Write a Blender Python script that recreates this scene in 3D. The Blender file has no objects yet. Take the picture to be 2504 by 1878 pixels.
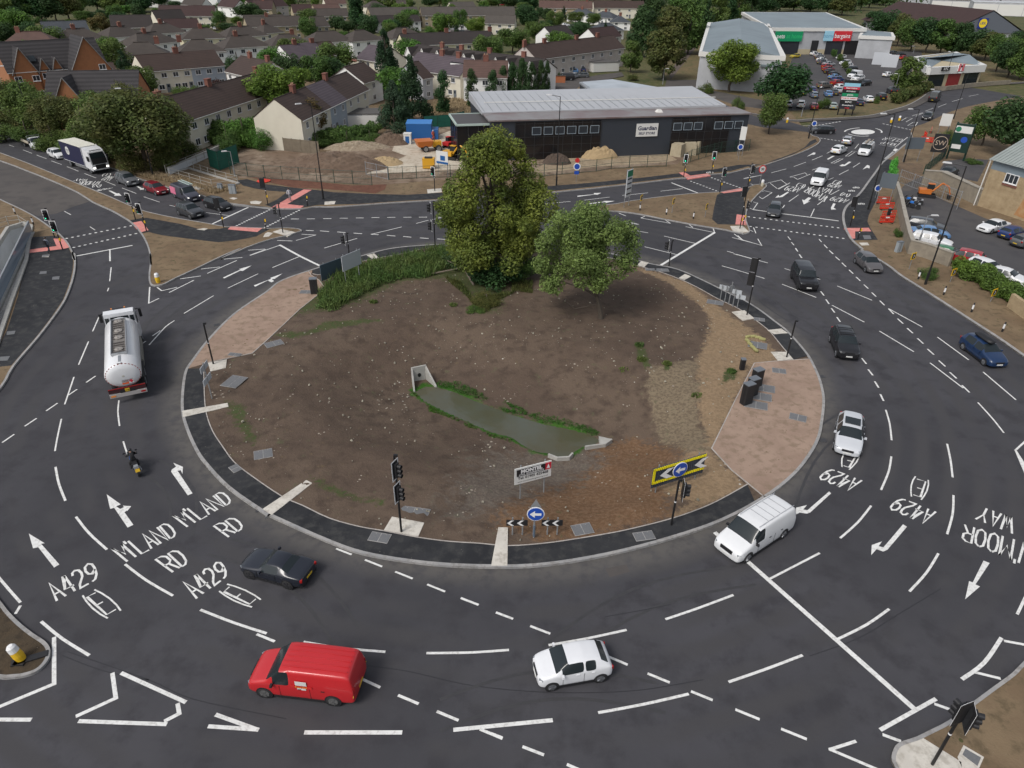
import bpy,bmesh,math,random
import numpy as np
from mathutils import Vector,Matrix
from mathutils.geometry import tessellate_polygon
random.seed(5)
R=math.radians
sc=bpy.context.scene
C=sc.collection
# camera
HC=28.6;PITCH=R(31.45);ROLL=R(0.8);F=1690.0
FW=Vector((0,math.cos(PITCH),-math.sin(PITCH)))
r0=Vector((1,0,0));u0=r0.cross(FW)
RT=math.cos(ROLL)*r0+math.sin(ROLL)*u0
UP=-math.sin(ROLL)*r0+math.cos(ROLL)*u0
cd=bpy.data.cameras.new('camera');cam=bpy.data.objects.new('camera',cd);C.objects.link(cam)
cd.sensor_width=36;cd.lens=F/2504*36;cd.clip_end=4000;cd.clip_start=0.5
mw=Matrix((RT,UP,-FW)).transposed().to_4x4();mw.translation=(0,0,HC)
cam.matrix_world=mw
sc.camera=cam
# light
SUN_EL=50;SUN_AZ=-135
w=bpy.data.worlds.new('World');sc.world=w;w.use_nodes=True
nt=w.node_tree;bg=nt.nodes['Background']
sky=nt.nodes.new('ShaderNodeTexSky');sky.sky_type='NISHITA';sky.sun_disc=False
sky.sun_elevation=R(SUN_EL);sky.sun_rotation=R(SUN_AZ);sky.air_density=1.0;sky.dust_density=3.0
hs=nt.nodes.new('ShaderNodeHueSaturation');hs.inputs['Saturation'].default_value=0.38
nt.links.new(sky.outputs[0],hs.inputs['Color']);nt.links.new(hs.outputs[0],bg.inputs[0])
bg.inputs[1].default_value=0.105
ld=bpy.data.lights.new('sun','SUN');ld.energy=1.25;ld.angle=R(20);ld.color=(1,.96,.91)
lo=bpy.data.objects.new('sun',ld);C.objects.link(lo)
sd=Vector((math.sin(R(SUN_AZ))*math.cos(R(SUN_EL)),math.cos(R(SUN_AZ))*math.cos(R(SUN_EL)),math.sin(R(SUN_EL))))
lo.rotation_euler=sd.to_track_quat('Z','Y').to_euler()
sc.view_settings.view_transform='Standard';sc.view_settings.look='None'
sc.view_settings.exposure=0.5;sc.view_settings.gamma=1.0
# survey: where each traced point stands in the place
VW=dict(v1=(0,600,3.3185),v2=(600,600,3.3185),v3=(1200,600,3.16),v4=(1800,600,3.142),v5=(0,1080,3.403),v6=(600,1080,3.403),v7=(1200,1080,3.16),v8=(1854,1080,3.403),u5=(0,250,3.16),u6=(500,250,3.16),u7=(1100,250,2.9493),u8=(1804,250,3.16),t1=(0,0,3.16),t2=(600,0,3.16),t3=(1200,0,3.16),t4=(1804,0,3.16),b1=(0,1400,3.16),b2=(550,1450,3.16),b3=(1200,1450,3.16),b4=(1854,1450,3.403),f=(0,0,1.0))
def W(v,x,y,z=0.0):
 a,b,s=VW[v];X=a+x/s;Y=b+y/s
 d=FW+(X-1252)/F*RT-(Y-939)/F*UP
 t=(z-HC)/d.z
 return Vector((d.x*t,d.y*t,z))
def WP(s,z=0.0):
 """'v1 1,2 3,4 v2 5,6' -> points"""
 out=[];v='f'
 for t in s.split():
  if ',' in t:
   a,b=t.split(',');out.append(W(v,float(a),float(b),z))
  else:v=t
 return out
 # materials
MT={}
def node(nt,t,**k):
 n=nt.nodes.new(t)
 for a,b in k.items():setattr(n,a,b)
 return n
def mat(name,col,rough=.6,metal=0.,spec=.5,noise=None,bump=None,emit=None,alpha=None,coat=0,col2=None,scale=1.,island=0.,detail=6.,coord='Object'):
 """principled; noise=(scale, amount) varies towards col2 (a darker/lighter tone of the thing itself)"""
 if name in MT:return MT[name]
 m=bpy.data.materials.new(name);m.use_nodes=True;nt=m.node_tree;L=nt.links
 p=nt.nodes['Principled BSDF']
 p.inputs['Base Color'].default_value=(*col,1);p.inputs['Roughness'].default_value=rough
 p.inputs['Metallic'].default_value=metal
 p.inputs['Specular IOR Level'].default_value=spec
 if coat:p.inputs['Coat Weight'].default_value=coat;p.inputs['Coat Roughness'].default_value=.05
 tc=node(nt,'ShaderNodeTexCoord')
 out=None
 if noise:
  n=node(nt,'ShaderNodeTexNoise');n.inputs['Scale'].default_value=noise[0];n.inputs['Detail'].default_value=detail
  n.inputs['Roughness'].default_value=.65
  L.new(tc.outputs[coord],n.inputs['Vector'])
  r=node(nt,'ShaderNodeMapRange');r.inputs[1].default_value=.5-noise[1];r.inputs[2].default_value=.5+noise[1]
  L.new(n.outputs[0],r.inputs[0])
  mx=node(nt,'ShaderNodeMix',data_type='RGBA');mx.inputs[6].default_value=(*col,1)
  c2=col2 or tuple(c*.7 for c in col);mx.inputs[7].default_value=(*c2,1)
  L.new(r.outputs[0],mx.inputs[0]);out=mx.outputs[2];L.new(out,p.inputs['Base Color'])
 if island:
  g=node(nt,'ShaderNodeNewGeometry');oi=node(nt,'ShaderNodeObjectInfo')
  h=node(nt,'ShaderNodeHueSaturation')
  r=node(nt,'ShaderNodeMapRange');r.inputs[3].default_value=1-island;r.inputs[4].default_value=1+island
  L.new(g.outputs['Random Per Island'],r.inputs[0]);L.new(r.outputs[0],h.inputs['Value'])
  r2=node(nt,'ShaderNodeMapRange');r2.inputs[3].default_value=.478;r2.inputs[4].default_value=.522
  L.new(oi.outputs['Random'],r2.inputs[0]);L.new(r2.outputs[0],h.inputs['Hue'])
  if out:L.new(out,h.inputs['Color'])
  else:h.inputs['Color'].default_value=(*col,1)
  L.new(h.outputs[0],p.inputs['Base Color'])
 if bump:
  n=node(nt,'ShaderNodeTexNoise');n.inputs['Scale'].default_value=bump[0];n.inputs['Detail'].default_value=5
  L.new(tc.outputs[coord],n.inputs['Vector'])
  b=node(nt,'ShaderNodeBump');b.inputs['Distance'].default_value=bump[1];b.inputs['Strength'].default_value=1
  L.new(n.outputs[0],b.inputs['Height']);L.new(b.outputs[0],p.inputs['Normal'])
 if emit:p.inputs['Emission Color'].default_value=(*col,1);p.inputs['Emission Strength'].default_value=emit
 MT[name]=m
 return m
 # mesh helpers
class MB:
 def __init__(s):s.v=[];s.f=[];s.m=[]
 def add(s,vs,fs,mi=0):
  o=len(s.v);s.v+=[tuple(v)for v in vs];s.f+=[tuple(i+o for i in f)for f in fs];s.m+=[mi]*len(fs);return s
 def box(s,c,d,rz=0.,mi=0,M=None,taper=1.):
  x,y,z=d[0]/2,d[1]/2,d[2]/2;vs=[]
  for k in(-1,1):
   t=taper if k>0 else 1
   for a,b in((-1,-1),(1,-1),(1,1),(-1,1)):vs.append(Vector((a*x*t,b*y*t,k*z)))
  m=Matrix.Rotation(rz,3,'Z')
  if M:m=M
  vs=[m@v+Vector(c)for v in vs]
  return s.add(vs,[(3,2,1,0),(4,5,6,7),(0,1,5,4),(1,2,6,5),(2,3,7,6),(3,0,4,7)],mi)
 def tube(s,a,b,r,n=8,r2=None,mi=0,cap=True):
  a=Vector(a);b=Vector(b);d=b-a
  if d.length<1e-6:return s
  q=d.to_track_quat('Z','Y').to_matrix();r2=r if r2 is None else r2;vs=[]
  for k,(p,rr)in enumerate(((a,r),(b,r2))):
   for i in range(n):t=2*math.pi*i/n;vs.append(p+q@Vector((rr*math.cos(t),rr*math.sin(t),0)))
  fs=[(i,(i+1)%n,n+(i+1)%n,n+i)for i in range(n)]
  if cap:fs+=[tuple(range(n-1,-1,-1)),tuple(range(n,2*n))]
  return s.add(vs,fs,mi)
 def path(s,pts,r,n=6,mi=0):
  for a,b in zip(pts,pts[1:]):s.tube(a,b,r,n,mi=mi)
  return s
 def prism(s,poly,z0,z1,mi=0,bottom=False):
  n=len(poly);tri=tessellate_polygon([[Vector((p[0],p[1],0))for p in poly]])
  vs=[(p[0],p[1],z0)for p in poly]+[(p[0],p[1],z1)for p in poly]
  A=sum(poly[i][0]*poly[(i+1)%n][1]-poly[(i+1)%n][0]*poly[i][1]for i in range(n))
  fs=[]
  for t in tri:
   a,b,c=[poly[i]for i in t]
   cr=(b[0]-a[0])*(c[1]-a[1])-(b[1]-a[1])*(c[0]-a[0])
   t=t if cr>0 else t[::-1]
   fs.append(tuple(i+n for i in t))
   if bottom:fs.append(tuple(t[::-1]))
  for i in range(n):
   j=(i+1)%n
   fs.append((i,j,j+n,i+n)if A>0 else(j,i,i+n,j+n))
  return s.add(vs,fs,mi)
 def flat(s,poly,z,mi=0,holes=()):
  P=[[Vector((p[0],p[1],0))for p in q]for q in[poly]+list(holes)]
  al=[p for q in P for p in q];tri=tessellate_polygon(P);fs=[]
  for t in tri:
   a,b,c=[al[i]for i in t]
   cr=(b[0]-a[0])*(c[1]-a[1])-(b[1]-a[1])*(c[0]-a[0])
   if abs(cr)<1e-9:continue
   fs.append(tuple(t)if cr>0 else tuple(t[::-1]))
  return s.add([(p.x,p.y,z)for p in al],fs,mi)
 def ribbon(s,pts,w,z=None,mi=0,side=0.,h=0.):
  """strip of width w along pts (side: -1 left .. 1 right shift); h>0 gives it a thickness"""
  n=len(pts);L=[];Rr=[]
  for i in range(n):
   a=Vector(pts[max(i-1,0)]);b=Vector(pts[min(i+1,n-1)]);d=(b-a);d.z=0
   if d.length<1e-6:d=Vector((1,0,0))
   d.normalize();nn=Vector((-d.y,d.x,0));p=Vector(pts[i])
   k=1.
   if 0<i<n-1:
    d1=(Vector(pts[i])-a);d1.z=0;d1.normalize();k=1/max(.6,abs(d1.dot(d)))
   zz=p.z if z is None else z
   l=p+nn*w*k*(.5-side/2);r=p-nn*w*k*(.5+side/2);l.z=r.z=zz
   L.append(l);Rr.append(r)
  vs=L+Rr
  fs=[(n+i,n+i+1,i+1,i)for i in range(n-1)]
  s.add(vs,fs,mi)
  if h:
   vs=L+Rr+[v-Vector((0,0,h))for v in L+Rr]
   fs=[(i,i+1,2*n+i+1,2*n+i)for i in range(n-1)]+[(n+i+1,n+i,3*n+i,3*n+i+1)for i in range(n-1)]
   fs+=[(0,2*n,3*n,n),(n-1,2*n-1,4*n-1,3*n-1)]
   s.add(vs,fs,mi)
  return s
 def lathe(s,prof,n=16,c=(0,0,0),mi=0,M=None):
  vs=[];c=Vector(c)
  for r,z in prof:
   for i in range(n):
    t=2*math.pi*i/n;v=Vector((r*math.cos(t),r*math.sin(t),z))
    if M:v=M@v
    vs.append(v+c)
  fs=[]
  for k in range(len(prof)-1):
   for i in range(n):j=(i+1)%n;fs.append((k*n+i,k*n+j,(k+1)*n+j,(k+1)*n+i))
  fs.append(tuple(range((len(prof)-1)*n,len(prof)*n)));fs.append(tuple(range(n-1,-1,-1)))
  return s.add(vs,fs,mi)
 def xf(s,M):
  s.v=[tuple(M@Vector(v))for v in s.v];return s
 def mesh(s,name,mats,smooth=False):
  me=bpy.data.meshes.new(name);me.from_pydata(s.v,[],s.f);me.validate()
  for m in(mats if isinstance(mats,(list,tuple))else[mats]):me.materials.append(m)
  if len(me.polygons)==len(s.m)and any(s.m):me.polygons.foreach_set('material_index',s.m)
  if smooth:me.polygons.foreach_set('use_smooth',[True]*len(me.polygons))
  me.update();return me
 def obj(s,name,mats,parent=None,smooth=False):
  return link(name,s.mesh(name,mats,smooth),parent)
def link(name,me,parent=None):
 o=bpy.data.objects.new(name,me);C.objects.link(o)
 if parent:o.parent=parent;KIDS.setdefault(parent.name,[]).append(o)
 return o
def thing(name,label,cat,loc=(0,0,0),rz=0.,group=None):
 o=bpy.data.objects.new(name,None);C.objects.link(o);o.location=loc;o.rotation_euler=(0,0,rz)
 o.empty_display_size=.3
 return tag(o,label,cat,group)
def tag(o,label,cat,group=None,kind=None):
 if label:o['label']=label
 if cat:o['category']=cat
 if group:o['group']=group
 if kind:o['kind']=kind
 return o
def struct(o):o['kind']='structure';return o
KIDS={}
def kids(o):return KIDS.get(o.name,[])
def dup(root,loc=None,rz=None,label=None,group=None,scale=None,mats=None):
 """copy of a thing with copies of its parts and sub-parts; mats: {part name: material} for its own paint"""
 def one(o,par):
  c=o.copy();C.objects.link(c)
  if par:c.parent=par;KIDS.setdefault(par.name,[]).append(c)
  k=o.name.split('.')[0]
  if mats and o.type=='MESH' and k in mats:
   c.material_slots[0].link='OBJECT';c.material_slots[0].material=mats[k]
  return c
 r=one(root,None)
 if loc is not None:r.location=loc
 if rz is not None:r.rotation_euler=(0,0,rz)
 if label:r['label']=label
 if group:r['group']=group
 if scale is not None:r.scale=(scale,)*3 if isinstance(scale,(int,float))else scale
 for ch in kids(root):
  c=one(ch,r)
  for g in kids(ch):one(g,c)
 return r
def text_mesh(txt,size,align='CENTER',font_scale_x=1.,depth=0.,bold=0.,space=1.):
 cu=bpy.data.curves.new('lettering','FONT');cu.body=txt;cu.size=size;cu.align_x=align;cu.align_y='CENTER'
 cu.extrude=depth;cu.offset=bold;cu.resolution_u=2;cu.space_character=space
 o=bpy.data.objects.new('t',cu);C.objects.link(o)
 dg=bpy.context.evaluated_depsgraph_get();me=bpy.data.meshes.new_from_object(o.evaluated_get(dg))
 bpy.data.objects.remove(o);bpy.data.curves.remove(cu)
 for v in me.vertices:v.co.x*=font_scale_x
 return me
def lettering(txt,size,m,parent,loc,rot,name='lettering',**k):
 me=text_mesh(txt,size,**k);me.materials.clear();me.materials.append(m)
 o=link(name,me,parent);o.location=loc;o.rotation_euler=rot
 return o
def interp(pts,n=6,closed=False):
 """Catmull-Rom through points"""
 out=[];N=len(pts)
 rng=range(N)if closed else range(N-1)
 for i in rng:
  p1=pts[i];p2=pts[(i+1)%N]
  p0=pts[(i-1)%N]if closed or i>0 else p1
  p3=pts[(i+2)%N]if closed or i<N-2 else p2
  for k in range(n):
   t=k/n
   out.append(.5*((2*p1)+(-p0+p2)*t+(2*p0-5*p1+4*p2-p3)*t*t+(-p0+3*p1-3*p2+p3)*t**3))
 if not closed:out.append(pts[-1].copy())
 return out
 # THE GROUND, THE ROADS, THE ISLAND
def ground_mat(name,cols,scales,dots=None,rough=.9,bump=.03,attr=None,rings=False):
 """soil / turf / tarmac: three tones mixed by two noises; dots=(scale, threshold, colour) scatters little stones or stains;
    attr: [(attribute, colour, colour2)] kinds of soil laid side by side"""
 if name in MT:return MT[name]
 m=bpy.data.materials.new(name);m.use_nodes=True;nt=m.node_tree;L=nt.links;p=nt.nodes['Principled BSDF']
 p.inputs['Roughness'].default_value=rough;p.inputs['Specular IOR Level'].default_value=.25
 g=node(nt,'ShaderNodeNewGeometry')
 def noise(sc,det=6,ro=.62):
  n=node(nt,'ShaderNodeTexNoise');n.inputs['Scale'].default_value=sc;n.inputs['Detail'].default_value=det;n.inputs['Roughness'].default_value=ro
  L.new(g.outputs['Position'],n.inputs['Vector']);return n.outputs[0]
 def rng(o,a,b,c=0.,d=1.):
  r=node(nt,'ShaderNodeMapRange');r.interpolation_type='SMOOTHSTEP'
  for i,v in enumerate((a,b,c,d)):r.inputs[i+1].default_value=v
  L.new(o,r.inputs[0]);return r.outputs[0]
 def mix(f,a,b):
  x=node(nt,'ShaderNodeMix',data_type='RGBA')
  for i,v in((0,f),(6,a),(7,b)):
   if isinstance(v,tuple):x.inputs[i].default_value=(*v,1)
   elif isinstance(v,float):x.inputs[i].default_value=v
   else:L.new(v,x.inputs[i])
  return x.outputs[2]
 n1=noise(scales[0]);n2=noise(scales[1])
 c=mix(rng(n1,.38,.62),cols[0],cols[1]);c=mix(rng(n2,.45,.68),c,cols[2])
 n3=noise(scales[1]*5,4)
 if attr:
  for k,(an,ca,cb)in enumerate(attr):
   a=node(nt,'ShaderNodeAttribute');a.attribute_name=an
   mm=node(nt,'ShaderNodeMath');mm.operation='ADD'
   ns=noise(1.1 if k%2 else 2.3,7,.75)
   r=rng(ns,.28,.72,-.42,.42);L.new(a.outputs['Fac'],mm.inputs[0]);L.new(r,mm.inputs[1])
   c=mix(rng(mm.outputs[0],.22,.80),c,mix(rng(n3,.4,.62),ca,cb))
 if dots:
  for(ds,th,dc)in dots:
   v=node(nt,'ShaderNodeTexVoronoi');v.inputs['Scale'].default_value=ds;L.new(g.outputs['Position'],v.inputs['Vector'])
   n=noise(ds*.15,3)
   t=node(nt,'ShaderNodeMath');t.operation='SUBTRACT';t.inputs[1].default_value=.1
   q=node(nt,'ShaderNodeMath');q.operation='MULTIPLY';L.new(rng(n,.5,.75,0,th),q.inputs[0]);q.inputs[1].default_value=1.
   ls=node(nt,'ShaderNodeMath');ls.operation='LESS_THAN';L.new(v.outputs['Distance'],ls.inputs[0]);L.new(q.outputs[0],ls.inputs[1])
   c=mix(ls.outputs[0],c,dc)
 if rings:
  d_=node(nt,'ShaderNodeVectorMath',operation='DISTANCE');d_.inputs[1].default_value=rings[0];L.new(g.outputs['Position'],d_.inputs[0])
  sn=node(nt,'ShaderNodeMath',operation='SINE');ml=node(nt,'ShaderNodeMath',operation='MULTIPLY_ADD');ml.inputs[1].default_value=3.5;ml.inputs[2].default_value=0.;L.new(d_.outputs['Value'],ml.inputs[0]);L.new(ml.outputs[0],sn.inputs[0])
  ns=noise(.12,3);ms=node(nt,'ShaderNodeMath',operation='MULTIPLY');L.new(rng(sn.outputs[0],-1,1),ms.inputs[0]);L.new(rng(ns,.4,.6),ms.inputs[1])
  c=mix(ms.outputs[0],c,(.054,.0525,.056))
  md_=node(nt,'ShaderNodeMath',operation='MULTIPLY');L.new(rng(d_.outputs['Value'],rings[1]+.1,rings[1]+1.9,1.,0.),md_.inputs[0]);L.new(rng(noise(1.3,5),.3,.6,.35,1.),md_.inputs[1]);c=mix(md_.outputs[0],c,(.098,.092,.086))
  v=node(nt,'ShaderNodeTexNoise');v.inputs['Scale'].default_value=45;v.inputs['Detail'].default_value=2;L.new(g.outputs['Position'],v.inputs['Vector']);c=mix(rng(v.outputs[0],.62,.72,0.,.5),c,(.11,.11,.11))
 L.new(c,p.inputs['Base Color'])
 if bump:
  b=node(nt,'ShaderNodeBump');b.inputs['Distance'].default_value=bump;L.new(n3,b.inputs['Height']);L.new(b.outputs[0],p.inputs['Normal'])
 MT[name]=m;return m
M_ASPH=ground_mat('asphalt',[(.045,.0445,.050),(.062,.061,.068),(.039,.038,.043)],(.045,.5),rings=((-.8,53.3,0.),26.1),dots=[(14,.13,(.10,.10,.10))],rough=.82,bump=.004)
M_OLD=ground_mat('worn asphalt',[(.082,.074,.070),(.097,.088,.082),(.068,.063,.061)],(.07,.4),dots=[(12,.12,(.12,.11,.11))],rough=.88,bump=.004)
M_PATH=ground_mat('fresh tarmac',[(.020,.021,.024),(.030,.031,.034),(.046,.046,.046)],(.3,1.6),dots=[(5,.28,(.10,.095,.085)),(16,.2,(.07,.07,.07))],rough=.8,bump=.006)
M_CAR=ground_mat('car park asphalt',[(.067,.065,.068),(.078,.074,.074),(.058,.056,.06)],(.05,.35),rough=.88,bump=.004)
M_VERGE=ground_mat('dry seeded verge',[(.155,.108,.066),(.20,.145,.088),(.115,.085,.050)],(.35,1.4),dots=[(1.9,.34,(.075,.075,.03)),(7,.25,(.27,.22,.15))],bump=.03)
M_GRASS=ground_mat('rough grass',[(.045,.062,.018),(.085,.085,.032),(.13,.105,.055)],(.06,.7),bump=.05)
M_CONC=ground_mat('pale concrete',[(.50,.47,.42),(.58,.55,.49),(.40,.37,.32)],(.8,3.),rough=.85,bump=.004)
M_KERB=ground_mat('kerb concrete',[(.27,.27,.27),(.33,.32,.31),(.22,.21,.20)],(.6,3.),rough=.85,bump=.003)
M_SLAB=ground_mat('buff paving',[(.27,.19,.145),(.325,.235,.18),(.22,.16,.115)],(.25,1.6),dots=[(1.6,.36,(.16,.115,.07)),(4.5,.34,(.17,.125,.08))],rough=.9,bump=.01)
M_PINK=ground_mat('pink tactile paving',[(.58,.215,.19),(.64,.26,.23),(.50,.19,.165)],(.8,4.),rough=.85,bump=.004)
M_PAINT=ground_mat('road paint',[(.66,.66,.64),(.72,.72,.70),(.50,.49,.47)],(.9,5.),rough=.7,bump=.002)
M_COVER=mat('steel cover',(.115,.12,.13),rough=.55,noise=(9,.2),col2=(.16,.16,.16))
M_SITE=ground_mat('construction soil',[(.17,.12,.085),(.27,.21,.155),(.11,.075,.05)],(.12,.6),dots=[(3,.3,(.40,.36,.30))],bump=.08)
M_PALE=ground_mat('crushed stone',[(.46,.40,.32),(.53,.48,.39),(.36,.30,.23)],(.2,1.2),bump=.04)
M_RED=ground_mat('red brown soil',[(.125,.055,.036),(.15,.07,.045),(.10,.045,.03)],(.4,2.),bump=.03)
M_SOIL=ground_mat('island soil',[(.088,.062,.046),(.112,.081,.059),(.068,.048,.036)],(.12,.9),attr=[('sandy',(.255,.18,.11),(.20,.14,.085)),('straw',(.19,.15,.10),(.125,.095,.064)),('orange',(.125,.070,.037),(.165,.10,.058)),('grey',(.105,.085,.07),(.14,.115,.092)),('green',(.05,.07,.022),(.07,.065,.03)),('wetgreen',(.022,.085,.006),(.045,.10,.015))],dots=[(2.6,.26,(.30,.26,.21)),(7.,.27,(.21,.17,.135)),(1.2,.14,(.44,.41,.36))],bump=.06)
# island outline and bowl
KERB=WP("f 883,628 787,654 690,687 650,716 572.6,768.8 512,829 470,883 452,913 444.5,961.7 444,1010 455,1052 476,1100 499.6,1136 558,1197.6 ""650,1262 664.6,1268 776,1318 864.5,1352 952.6,1371 1070,1385.6 1199.5,1391 1326.6,1387 1484.8,1361.6 1643,1320.5 1769.6,1276 1874,1219 ""1942,1165 1980,1118 2001,1080 2010,1045.6 2016.4,982 2007,934 1991,896 1972,864 1927,813 1895.5,788 1857,759 1816,733.7 1785.4,720 1722,688.6 ""1655.7,660 1586,646 1526,629 1430,611 1330,600 1200,594 1063,600 959,609")
KERB=interp(KERB,4,True)
P2=lambda ps:[(p.x,p.y)for p in ps]
def sdist(P,poly):
 """signed distance (negative inside) of Nx2 points to a polygon"""
 q=np.array(poly)[:,:2];P=np.asarray(P,float)
 d=np.full(len(P),1e9);ins=np.zeros(len(P),bool);n=len(q)
 for i in range(n):
  a=q[i];b=q[(i+1)%n];e=b-a;w_=P-a
  t=np.clip((w_@e)/max(e@e,1e-9),0,1);d=np.minimum(d,np.hypot(*(w_-t[:,None]*e).T))
  c=(a[1]>P[:,1])!=(b[1]>P[:,1])
  with np.errstate(divide='ignore',invalid='ignore'):xi=(b[0]-a[0])*(P[:,1]-a[1])/(b[1]-a[1])+a[0]
  ins^=c&(P[:,0]<xi)
 return np.where(ins,-d,d)
ZP=-1.9
POND=WP("f 1014,957 1040,945 1070,946.6 1112,958.6 1160.6,979.7 1202.8,996 1253.8,1014.5 1326.6,1036.7 1390,1049 1437,1062 1462.6,1074.7 1472,1084 1431,1092 1402.5,1108.5 1393,1117 1364.5,1119 1339,1110 1307.6,1103.7 1276,1088 1250,1070 1202.8,1058 1142.5,1031 1082,1004 1037,980",ZP)
INNER=WP("f 509,904 501,974 506,1016 521,1058 545,1095 573,1133 617,1168 691,1218 805.7,1271 939.4,1302 1099.5,1328 1241,1338.5 1405.7,1322 1564,1292 1690.5,1255.6 1826.6,1188 1739.6,1099 1795,986 1844,891 1938,882 1905,842 1842,782 1754,733 1659,684 1557.6,652 1430,625 1200,607 1064,606 925,633 787,674 777.8,723.6 732,760 660,829 619,866")
RIM=P2(INNER);PONDP=P2(POND)
def sm(x):x=np.clip(x,0,1);return x*x*(3-2*x)
def Hf(P):
 P=np.atleast_2d(P);d=sdist(P,PONDP);e=-sdist(P,RIM)
 s=(1-sm(d/10.5))*sm(e/3.2+.0)
 h=.11+(ZP+.02-.11)*s
 h=np.where(d<0,ZP+.02-.5*sm(-d/.7),h)
 return h
def onto(v,x,y):
 z=0.
 for _ in range(14):p=W(v,x,y,z);z=.5*z+.5*float(Hf((p.x,p.y))[0])
 return W(v,x,y,z)
def OP(s):
 out=[];v='f'
 for t in s.split():
  if ',' in t:a,b=t.split(',');out.append(onto(v,float(a),float(b)))
  else:v=t
 return out
 # holes of the two underpass ramps
RAMP_L=WP("f -70,1000 -70,700 20,560 58,548 78,556 66,640 30,740 -10,860")
RAMP_R=WP("f 462,414 585,452 556,460 490,466 405,430")
# base ground to the horizon
mb=MB()
mb.flat([(-1500,-400),(1500,-400),(1500,2200),(-1500,2200)],-.03,holes=[P2(KERB),P2(RAMP_L),P2(RAMP_R)])
struct(mb.obj('ground',M_GRASS))
mb=MB()
mb.flat([(-130,-60),(150,-60),(150,150),(125,215),(100,215),(60,150),(-60,118),(-78,122),(-104,146),(-175,200),(-180,60)],0.0,holes=[P2(KERB),P2(RAMP_L),P2(RAMP_R)])
struct(mb.obj('road',M_ASPH))
def slab(name,poly,m,z=.12,z0=-.05,kerb=None,smooth=0,kw=.14,km=None):
 pts=interp(poly,smooth,True)if smooth else poly
 o=struct(MB().prism(P2(pts),z0,z).obj(name,m))
 return o,pts
def kerb_line(pts,w=.15,z=.135,side=0.,m=None,n=4,h=.14,name='kerb'):
 p=interp(pts,n)if n else pts
 return struct(MB().ribbon(p,w,z,side=side,h=h).obj(name,m or M_KERB))
def overlay(name,pts,m,z=.132,t=.2):
 return struct(MB().prism(P2(pts),z-t,z).obj(name,m))
 # island: soil, path, slabs
xs=np.array(P2(KERB));x0,y0=xs.min(0)-1;x1,y1=xs.max(0)+1;st=.3
gx=np.arange(x0,x1,st);gy=np.arange(y0,y1,st);X,Y=np.meshgrid(gx,gy)
Pg=np.stack([X.ravel(),Y.ravel()],1)
inside=sdist(Pg,P2(KERB))<-.35
H=Hf(Pg)
rs=np.random.RandomState(3)
def vnoise(P,s,seed):
 r=np.random.RandomState(seed);q=P/s;i=np.floor(q).astype(int);f=q-i;f=f*f*(3-2*f);T=r.rand(256,256)
 g=lambda a,b:T[(i[:,0]+a)%256,(i[:,1]+b)%256]
 return(g(0,0)*(1-f[:,0])+g(1,0)*f[:,0])*(1-f[:,1])+(g(0,1)*(1-f[:,0])+g(1,1)*f[:,0])*f[:,1]-.5
e_=-sdist(Pg,RIM);dP=sdist(Pg,PONDP)
rough_=sm(e_/1.5)*sm((dP-.1)/1.2)
H=H+rough_*(vnoise(Pg,2.5,1)*.22+vnoise(Pg,.8,2)*.09+(rs.rand(len(Pg))-.5)*.03)
H=np.minimum(H,np.where(e_<1.0,.115,9))
idx=-np.ones(len(Pg),int);cells=[];nx=len(gx)
ins2=inside.reshape(X.shape)
for j in range(len(gy)-1):
 for i in range(nx-1):
  if ins2[j,i]or ins2[j,i+1]or ins2[j+1,i]or ins2[j+1,i+1]:
   a=j*nx+i;cells.append((a,a+1,a+nx+1,a+nx))
used=np.unique(np.array(cells));idx[used]=np.arange(len(used))
me=bpy.data.meshes.new('island_soil');me.from_pydata(np.column_stack([Pg[used],H[used]]).tolist(),[],idx[np.array(cells)].tolist())
me.materials.append(M_SOIL);me.polygons.foreach_set('use_smooth',[True]*len(me.polygons))
ZONES=dict(sandy=[(OP("v3 1030,150 1130,170 1300,215 1500,280 1650,380 1760,470 1880,560 2010,640 2130,740 2200,830 2200,900 2035,925 1880,1225 1740,1560 v7 1705,60 1850,230 1980,342 1700,480 1560,545 1430,600 1380,560 1560,470 1350,400 1250,330 1500,100 v3 1680,1500 1600,1300 1590,880 1640,790 1690,640 1690,560 1600,450 1400,310 1150,190"),.5)],straw=[(OP("v3 1215,960 1400,915 1590,880 1610,1100 1600,1300 1690,1580 v7 1500,90 1400,20 v3 1290,1500 1270,1400 1225,1200 1195,1100"),.6)],orange=[(OP("v7 20,610 100,500 350,380 600,300 850,150 760,50 1100,-30 1400,50 1480,110 1250,230 1330,400 1400,560 1150,660 650,760 400,770 250,690 60,650"),.9)],grey=[(OP("v7 0,60 420,120 760,60 860,150 600,300 350,380 60,500 -150,560 -300,500 -200,250"),2.5)],green=[(OP("v1 1840,1270 1960,1290 2000,1420 2090,1560 2050,1620 1960,1500 1880,1380"),.4),(OP("v6 520,290 680,345 900,440 1150,500 1150,535 850,465 650,390"),.25),(OP("v2 380,560 640,520 900,470 1250,290 1560,270 1750,330 1850,430 1900,540 2040,540 2120,400 2150,100 600,300"),1.2),(OP("v2 180,720 500,700 660,620 900,600 1150,600 640,690 380,760"),.4),(OP("v3 1110,750 1190,790 1230,940 1200,960 1140,880"),.2),(OP("v3 1340,900 1400,890 1380,960 1340,960"),.2),(OP("v3 1820,940 1900,980 1890,1030 1780,1080"),.3)],)
at={}
for k,L_ in ZONES.items():
 a=np.zeros(len(used))
 for poly,soft in L_:a=np.maximum(a,np.clip(.5-sdist(Pg[used],P2(poly))/(2*soft),0,1))
 at[k]=a
far=sm((Pg[used][:,1]-np.interp(Pg[used][:,0],[POND[0].x,POND[11].x],[POND[0].y-1.2,POND[11].y-1.2]))/.8)
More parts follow.
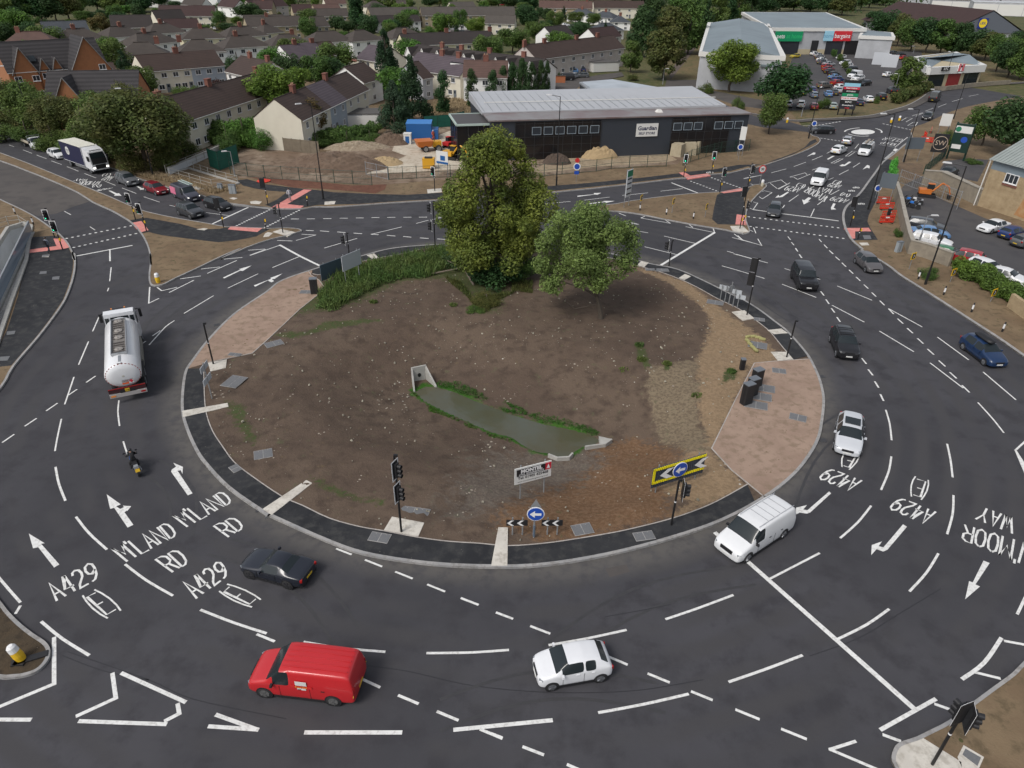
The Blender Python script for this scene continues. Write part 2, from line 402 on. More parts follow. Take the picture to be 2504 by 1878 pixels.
near_w=.45;at['wetgreen']=np.clip(1.-dP[used]/np.where(far>.5,.9,near_w),0,1)*np.clip(.75+1.3*vnoise(Pg[used],2.2,31),0,1)*(Pg[used][:,0]<POND[11].x-.3)
for k,a in at.items():
 A=me.attributes.new(k,'FLOAT','POINT');A.data.foreach_set('value',a.astype(np.float32))
struct(link('island_soil',me))
CX=sum(p.x for p in KERB)/len(KERB);CY=sum(p.y for p in KERB)/len(KERB)
def arc(p,q,ring=KERB,ccw=True):
 """part of the kerb between the vertices nearest to p and q"""
 n=len(ring);f=lambda t:min(range(n),key=lambda i:(ring[i].x-t.x)**2+(ring[i].y-t.y)**2)
 i=f(p);j=f(q);out=[]
 while True:
  out.append(ring[i])
  if i==j:break
  i=(i+(1 if ccw else-1))%n
 return out
def shrink(pts,d):
 return[Vector((p.x+(CX-p.x)/math.hypot(CX-p.x,CY-p.y)*d,p.y+(CY-p.y)/math.hypot(CX-p.x,CY-p.y)*d,0))for p in pts]
K2=shrink(KERB,.2)
def seg(a,b):return arc(W('f',*a),W('f',*b),K2)
PZ=.135
in_low=interp(WP("f 499,904 501,974 506,1016 521,1058 545,1095 573,1133 617,1168 691,1218 741,1240 805.7,1271 879,1291.6 939.4,1302 1023,1318 1099.5,1328 1173,1332.7 1241,1338.5 1326.6,1333 1405.7,1322 1500.6,1306 1564,1292 1627,1276 1690.5,1255.6 1753.8,1228.7 1826.6,1188"),3)
overlay('path',seg((455,905),(1860,1226))+in_low[::-1],M_PATH,PZ)
in_tr=interp(WP("f 1450,626 1526,640 1557.6,652 1611,666.5 1659,684 1706,706 1754,733 1801,755 1842,782 1879.6,811.6 1905,842 1938.5,882.6"),3)
overlay('path',seg((1976,872),(1450,614))+in_tr,M_PATH,PZ)
in_tl=interp(WP("f 1250,606 1150,603 1064,606 970.7,625.6 925.5,633 883,642 830,655 787,674 765,672"),3)
overlay('path',seg((1250,596),(755,664))+in_tl[::-1],M_PATH,PZ)
overlay('path',seg((1450,613),(1250,596))+in_tl[:1]+in_tr[:1],M_PATH,PZ)
overlay('paving',seg((755,665),(455,905))+WP("f 512,889 575.6,875.8 618,866.7 660,829 732.6,759.7 777.8,723.6 793,704 781,688 761,675"),M_SLAB,PZ+.004)
overlay('paving',seg((1866,1224),(1978,878))+WP("f 1938.5,883 1900,886 1844,891 1795,986 1739.6,1100 1788,1153"),M_SLAB,PZ+.004)
struct(MB().ribbon(KERB+KERB[:1],.2,.15,side=-1.,h=.3).obj('kerb',M_KERB))
EDGE=ground_mat('edging',[(.36,.33,.30),(.42,.39,.36),(.30,.27,.25)],(.8,4.),bump=0)
for l in(in_low,in_tr,in_tl,WP("f 512,889 575.6,875.8 618,866.7 660,829 732.6,759.7 777.8,723.6 793,704 781,688 761,675 755,666"),WP("f 1872,1222 1788,1153 1739.6,1100 1795,986 1844,891 1900,886 1978,881")):
 struct(MB().ribbon(l,.07,.15,h=.1).obj('edging',EDGE))
def pad(s,z=.16,name='concrete_pad',m=None):return overlay(name,WP(s),m or M_CONC,z)
for s in("f 643.5,1249 664.6,1264 764.6,1185.8 749.9,1178.4","f 1201,1388 1240.6,1388 1242,1294.5 1218.6,1294","f 446,1009 557.6,989.4 559.7,998.4 449,1024","f 1557.6,650.6 1568.7,641 1586,645.5 1575,656","f 1659,683 1674.7,673 1689,679 1673,688","f 1876.4,810.7 1909.8,807 1925.7,818 1892.3,820.6","f 897,627 915,622.5 927,633.8 910.4,636"):
 pad(s,.158,'concrete_strip')
for s in("f 939.4,1300.4 959,1268 1037.8,1282.8 1023,1316","f 1788.6,766 1820,762 1844,782 1815.5,786.7","f 1884,864 1922.5,864 1938.5,881.7 1901.8,885.8","f 509.3,890.8 555.5,882.4 553,903 515.4,912"):
 pad(s,.156)
def cover(v,cx,cy,w_,d_,rz,z,label,m=None):
 p=W(v,cx,cy,z)
 t=thing('access_cover',label,'manhole cover',p,R(rz),'access covers set in the ground')
 MB().box((0,0,0),(w_,d_,.02)).obj('frame',M_KERB,t)
 b=MB()
 b.box((-w_/4,0,.012),(w_/2-.05,d_-.08,.012));b.box((w_/4,0,.012),(w_/2-.05,d_-.08,.012))
 b.obj('plate',m or M_COVER,t)
 for s in(-1,1):MB().box((s*w_/4,d_*.36,.02),(.07,.03,.008)).obj('lifting_key',M_KERB,t)
CV=[('v6',1117,797,1.2,.75,-12,PZ+.02,'grey steel cover in the dark path beside the tall signal pad'),('v7',1185,728,1.2,.7,12,PZ+.02,'grey cover in the dark path near the back of the yellow board'),('v7',708,676,1.2,.9,15,.14,'square cover in orange soil right of the blue arrow sign'),('v6',1397,592,1.9,1.,-10,.1,'long stone cover in soil behind the tall signal pad'),('v6',148,103,1.2,1.,20,.1,'worn stone cover in the soil by the lower path bend'),('v5',1958,222,.8,.6,-45,PZ+.02,'small steel cover in the dark path at the lower bend'),('v1',1900,1105,1.4,1.7,-15,.14,'pale stone cover in the soil by the sign frame'),('v2',232,797,1.5,1.,35,.14,'grey cover at the edge of the buff slab'),('v1',1905,885,1.1,.5,-10,PZ+.03,'thin grey cover in the left buff slab'),('v2',500,377,1.4,.8,0,PZ+.03,'blue grey cover beside the black cabinet on buff paving'),('v4',330,963,1.1,.8,-15,PZ+.03,'small cover at the top of the buff slab by the cabinets'),('v4',212,1095,1.7,1.1,-18,PZ+.03,'grey cover before the rearmost of the three black cabinets'),('v4',185,1160,1.7,1.1,-18,PZ+.03,'grey cover before the middle black cabinet'),('v4',152,1225,1.7,1.1,-18,PZ+.03,'grey cover before the front black cabinet'),('v4',475,1322,1.2,.9,-25,PZ+.03,'cover lying alone in the middle of the buff slab'),('v4',178,568,1.,.7,-15,PZ+.02,'cover in the dark path beside the double signal pad'),('v3',1322,190,1.5,.8,0,PZ+.02,'cover in the dark path left of a slim signal'),('v3',1237,186,1.2,.6,0,PZ+.02,'small cover in the dark path beside the white strip'),('v3',1735,440,1.6,1.,-20,.14,'cover in sandy soil behind the row of sign posts'),('v3',2062,770,1.6,1.2,-20,.14,'cover partly ringed by the yellow sandbags')]
for c in CV:cover(*c)
# the pond
mw_=mat('pond water',(.085,.095,.075),rough=.06,spec=.6,noise=(.25,.2),col2=(.075,.068,.035),bump=(1.2,.012),coord='Object')
struct(MB().flat([(p[0]+(p[0]-sum(q[0]for q in PONDP)/len(PONDP))*.01,p[1])for p in P2(interp(POND,3,True))],ZP).obj('pond',mw_))
# slabs around the roads
V_TOP=interp(WP("u5 -900,-40 -400,80 0,213 200,290 340,332 480,390 700,460 900,522 1100,600 1300,660 1560,722 1700,770 1900,800 2100,822 u6 200,797 400,812 530,826 760,826 850,812 1000,812 1200,799 1420,782 1840,757 u7 765,650 1250,600 1600,558 1700,548 1900,522 2020,512 2160,478 u8 100,520 200,490 350,440 500,385 600,335 632,300 615,275 575,262 545,240"),3)
bk=[Vector(p+(0,))for p in((62,165),(48,185),(-10,215),(-90,230),(-190,260),(-330,240))]
slab('verge',V_TOP+bk,M_VERGE,.12)
struct(MB().ribbon(V_TOP,.18,.14,side=1.,h=.15).obj('kerb',M_KERB))
S2=interp(WP("u5 -500,560 -200,660 0,760 150,830 270,895 380,972 470,1042 535,1125 573,1230 v1 598,60 603,140 598,210 578,300 520,450 420,600 300,755 100,990 0,1160 -260,1420"),3)
slab('verge',S2+[Vector((-60,30,0)),Vector((-150,60,0)),Vector((-150,110,0))],M_VERGE,.12)
for o in list(C.objects)[-1:]:bpy.data.objects.remove(o)
mb=MB();mb.flat(P2(S2+[Vector((-60,30,0)),Vector((-150,60,0)),Vector((-150,110,0))]),.12,holes=[P2(RAMP_L)]);struct(mb.obj('verge',M_VERGE))
struct(MB().ribbon(S2,.18,.14,side=-1.,h=.15).obj('kerb',M_KERB))
S1=interp(WP("u5 -900,120 -400,250 0,395 200,470 420,560 640,650 860,740 1060,828 1200,868 1400,908 1600,942 1740,968 1900,975 2050,980 u6 490,982 640,978 725,985 748,997 735,1005 640,1035 520,1062 330,1127 130,1217 v1 1960,27 1800,95 1600,192 1430,270 1340,318 1290,331 1240,330 1218,300 1216,230 1226,150 1222,75 u5 1170,1264 1165,1200 1150,1130 1120,1060 1080,1000 1020,937 950,890 850,835 720,777 600,700 400,610 200,530 0,455 -400,330 -900,180"),2)
slab('traffic_island',S1,M_VERGE,.12)
struct(MB().ribbon(S1+S1[:1],.16,.14,side=0.,h=.15).obj('kerb',M_KERB))
S4=interp(WP("u7 1057,766 1075,752 1200,738 1300,718 1500,690 1700,668 1880,656 2000,648 2110,630 2170,612 u8 130,643 200,640 220,655 150,720 90,790 65,850 62,920 85,980 84,1012 40,1022 u7 2110,950 2030,936 1990,925 1850,903 1700,877 1520,843 1370,812 1215,792 1080,786"),2,True)
slab('traffic_island',S4,M_VERGE,.12)
struct(MB().ribbon(S4+S4[:1],.16,.14,h=.15).obj('kerb',M_KERB))
S5=interp(WP("u8 1335,240 1330,290 1260,350 1190,410 1110,470 1060,540 1000,620 950,690 880,765 830,810 805,870 812,950 840,1020 880,1080 950,1140 v4 940,35 1140,150 1250,235 1400,330 1600,458 1800,588 2000,718 2212,866 2600,1130 3100,1480"),3)
slab('verge',S5+[Vector((110,20,0)),Vector((170,60,0)),Vector((170,160,0)),Vector((120,165,0))],M_VERGE,.12)
struct(MB().ribbon(S5,.3,.15,side=-1.,h=.16).obj('kerb',M_KERB))
S6=interp(WP("b4 3300,-500 2700,100 2212,570 2100,682 1950,792 1750,940 1580,1072 1400,1165 1300,1213 1160,1262 1112,1330 1104,1400 1130,1457 1250,1700 1600,2100"),3)
slab('verge',S6+[Vector((45,0,0)),Vector((70,20,0))],M_VERGE,.12)
struct(MB().ribbon(S6,.16,.14,side=-1.,h=.15).obj('kerb',M_KERB))
S7=interp(WP("b1 -600,-500 -200,0 0,245 60,322 150,412 250,492 340,552 377,605 372,670 330,732 270,775 180,803 90,813 0,812 -300,760 -900,600"),3)
slab('verge',S7,ground_mat('dark bare soil',[(.055,.042,.028),(.07,.05,.03),(.04,.03,.02)],(.4,2.),dots=[(5,.2,(.2,.17,.13))]),.12)
struct(MB().ribbon(S7,.17,.14,side=0.,h=.15).obj('kerb',M_KERB))
S8=interp(WP("u8 -400,90 0,75 380,138 560,132 700,128 1000,108 1150,72 1300,30 1400,-20 1480,-75 1600,-110 1900,-135 2300,-160"),3)
slab('verge',S8+[Vector((300,330,0)),Vector((250,460,0)),Vector((60,420,0)),Vector((45,230,0))],ground_mat('dry lawn',[(.16,.115,.06),(.12,.10,.05),(.07,.075,.03)],(.2,1.2)),.108)
struct(MB().ribbon(S8,.25,.14,h=.15).obj('kerb',M_KERB))
struct(MB().ribbon(S8,2.2,.13,side=1.).obj('pavement',M_OLD))
S9=interp(WP("u8 1335,240 1352,200 1450,165 1560,115 1650,75 1850,20 2300,-60"),3)
slab('verge',S9+[Vector((170,190,0)),Vector((120,165,0)),Vector((95,140,0))],M_VERGE,.115)
overlay('carriageway',WP("u5 -600,200 -300,350 0,450 200,528 400,608 600,698 700,765 560,810 440,860 290,880 0,745 -600,500"),M_OLD,.006,.02)
overlay('footpath',WP("u6 250,610 330,600 470,640 700,668 840,682 1000,702 1300,715 1560,722 1840,705 u7 700,612 1000,588 1400,548 1650,518 1700,508 1900,490 2050,462 2212,440 u8 0,490 170,485 300,455 420,410 520,350 560,305 600,290 612,310 500,370 350,428 200,478 100,508 u7 2150,468 2020,502 1900,512 1700,540 1600,550 1250,592 765,643 u6 1840,751 1420,776 1200,793 880,800 760,820 530,820 470,800 560,760 640,700 500,690 380,670 300,650"),M_PATH,.126)
struct(MB().ribbon(WP("u5 1500,-60 1600,-30"),.1,.1).obj('edging',EDGE))
overlay('footpath',WP("u5 1008,918 1095,903 1140,901 1400,948 1550,990 1700,985 1785,968 2050,985 2090,985 1980,1045 1830,1075 1690,1090 1480,1065 1250,1035 1150,1010 1095,1020 1060,985"),M_PATH,.126)
overlay('footpath',WP("u7 1925,676 1950,660 2110,638 2165,622 2120,700 2128,780 2140,890 1930,887 1890,850 1905,760"),M_PATH,.126)
overlay('footpath',WP("u8 1120,440 1220,455 1160,560 1080,660 1080,740 1050,800 1010,880 1000,930 1020,975 1080,1070 895,1075 855,1030 822,980 815,940 810,870 835,815 880,770 950,700 1000,625 1060,545"),M_PATH,.126)
overlay('footpath',WP("v1 -40,900 60,700 150,420 215,120 235,60 u5 250,1050 400,1040 460,1045 530,1130 565,1200 v1 592,70 596,140 592,210 572,300 515,450 415,600 295,755 95,985 -40,1000"),M_PATH,.126)
for s in("u5 1020,940 1095,925 1150,995 1095,1012 1060,985","u5 1785,966 2030,980 1990,1010 1762,990","u6 768,680 830,684 640,795 770,808 740,828 510,825 600,775","u5 415,1062 490,1062 540,1130 490,1142 212,1175 225,1148 440,1120","u7 1650,514 1690,510 1735,535 1860,520 1880,535 1720,560","u7 1950,652 2105,625 2110,645 1975,663","u7 2068,815 2125,822 2140,893 2058,887","u8 820,980 1010,978 1030,1005 905,1005 905,1060 880,1062 850,1030"):
 overlay('tactile_paving',WP(s),M_PINK,.134)
for s in("u6 527,1010 590,987 705,1012 645,1043","u6 1720,680 1830,672 1835,700 1725,712","u7 2020,900 2110,898 2155,940 2110,948 2040,938","u6 930,775 1015,770 1005,795 928,800","u6 352,775 395,768 445,775 425,795 360,792","u6 193,748 225,742 258,748 228,760","u8 935,1093 1000,1092 1015,1112 955,1115","u6 470,1022 490,1012 530,1018 500,1045 455,1050","b4 1130,1457 1125,1350 1170,1280 1350,1212 1680,1420 1690,1500 1200,1600","b4 1650,1380 1700,1280 1870,1380 1830,1470 1700,1500","u6 0,980 28,985 0,998 -60,990"):
 pad(s,.131)
pad("u5 330,1190 385,1186 380,1205 328,1205",.131);pad("v1 345,88 400,82 402,98 348,104",.135,m=M_COVER);pad("v1 330,222 382,218 380,238 322,242",.135,m=M_COVER);pad("v1 430,265 487,260 482,285 425,288",.135,m=M_COVER);pad("v1 60,710 130,703 120,730 58,738",.135,m=M_COVER);pad("v1 5,915 85,910 65,945 0,948",.135,m=M_COVER)
pad("u8 963,1036 1020,1036 1030,1064 975,1066",.14,m=M_COVER);pad("b4 1715,1310 1845,1385 1815,1455 1690,1360",.14,m=M_COVER)
overlay('construction_ground',WP("u6 270,590 170,470 280,380 450,330 560,320 900,400 1350,270 1430,200 1500,200 1700,160 1990,170 2050,300 u7 700,395 1560,358 1700,405 1640,452 1350,466 1060,500 820,522 680,540 u6 2000,592 1420,640 1290,640"),M_SITE,.125)
overlay('crushed_stone',WP("u6 1480,310 1700,300 1990,190 2060,440 2000,520 1600,545 1250,560 1400,490 1560,420 1450,380"),M_PALE,.13)
overlay('crushed_stone',WP("u7 560,520 800,500 1050,470 1550,440 1640,420 1560,375 1100,375 760,395 700,440"),ground_mat('sandy gravel',[(.30,.235,.16),(.36,.29,.20),(.24,.18,.12)],(.3,1.2)),.13)
overlay('soil_strip',WP("u6 360,585 620,600 900,625 1150,650 1410,640 1395,680 1320,712 1150,695 900,675 700,668 470,620"),M_RED,.129)
overlay('side_road',WP("t3 1390,620 1620,330 1680,180 1560,180 1500,420 1370,560"),ground_mat('brown service road',[(.10,.078,.066),(.12,.094,.08),(.085,.068,.058)],(.1,.6)),.126)
overlay('side_road',WP("t3 1360,620 1600,620 1600,680 1900,740 2212,800 2212,860 1900,820 1600,720 1340,690"),M_OLD,.128)
overlay('side_road',WP("u8 -200,50 0,60 60,130 60,170 200,200 540,235 545,200 380,150 120,110 0,40"),M_ASPH,.1335)
overlay('car_park',WP("t4 430,430 560,395 980,395 1420,400 1430,640 1170,720 1000,805 500,855 380,860 380,560"),M_CAR,.13)
overlay('car_park',WP("u8 1240,700 1330,650 1900,900 2600,1150 2700,1500 1950,1330 1640,1230 1300,1080 1260,860"),M_CAR,.127)
overlay('car_park',WP("u8 1540,560 1600,460 1760,440 1940,450 1850,620"),M_CAR,.129)
overlay('forecourt',WP("u8 1225,470 1430,480 1430,560 1300,660 1260,560"),ground_mat('side verge soil',[(.13,.09,.06),(.16,.11,.07),(.1,.075,.05)],(.4,2.)),.127)
overlay('path',WP("u8 1500,540 1560,580 1330,690 1240,700 1290,640"),M_OLD,.131)
overlay('street',WP("t3 440,690 480,640 640,615 850,580 1010,560 1030,590 700,660 650,700 420,740"),M_OLD,.13)
overlay('street',WP("t3 400,190 640,185 900,215 880,240 420,215"),M_OLD,.02)
overlay('street',WP("t2 1540,225 1700,215 1760,240 1650,290 1540,270"),M_OLD,.02)
M_BLACKSEAM=mat('tar seam',(.022,.022,.026),rough=.7)
# ROAD MARKINGS
ZM=.005
mk=MB();seen_m=[]
cnt=[0]
def zz():
 cnt[0]+=1;return ZM+(cnt[0]%40)*.00015
def line(s,w=.15,z=ZM,n=0,m=None):
 w*=.8
 p=WP(s,z)
 if len(p)>2:
  turn=max((p[i+1]-p[i]).angle(p[i]-p[i-1])for i in range(1,len(p)-1))
  if turn>.5:
   for a,b in zip(p,p[1:]):
    d=(b-a).normalized()*w*.45;(m or mk).ribbon([a-d*(a!=p[0]),b+d*(b!=p[-1])],w,zz())
   return
  p=interp(p,4)
 (m or mk).ribbon(p,w,zz())
def lines(s,w=.15):
 """'v1 1,2 3,4; 5,6 7,8' many lines of one view"""
 v,rest=s.split(' ',1)
 for q in rest.split(';'):
  if q.strip():line(v+' '+q,w,n=4)
lines("v1 890,35 890,128;902,178 890,290;882,345 872,372;812,560 752,697;718,780 638,968;600,1068 525,1290;498,1408 465,1560 446,1669;965,1258 957,1350 970,1465;1000,1590 1022,1660 1040,1700;""1415,610 1350,655 1290,718 1210,808;1733,408 1493,552;2095,230 1848,347;1300,692 1237,735",.13)
lines("v1 775,1060 700,1112;625,1168 555,1215;467,1280 375,1343;297,1403 200,1468;115,1533 18,1600;1183,778 1150,800",.15)
lines("v1 1215,338 1207,470 1290,430;1275,340 1312,368 1438,340;1573,283 1372,383;1630,248 1462,272;1785,175 1630,192;1922,122 1683,227;1967,98 1815,112;2157,32 2028,80;2150,30 2013,40",.15)
lines("v1 548,30 575,150 560,260 500,410 380,600 75,990",.1)
lines("v1 610,88 1075,0",.3)
lines("u5 850,1135 853,1228;695,962 735,988;497,842 548,870;70,330 108,343;177,368 248,395;283,408 360,437;397,453 477,482;517,497 607,533;652,550 742,585;808,608 893,643;943,662 1053,705;1110,730 1235,772;1310,795 1375,812;1590,853 1765,875;-60,290 0,312",.12)
lines("u5 1625,947 1918,812;",.3)
lines("u6 668,902 730,902;790,901 853,901;917,899 980,899;1045,896 1107,896;1170,894 1230,894;1290,892 1352,891;1412,890 1475,889;1537,889 1600,888;1657,888 1720,888;1795,888 1840,890;""783,990 845,993;893,994 963,999;1025,1002 1090,1007;1152,1011 1218,1016;1285,1020 1345,1024;1410,1028 1475,1034;1535,1037 1598,1043;1665,1048 1732,1053;1798,1056 1860,1060",.2)
lines("u6 1525,963 1290,1020;1635,937 1730,912;1760,907 1840,890;1180,1052 925,1127;750,1020 860,1026 707,1068;563,1068 680,1072;583,1105 352,1184",.15)
lines("f 683.5,598.7 734,626.5 785.5,651.5",.35)
lines("v2 445,88 220,180",.15)
lines("u6 1430,780 1840,756",.1)
lines("u7 765,652 1250,602 1600,560 1700,551;1870,528 1960,514 2010,514 2160,480",.1)
lines("u7 685,733 870,715;968,706 1153,684;1243,672 1430,653;1520,641 1680,623;2120,552 2212,533;890,778 1050,762;890,778 1010,785;1010,770 1040,790;1378,835 1405,822;1220,800 1270,820;1378,835 1590,873 1548,845;1700,897 1910,940 1898,910;1720,877 1752,903;1545,965 1770,1018;1405,1042 1640,1100;1295,918 1430,942;1305,968 1325,970;2045,1092 2200,1135;2035,975 2212,1022;2050,950 2107,990",.15)
lines("u7 1597,580 1808,662",.3)
lines("f 1748,568.5 1681,609 1612,651",.38)
lines("v4 0,68 243,135;-70,45 -20,58;0,188 218,254;-110,157 0,188;372,178 645,262;353,298 615,400;777,312 1045,422;737,460 985,590;1170,485 1430,627;1100,658 1365,817;1547,705 1787,880;1490,903 1745,1097;1898,973 2150,1187;1858,1207 1970,1330 2057,1440;1150,1263 1180,1370 1195,1497",.15)
lines("v4 456,22 472,45;486,70 503,95;650,353 675,385;690,415 714,450;732,483 757,516;775,552 800,587;965,866 1000,910;1015,953 1050,998;1065,1045 1095,1093;1108,1143 1133,1195;""680,0 700,20;717,40 745,66;765,88 795,114;815,137 845,164;868,188 899,217;922,243 954,272;982,302 1015,332;1042,362 1075,393;1104,425 1140,460;1172,488 1210,527;1240,563 1283,601;1314,636 1358,675;1393,714 1438,755;1470,796 1520,840;1557,885 1607,930;1642,975 1694,1023;1735,1075 1793,1130",.17)
lines("v8 1572,18 1600,150 1618,297;1108,123 1085,250 1022,402;940,533 830,670 682,803;1625,445 1618,600 1572,770;1500,930 1400,1090 1258,1247;512,927 90,1145;2240,-20 2137,75",.16)
lines("f 1747.5,1301.5 2239,1736.5",.34)
lines("b4 1090,133 900,265 660,385;2240,0 2155,178;815,1233 600,1302 965,1457;965,1457 1200,1550",.17)
lines("b4 2025,372 1880,580 1695,718;1480,880 1015,1140",.22)
lines("b4 2045,398 2230,432;1797,658 2018,712;1465,922 1660,992;1035,1178 1190,1235",.19)
lines("b4 190,1130 405,1217",.17)
lines("f 1781.6,1667.7 1870,1637 1962.7,1602;",.17)
lines("b3 1350,203 1600,118 1875,15;447,403 750,350 1050,285;830,925 1180,860 1530,780;40,150 173,200;305,255 460,315;905,490 1058,555;1212,622 1383,692;1547,760 1715,828;1890,900 2078,977;0,1085 90,1120;245,1187 412,1252;588,1325 750,1395",.17)
lines("b2 1825,40 1960,92;245,318 385,375;607,378 900,425 1240,455;1557,465 1900,460 2195,440;1053,662 1200,730;1338,790 1497,857;1637,915 1805,985;1970,1052 2145,1125",.17)
lines("b2 613,1078 1370,1078;1765,1058 2100,1025 2533,983",.24)
lines("v6 755,890 885,940;995,983 1138,1040;1247,1082 1392,1140;1513,1188 1662,1248;1793,1300 1940,1358",.15)
lines("v5 462,210 490,350 545,492;632,625 740,760 890,898;1040,1020 1220,1155 1440,1282;-60,1070 40,1190 170,1338",.17)
lines("b1 1548,287 1800,385 2060,470;318,378 480,510 690,640;158,255 118,320",.18)
lines("b1 418,498 418,860 -200,1118;-300,1135 243,1137;868,775 895,970 585,1112;605,1148 1290,1172;935,775 1437,1003;1372,1010 1385,1090 1268,1150;1665,1097 1985,1213 1607,1188",.23)
def studs(v,x0,y0,x1,y1,n,s=.14):
 for i in range(n):
  p=W(v,x0+(x1-x0)*i/(n-1),y0+(y1-y0)*i/(n-1),ZM);mk.flat([(p.x-s,p.y-s),(p.x+s,p.y-s),(p.x+s,p.y+s),(p.x-s,p.y+s)],ZM)
for a in(('u5',515,1052,1010,955,12),('u5',570,1122,1050,1015,12),('u6',232,962,500,832,15),('u6',468,968,730,835,14),('u7',1740,570,1920,638,9),('u7',1890,545,2090,615,10),('u8',85,885,775,970,17),('u8',100,960,815,1052,17)):studs(*a)
lines("u8 45,588 187,563;260,545 375,515;433,497 527,463;575,447 655,413;688,395 718,380;402,578 435,580 462,597;402,578 520,545 537,560;462,597 560,556;205,630 335,600 380,635 310,668;250,625 305,668;315,672 405,622;205,683 265,698 190,747;165,730 190,747;140,712 205,683;155,778 118,830;345,817 362,795;395,768 470,715;563,885 592,823;615,793 695,733;717,715 785,678;510,690 590,650;700,600 740,583;783,560 857,522;890,503 945,468;575,525 640,500;720,470 790,435;745,472 815,437;720,470 745,472;790,435 815,437;760,458 783,460;832,417 885,378;857,417 905,385;832,417 857,417;885,378 920,380;905,358 935,322;780,968 780,968;387,1038 408,1063;415,1082 435,1105;448,1127 465,1153;475,1175 497,1203;628,1058 648,1080;667,1100 692,1127;708,1145 738,1172;755,1193 788,1222;805,1240 835,1270;95,988 118,1000;122,968 140,1012;0,1030 35,1062;0,1052 185,1107 155,1055;120,770 150,780;92,818 118,830;100,630 130,643",.13)
lines("u8 118,830 230,845;335,860 780,917",.3)
lines("u8 1090,327 1207,347;1160,265 1283,285;1355,370 1440,382;1355,368 1515,410;1315,422 1500,440",.12)
lines("u8 1450,68 1512,45;1547,38 1612,12;1655,-5 1740,-30;1785,-45 1860,-62;1348,105 1430,80;1375,108 1432,83;1265,142 1303,120 1350,125 1300,152;380,180 550,195;400,188 560,178;1312,180 1355,155 1390,155 1372,182 1312,180",.14)
def dashes(s,n,w=.3,fill=.6):
 p=WP(s,ZM)
 for i in range(n):
  a=p[0].lerp(p[1],i/n);b=p[0].lerp(p[1],(i+fill)/n);mk.ribbon([a,b],w,ZM)
dashes("u8 612,273 830,305",8);dashes("u8 598,182 805,147",8);dashes("u8 1120,165 1355,217",8);dashes("u8 1130,445 1205,380",10,.35,.55);dashes("u8 1160,440 1235,375",10,.35,.55);dashes("u8 1215,348 1315,268",10,.2,.6)
def ell(v,cx,cy,rx,ry,a0=0,a1=360,n=28):return[W(v,cx+rx*math.cos(R(a0+(a1-a0)*i/n)),cy+ry*math.sin(R(a0+(a1-a0)*i/n)),ZM)for i in range(n+(a1-a0<360))]
mk.flat(P2(ell('u8',968,230,92,20)),ZM+.004)
mk.ribbon(ell('u8',968,233,145,36,190,260,10),.3,ZM);mk.ribbon(ell('u8',968,228,145,34,-48,12,10),.3,ZM);mk.ribbon(ell('u8',968,226,130,36,70,150,10),.3,ZM)
def poly(s,m=None):(m or mk).flat(P2(WP(s,ZM)),zz())
poly("v5 450,1047 494,1022 342,850 372,845 240,765 275,888 318,878")
poly("v5 1062,715 1110,692 1036,588 1052,575 1048,568 1058,578 1092,537 1022,532 1033,545 1000,560 966,538 1005,522 888,438 917,560 950,550")
poly("v5 1563,447 1602,430 1478,242 1505,238 1518,270 1522,210 1442,175 1465,208 1430,232 1424,250")
poly("v1 1808,262 1820,268 1950,205 1970,208 2042,163 1938,193 1952,196")
poly("v2 68,325 80,335 185,283 190,290 212,300 232,290 222,280 215,277 220,273 237,272 302,228 200,265 212,270")
poly("v8 590,415 607,430 432,590 405,600 345,590 320,605 310,600 315,550 405,528 375,565 410,570")
poly("v8 1205,688 1238,708 1075,900 1040,915 985,895 940,945 945,860 1030,830 1002,870 1042,880")
poly("v8 1875,990 1926,1010 1808,1188 1846,1205 1722,1312 1755,1160 1785,1172")
poly("v8 2135,75 2150,72 2290,290 2230,300")
poly("u5 838,683 856,683 905,705 918,702 940,723 880,722 890,714")
poly("u5 1045,645 1065,648 1100,666 1110,662 1112,676 1078,676 1085,670")
poly("u7 920,682 920,675 1040,664 1038,655 1092,654 1062,668 1048,665")
poly("u7 1005,735 1005,729 1108,717 1108,712 1190,712 1125,726 1122,720")
poly("u7 1270,870 1300,862 1368,882 1290,878")
poly("u8 532,422 585,388 600,390 598,402 575,408 580,402")
poly("u8 688,440 730,415 750,415 715,435 700,443")
poly("u8 860,458 878,462 830,492 800,495 785,490 812,478 822,484")
poly("u8 965,520 1000,484 1020,492 1018,512 998,505")
poly("u8 385,692 397,695 345,732 290,738 315,715 322,728")
poly("u8 545,735 568,740 540,768 560,765 510,790 497,752 515,757")
poly("u8 738,780 757,785 740,815 762,828 722,830 720,815")
poly("u8 1198,372 1215,357 1335,388 1220,382");poly("u8 1310,420 1360,415 1360,428");poly("u8 1440,378 1515,410 1460,398")
struct(mk.obj('road_marking',M_PAINT))
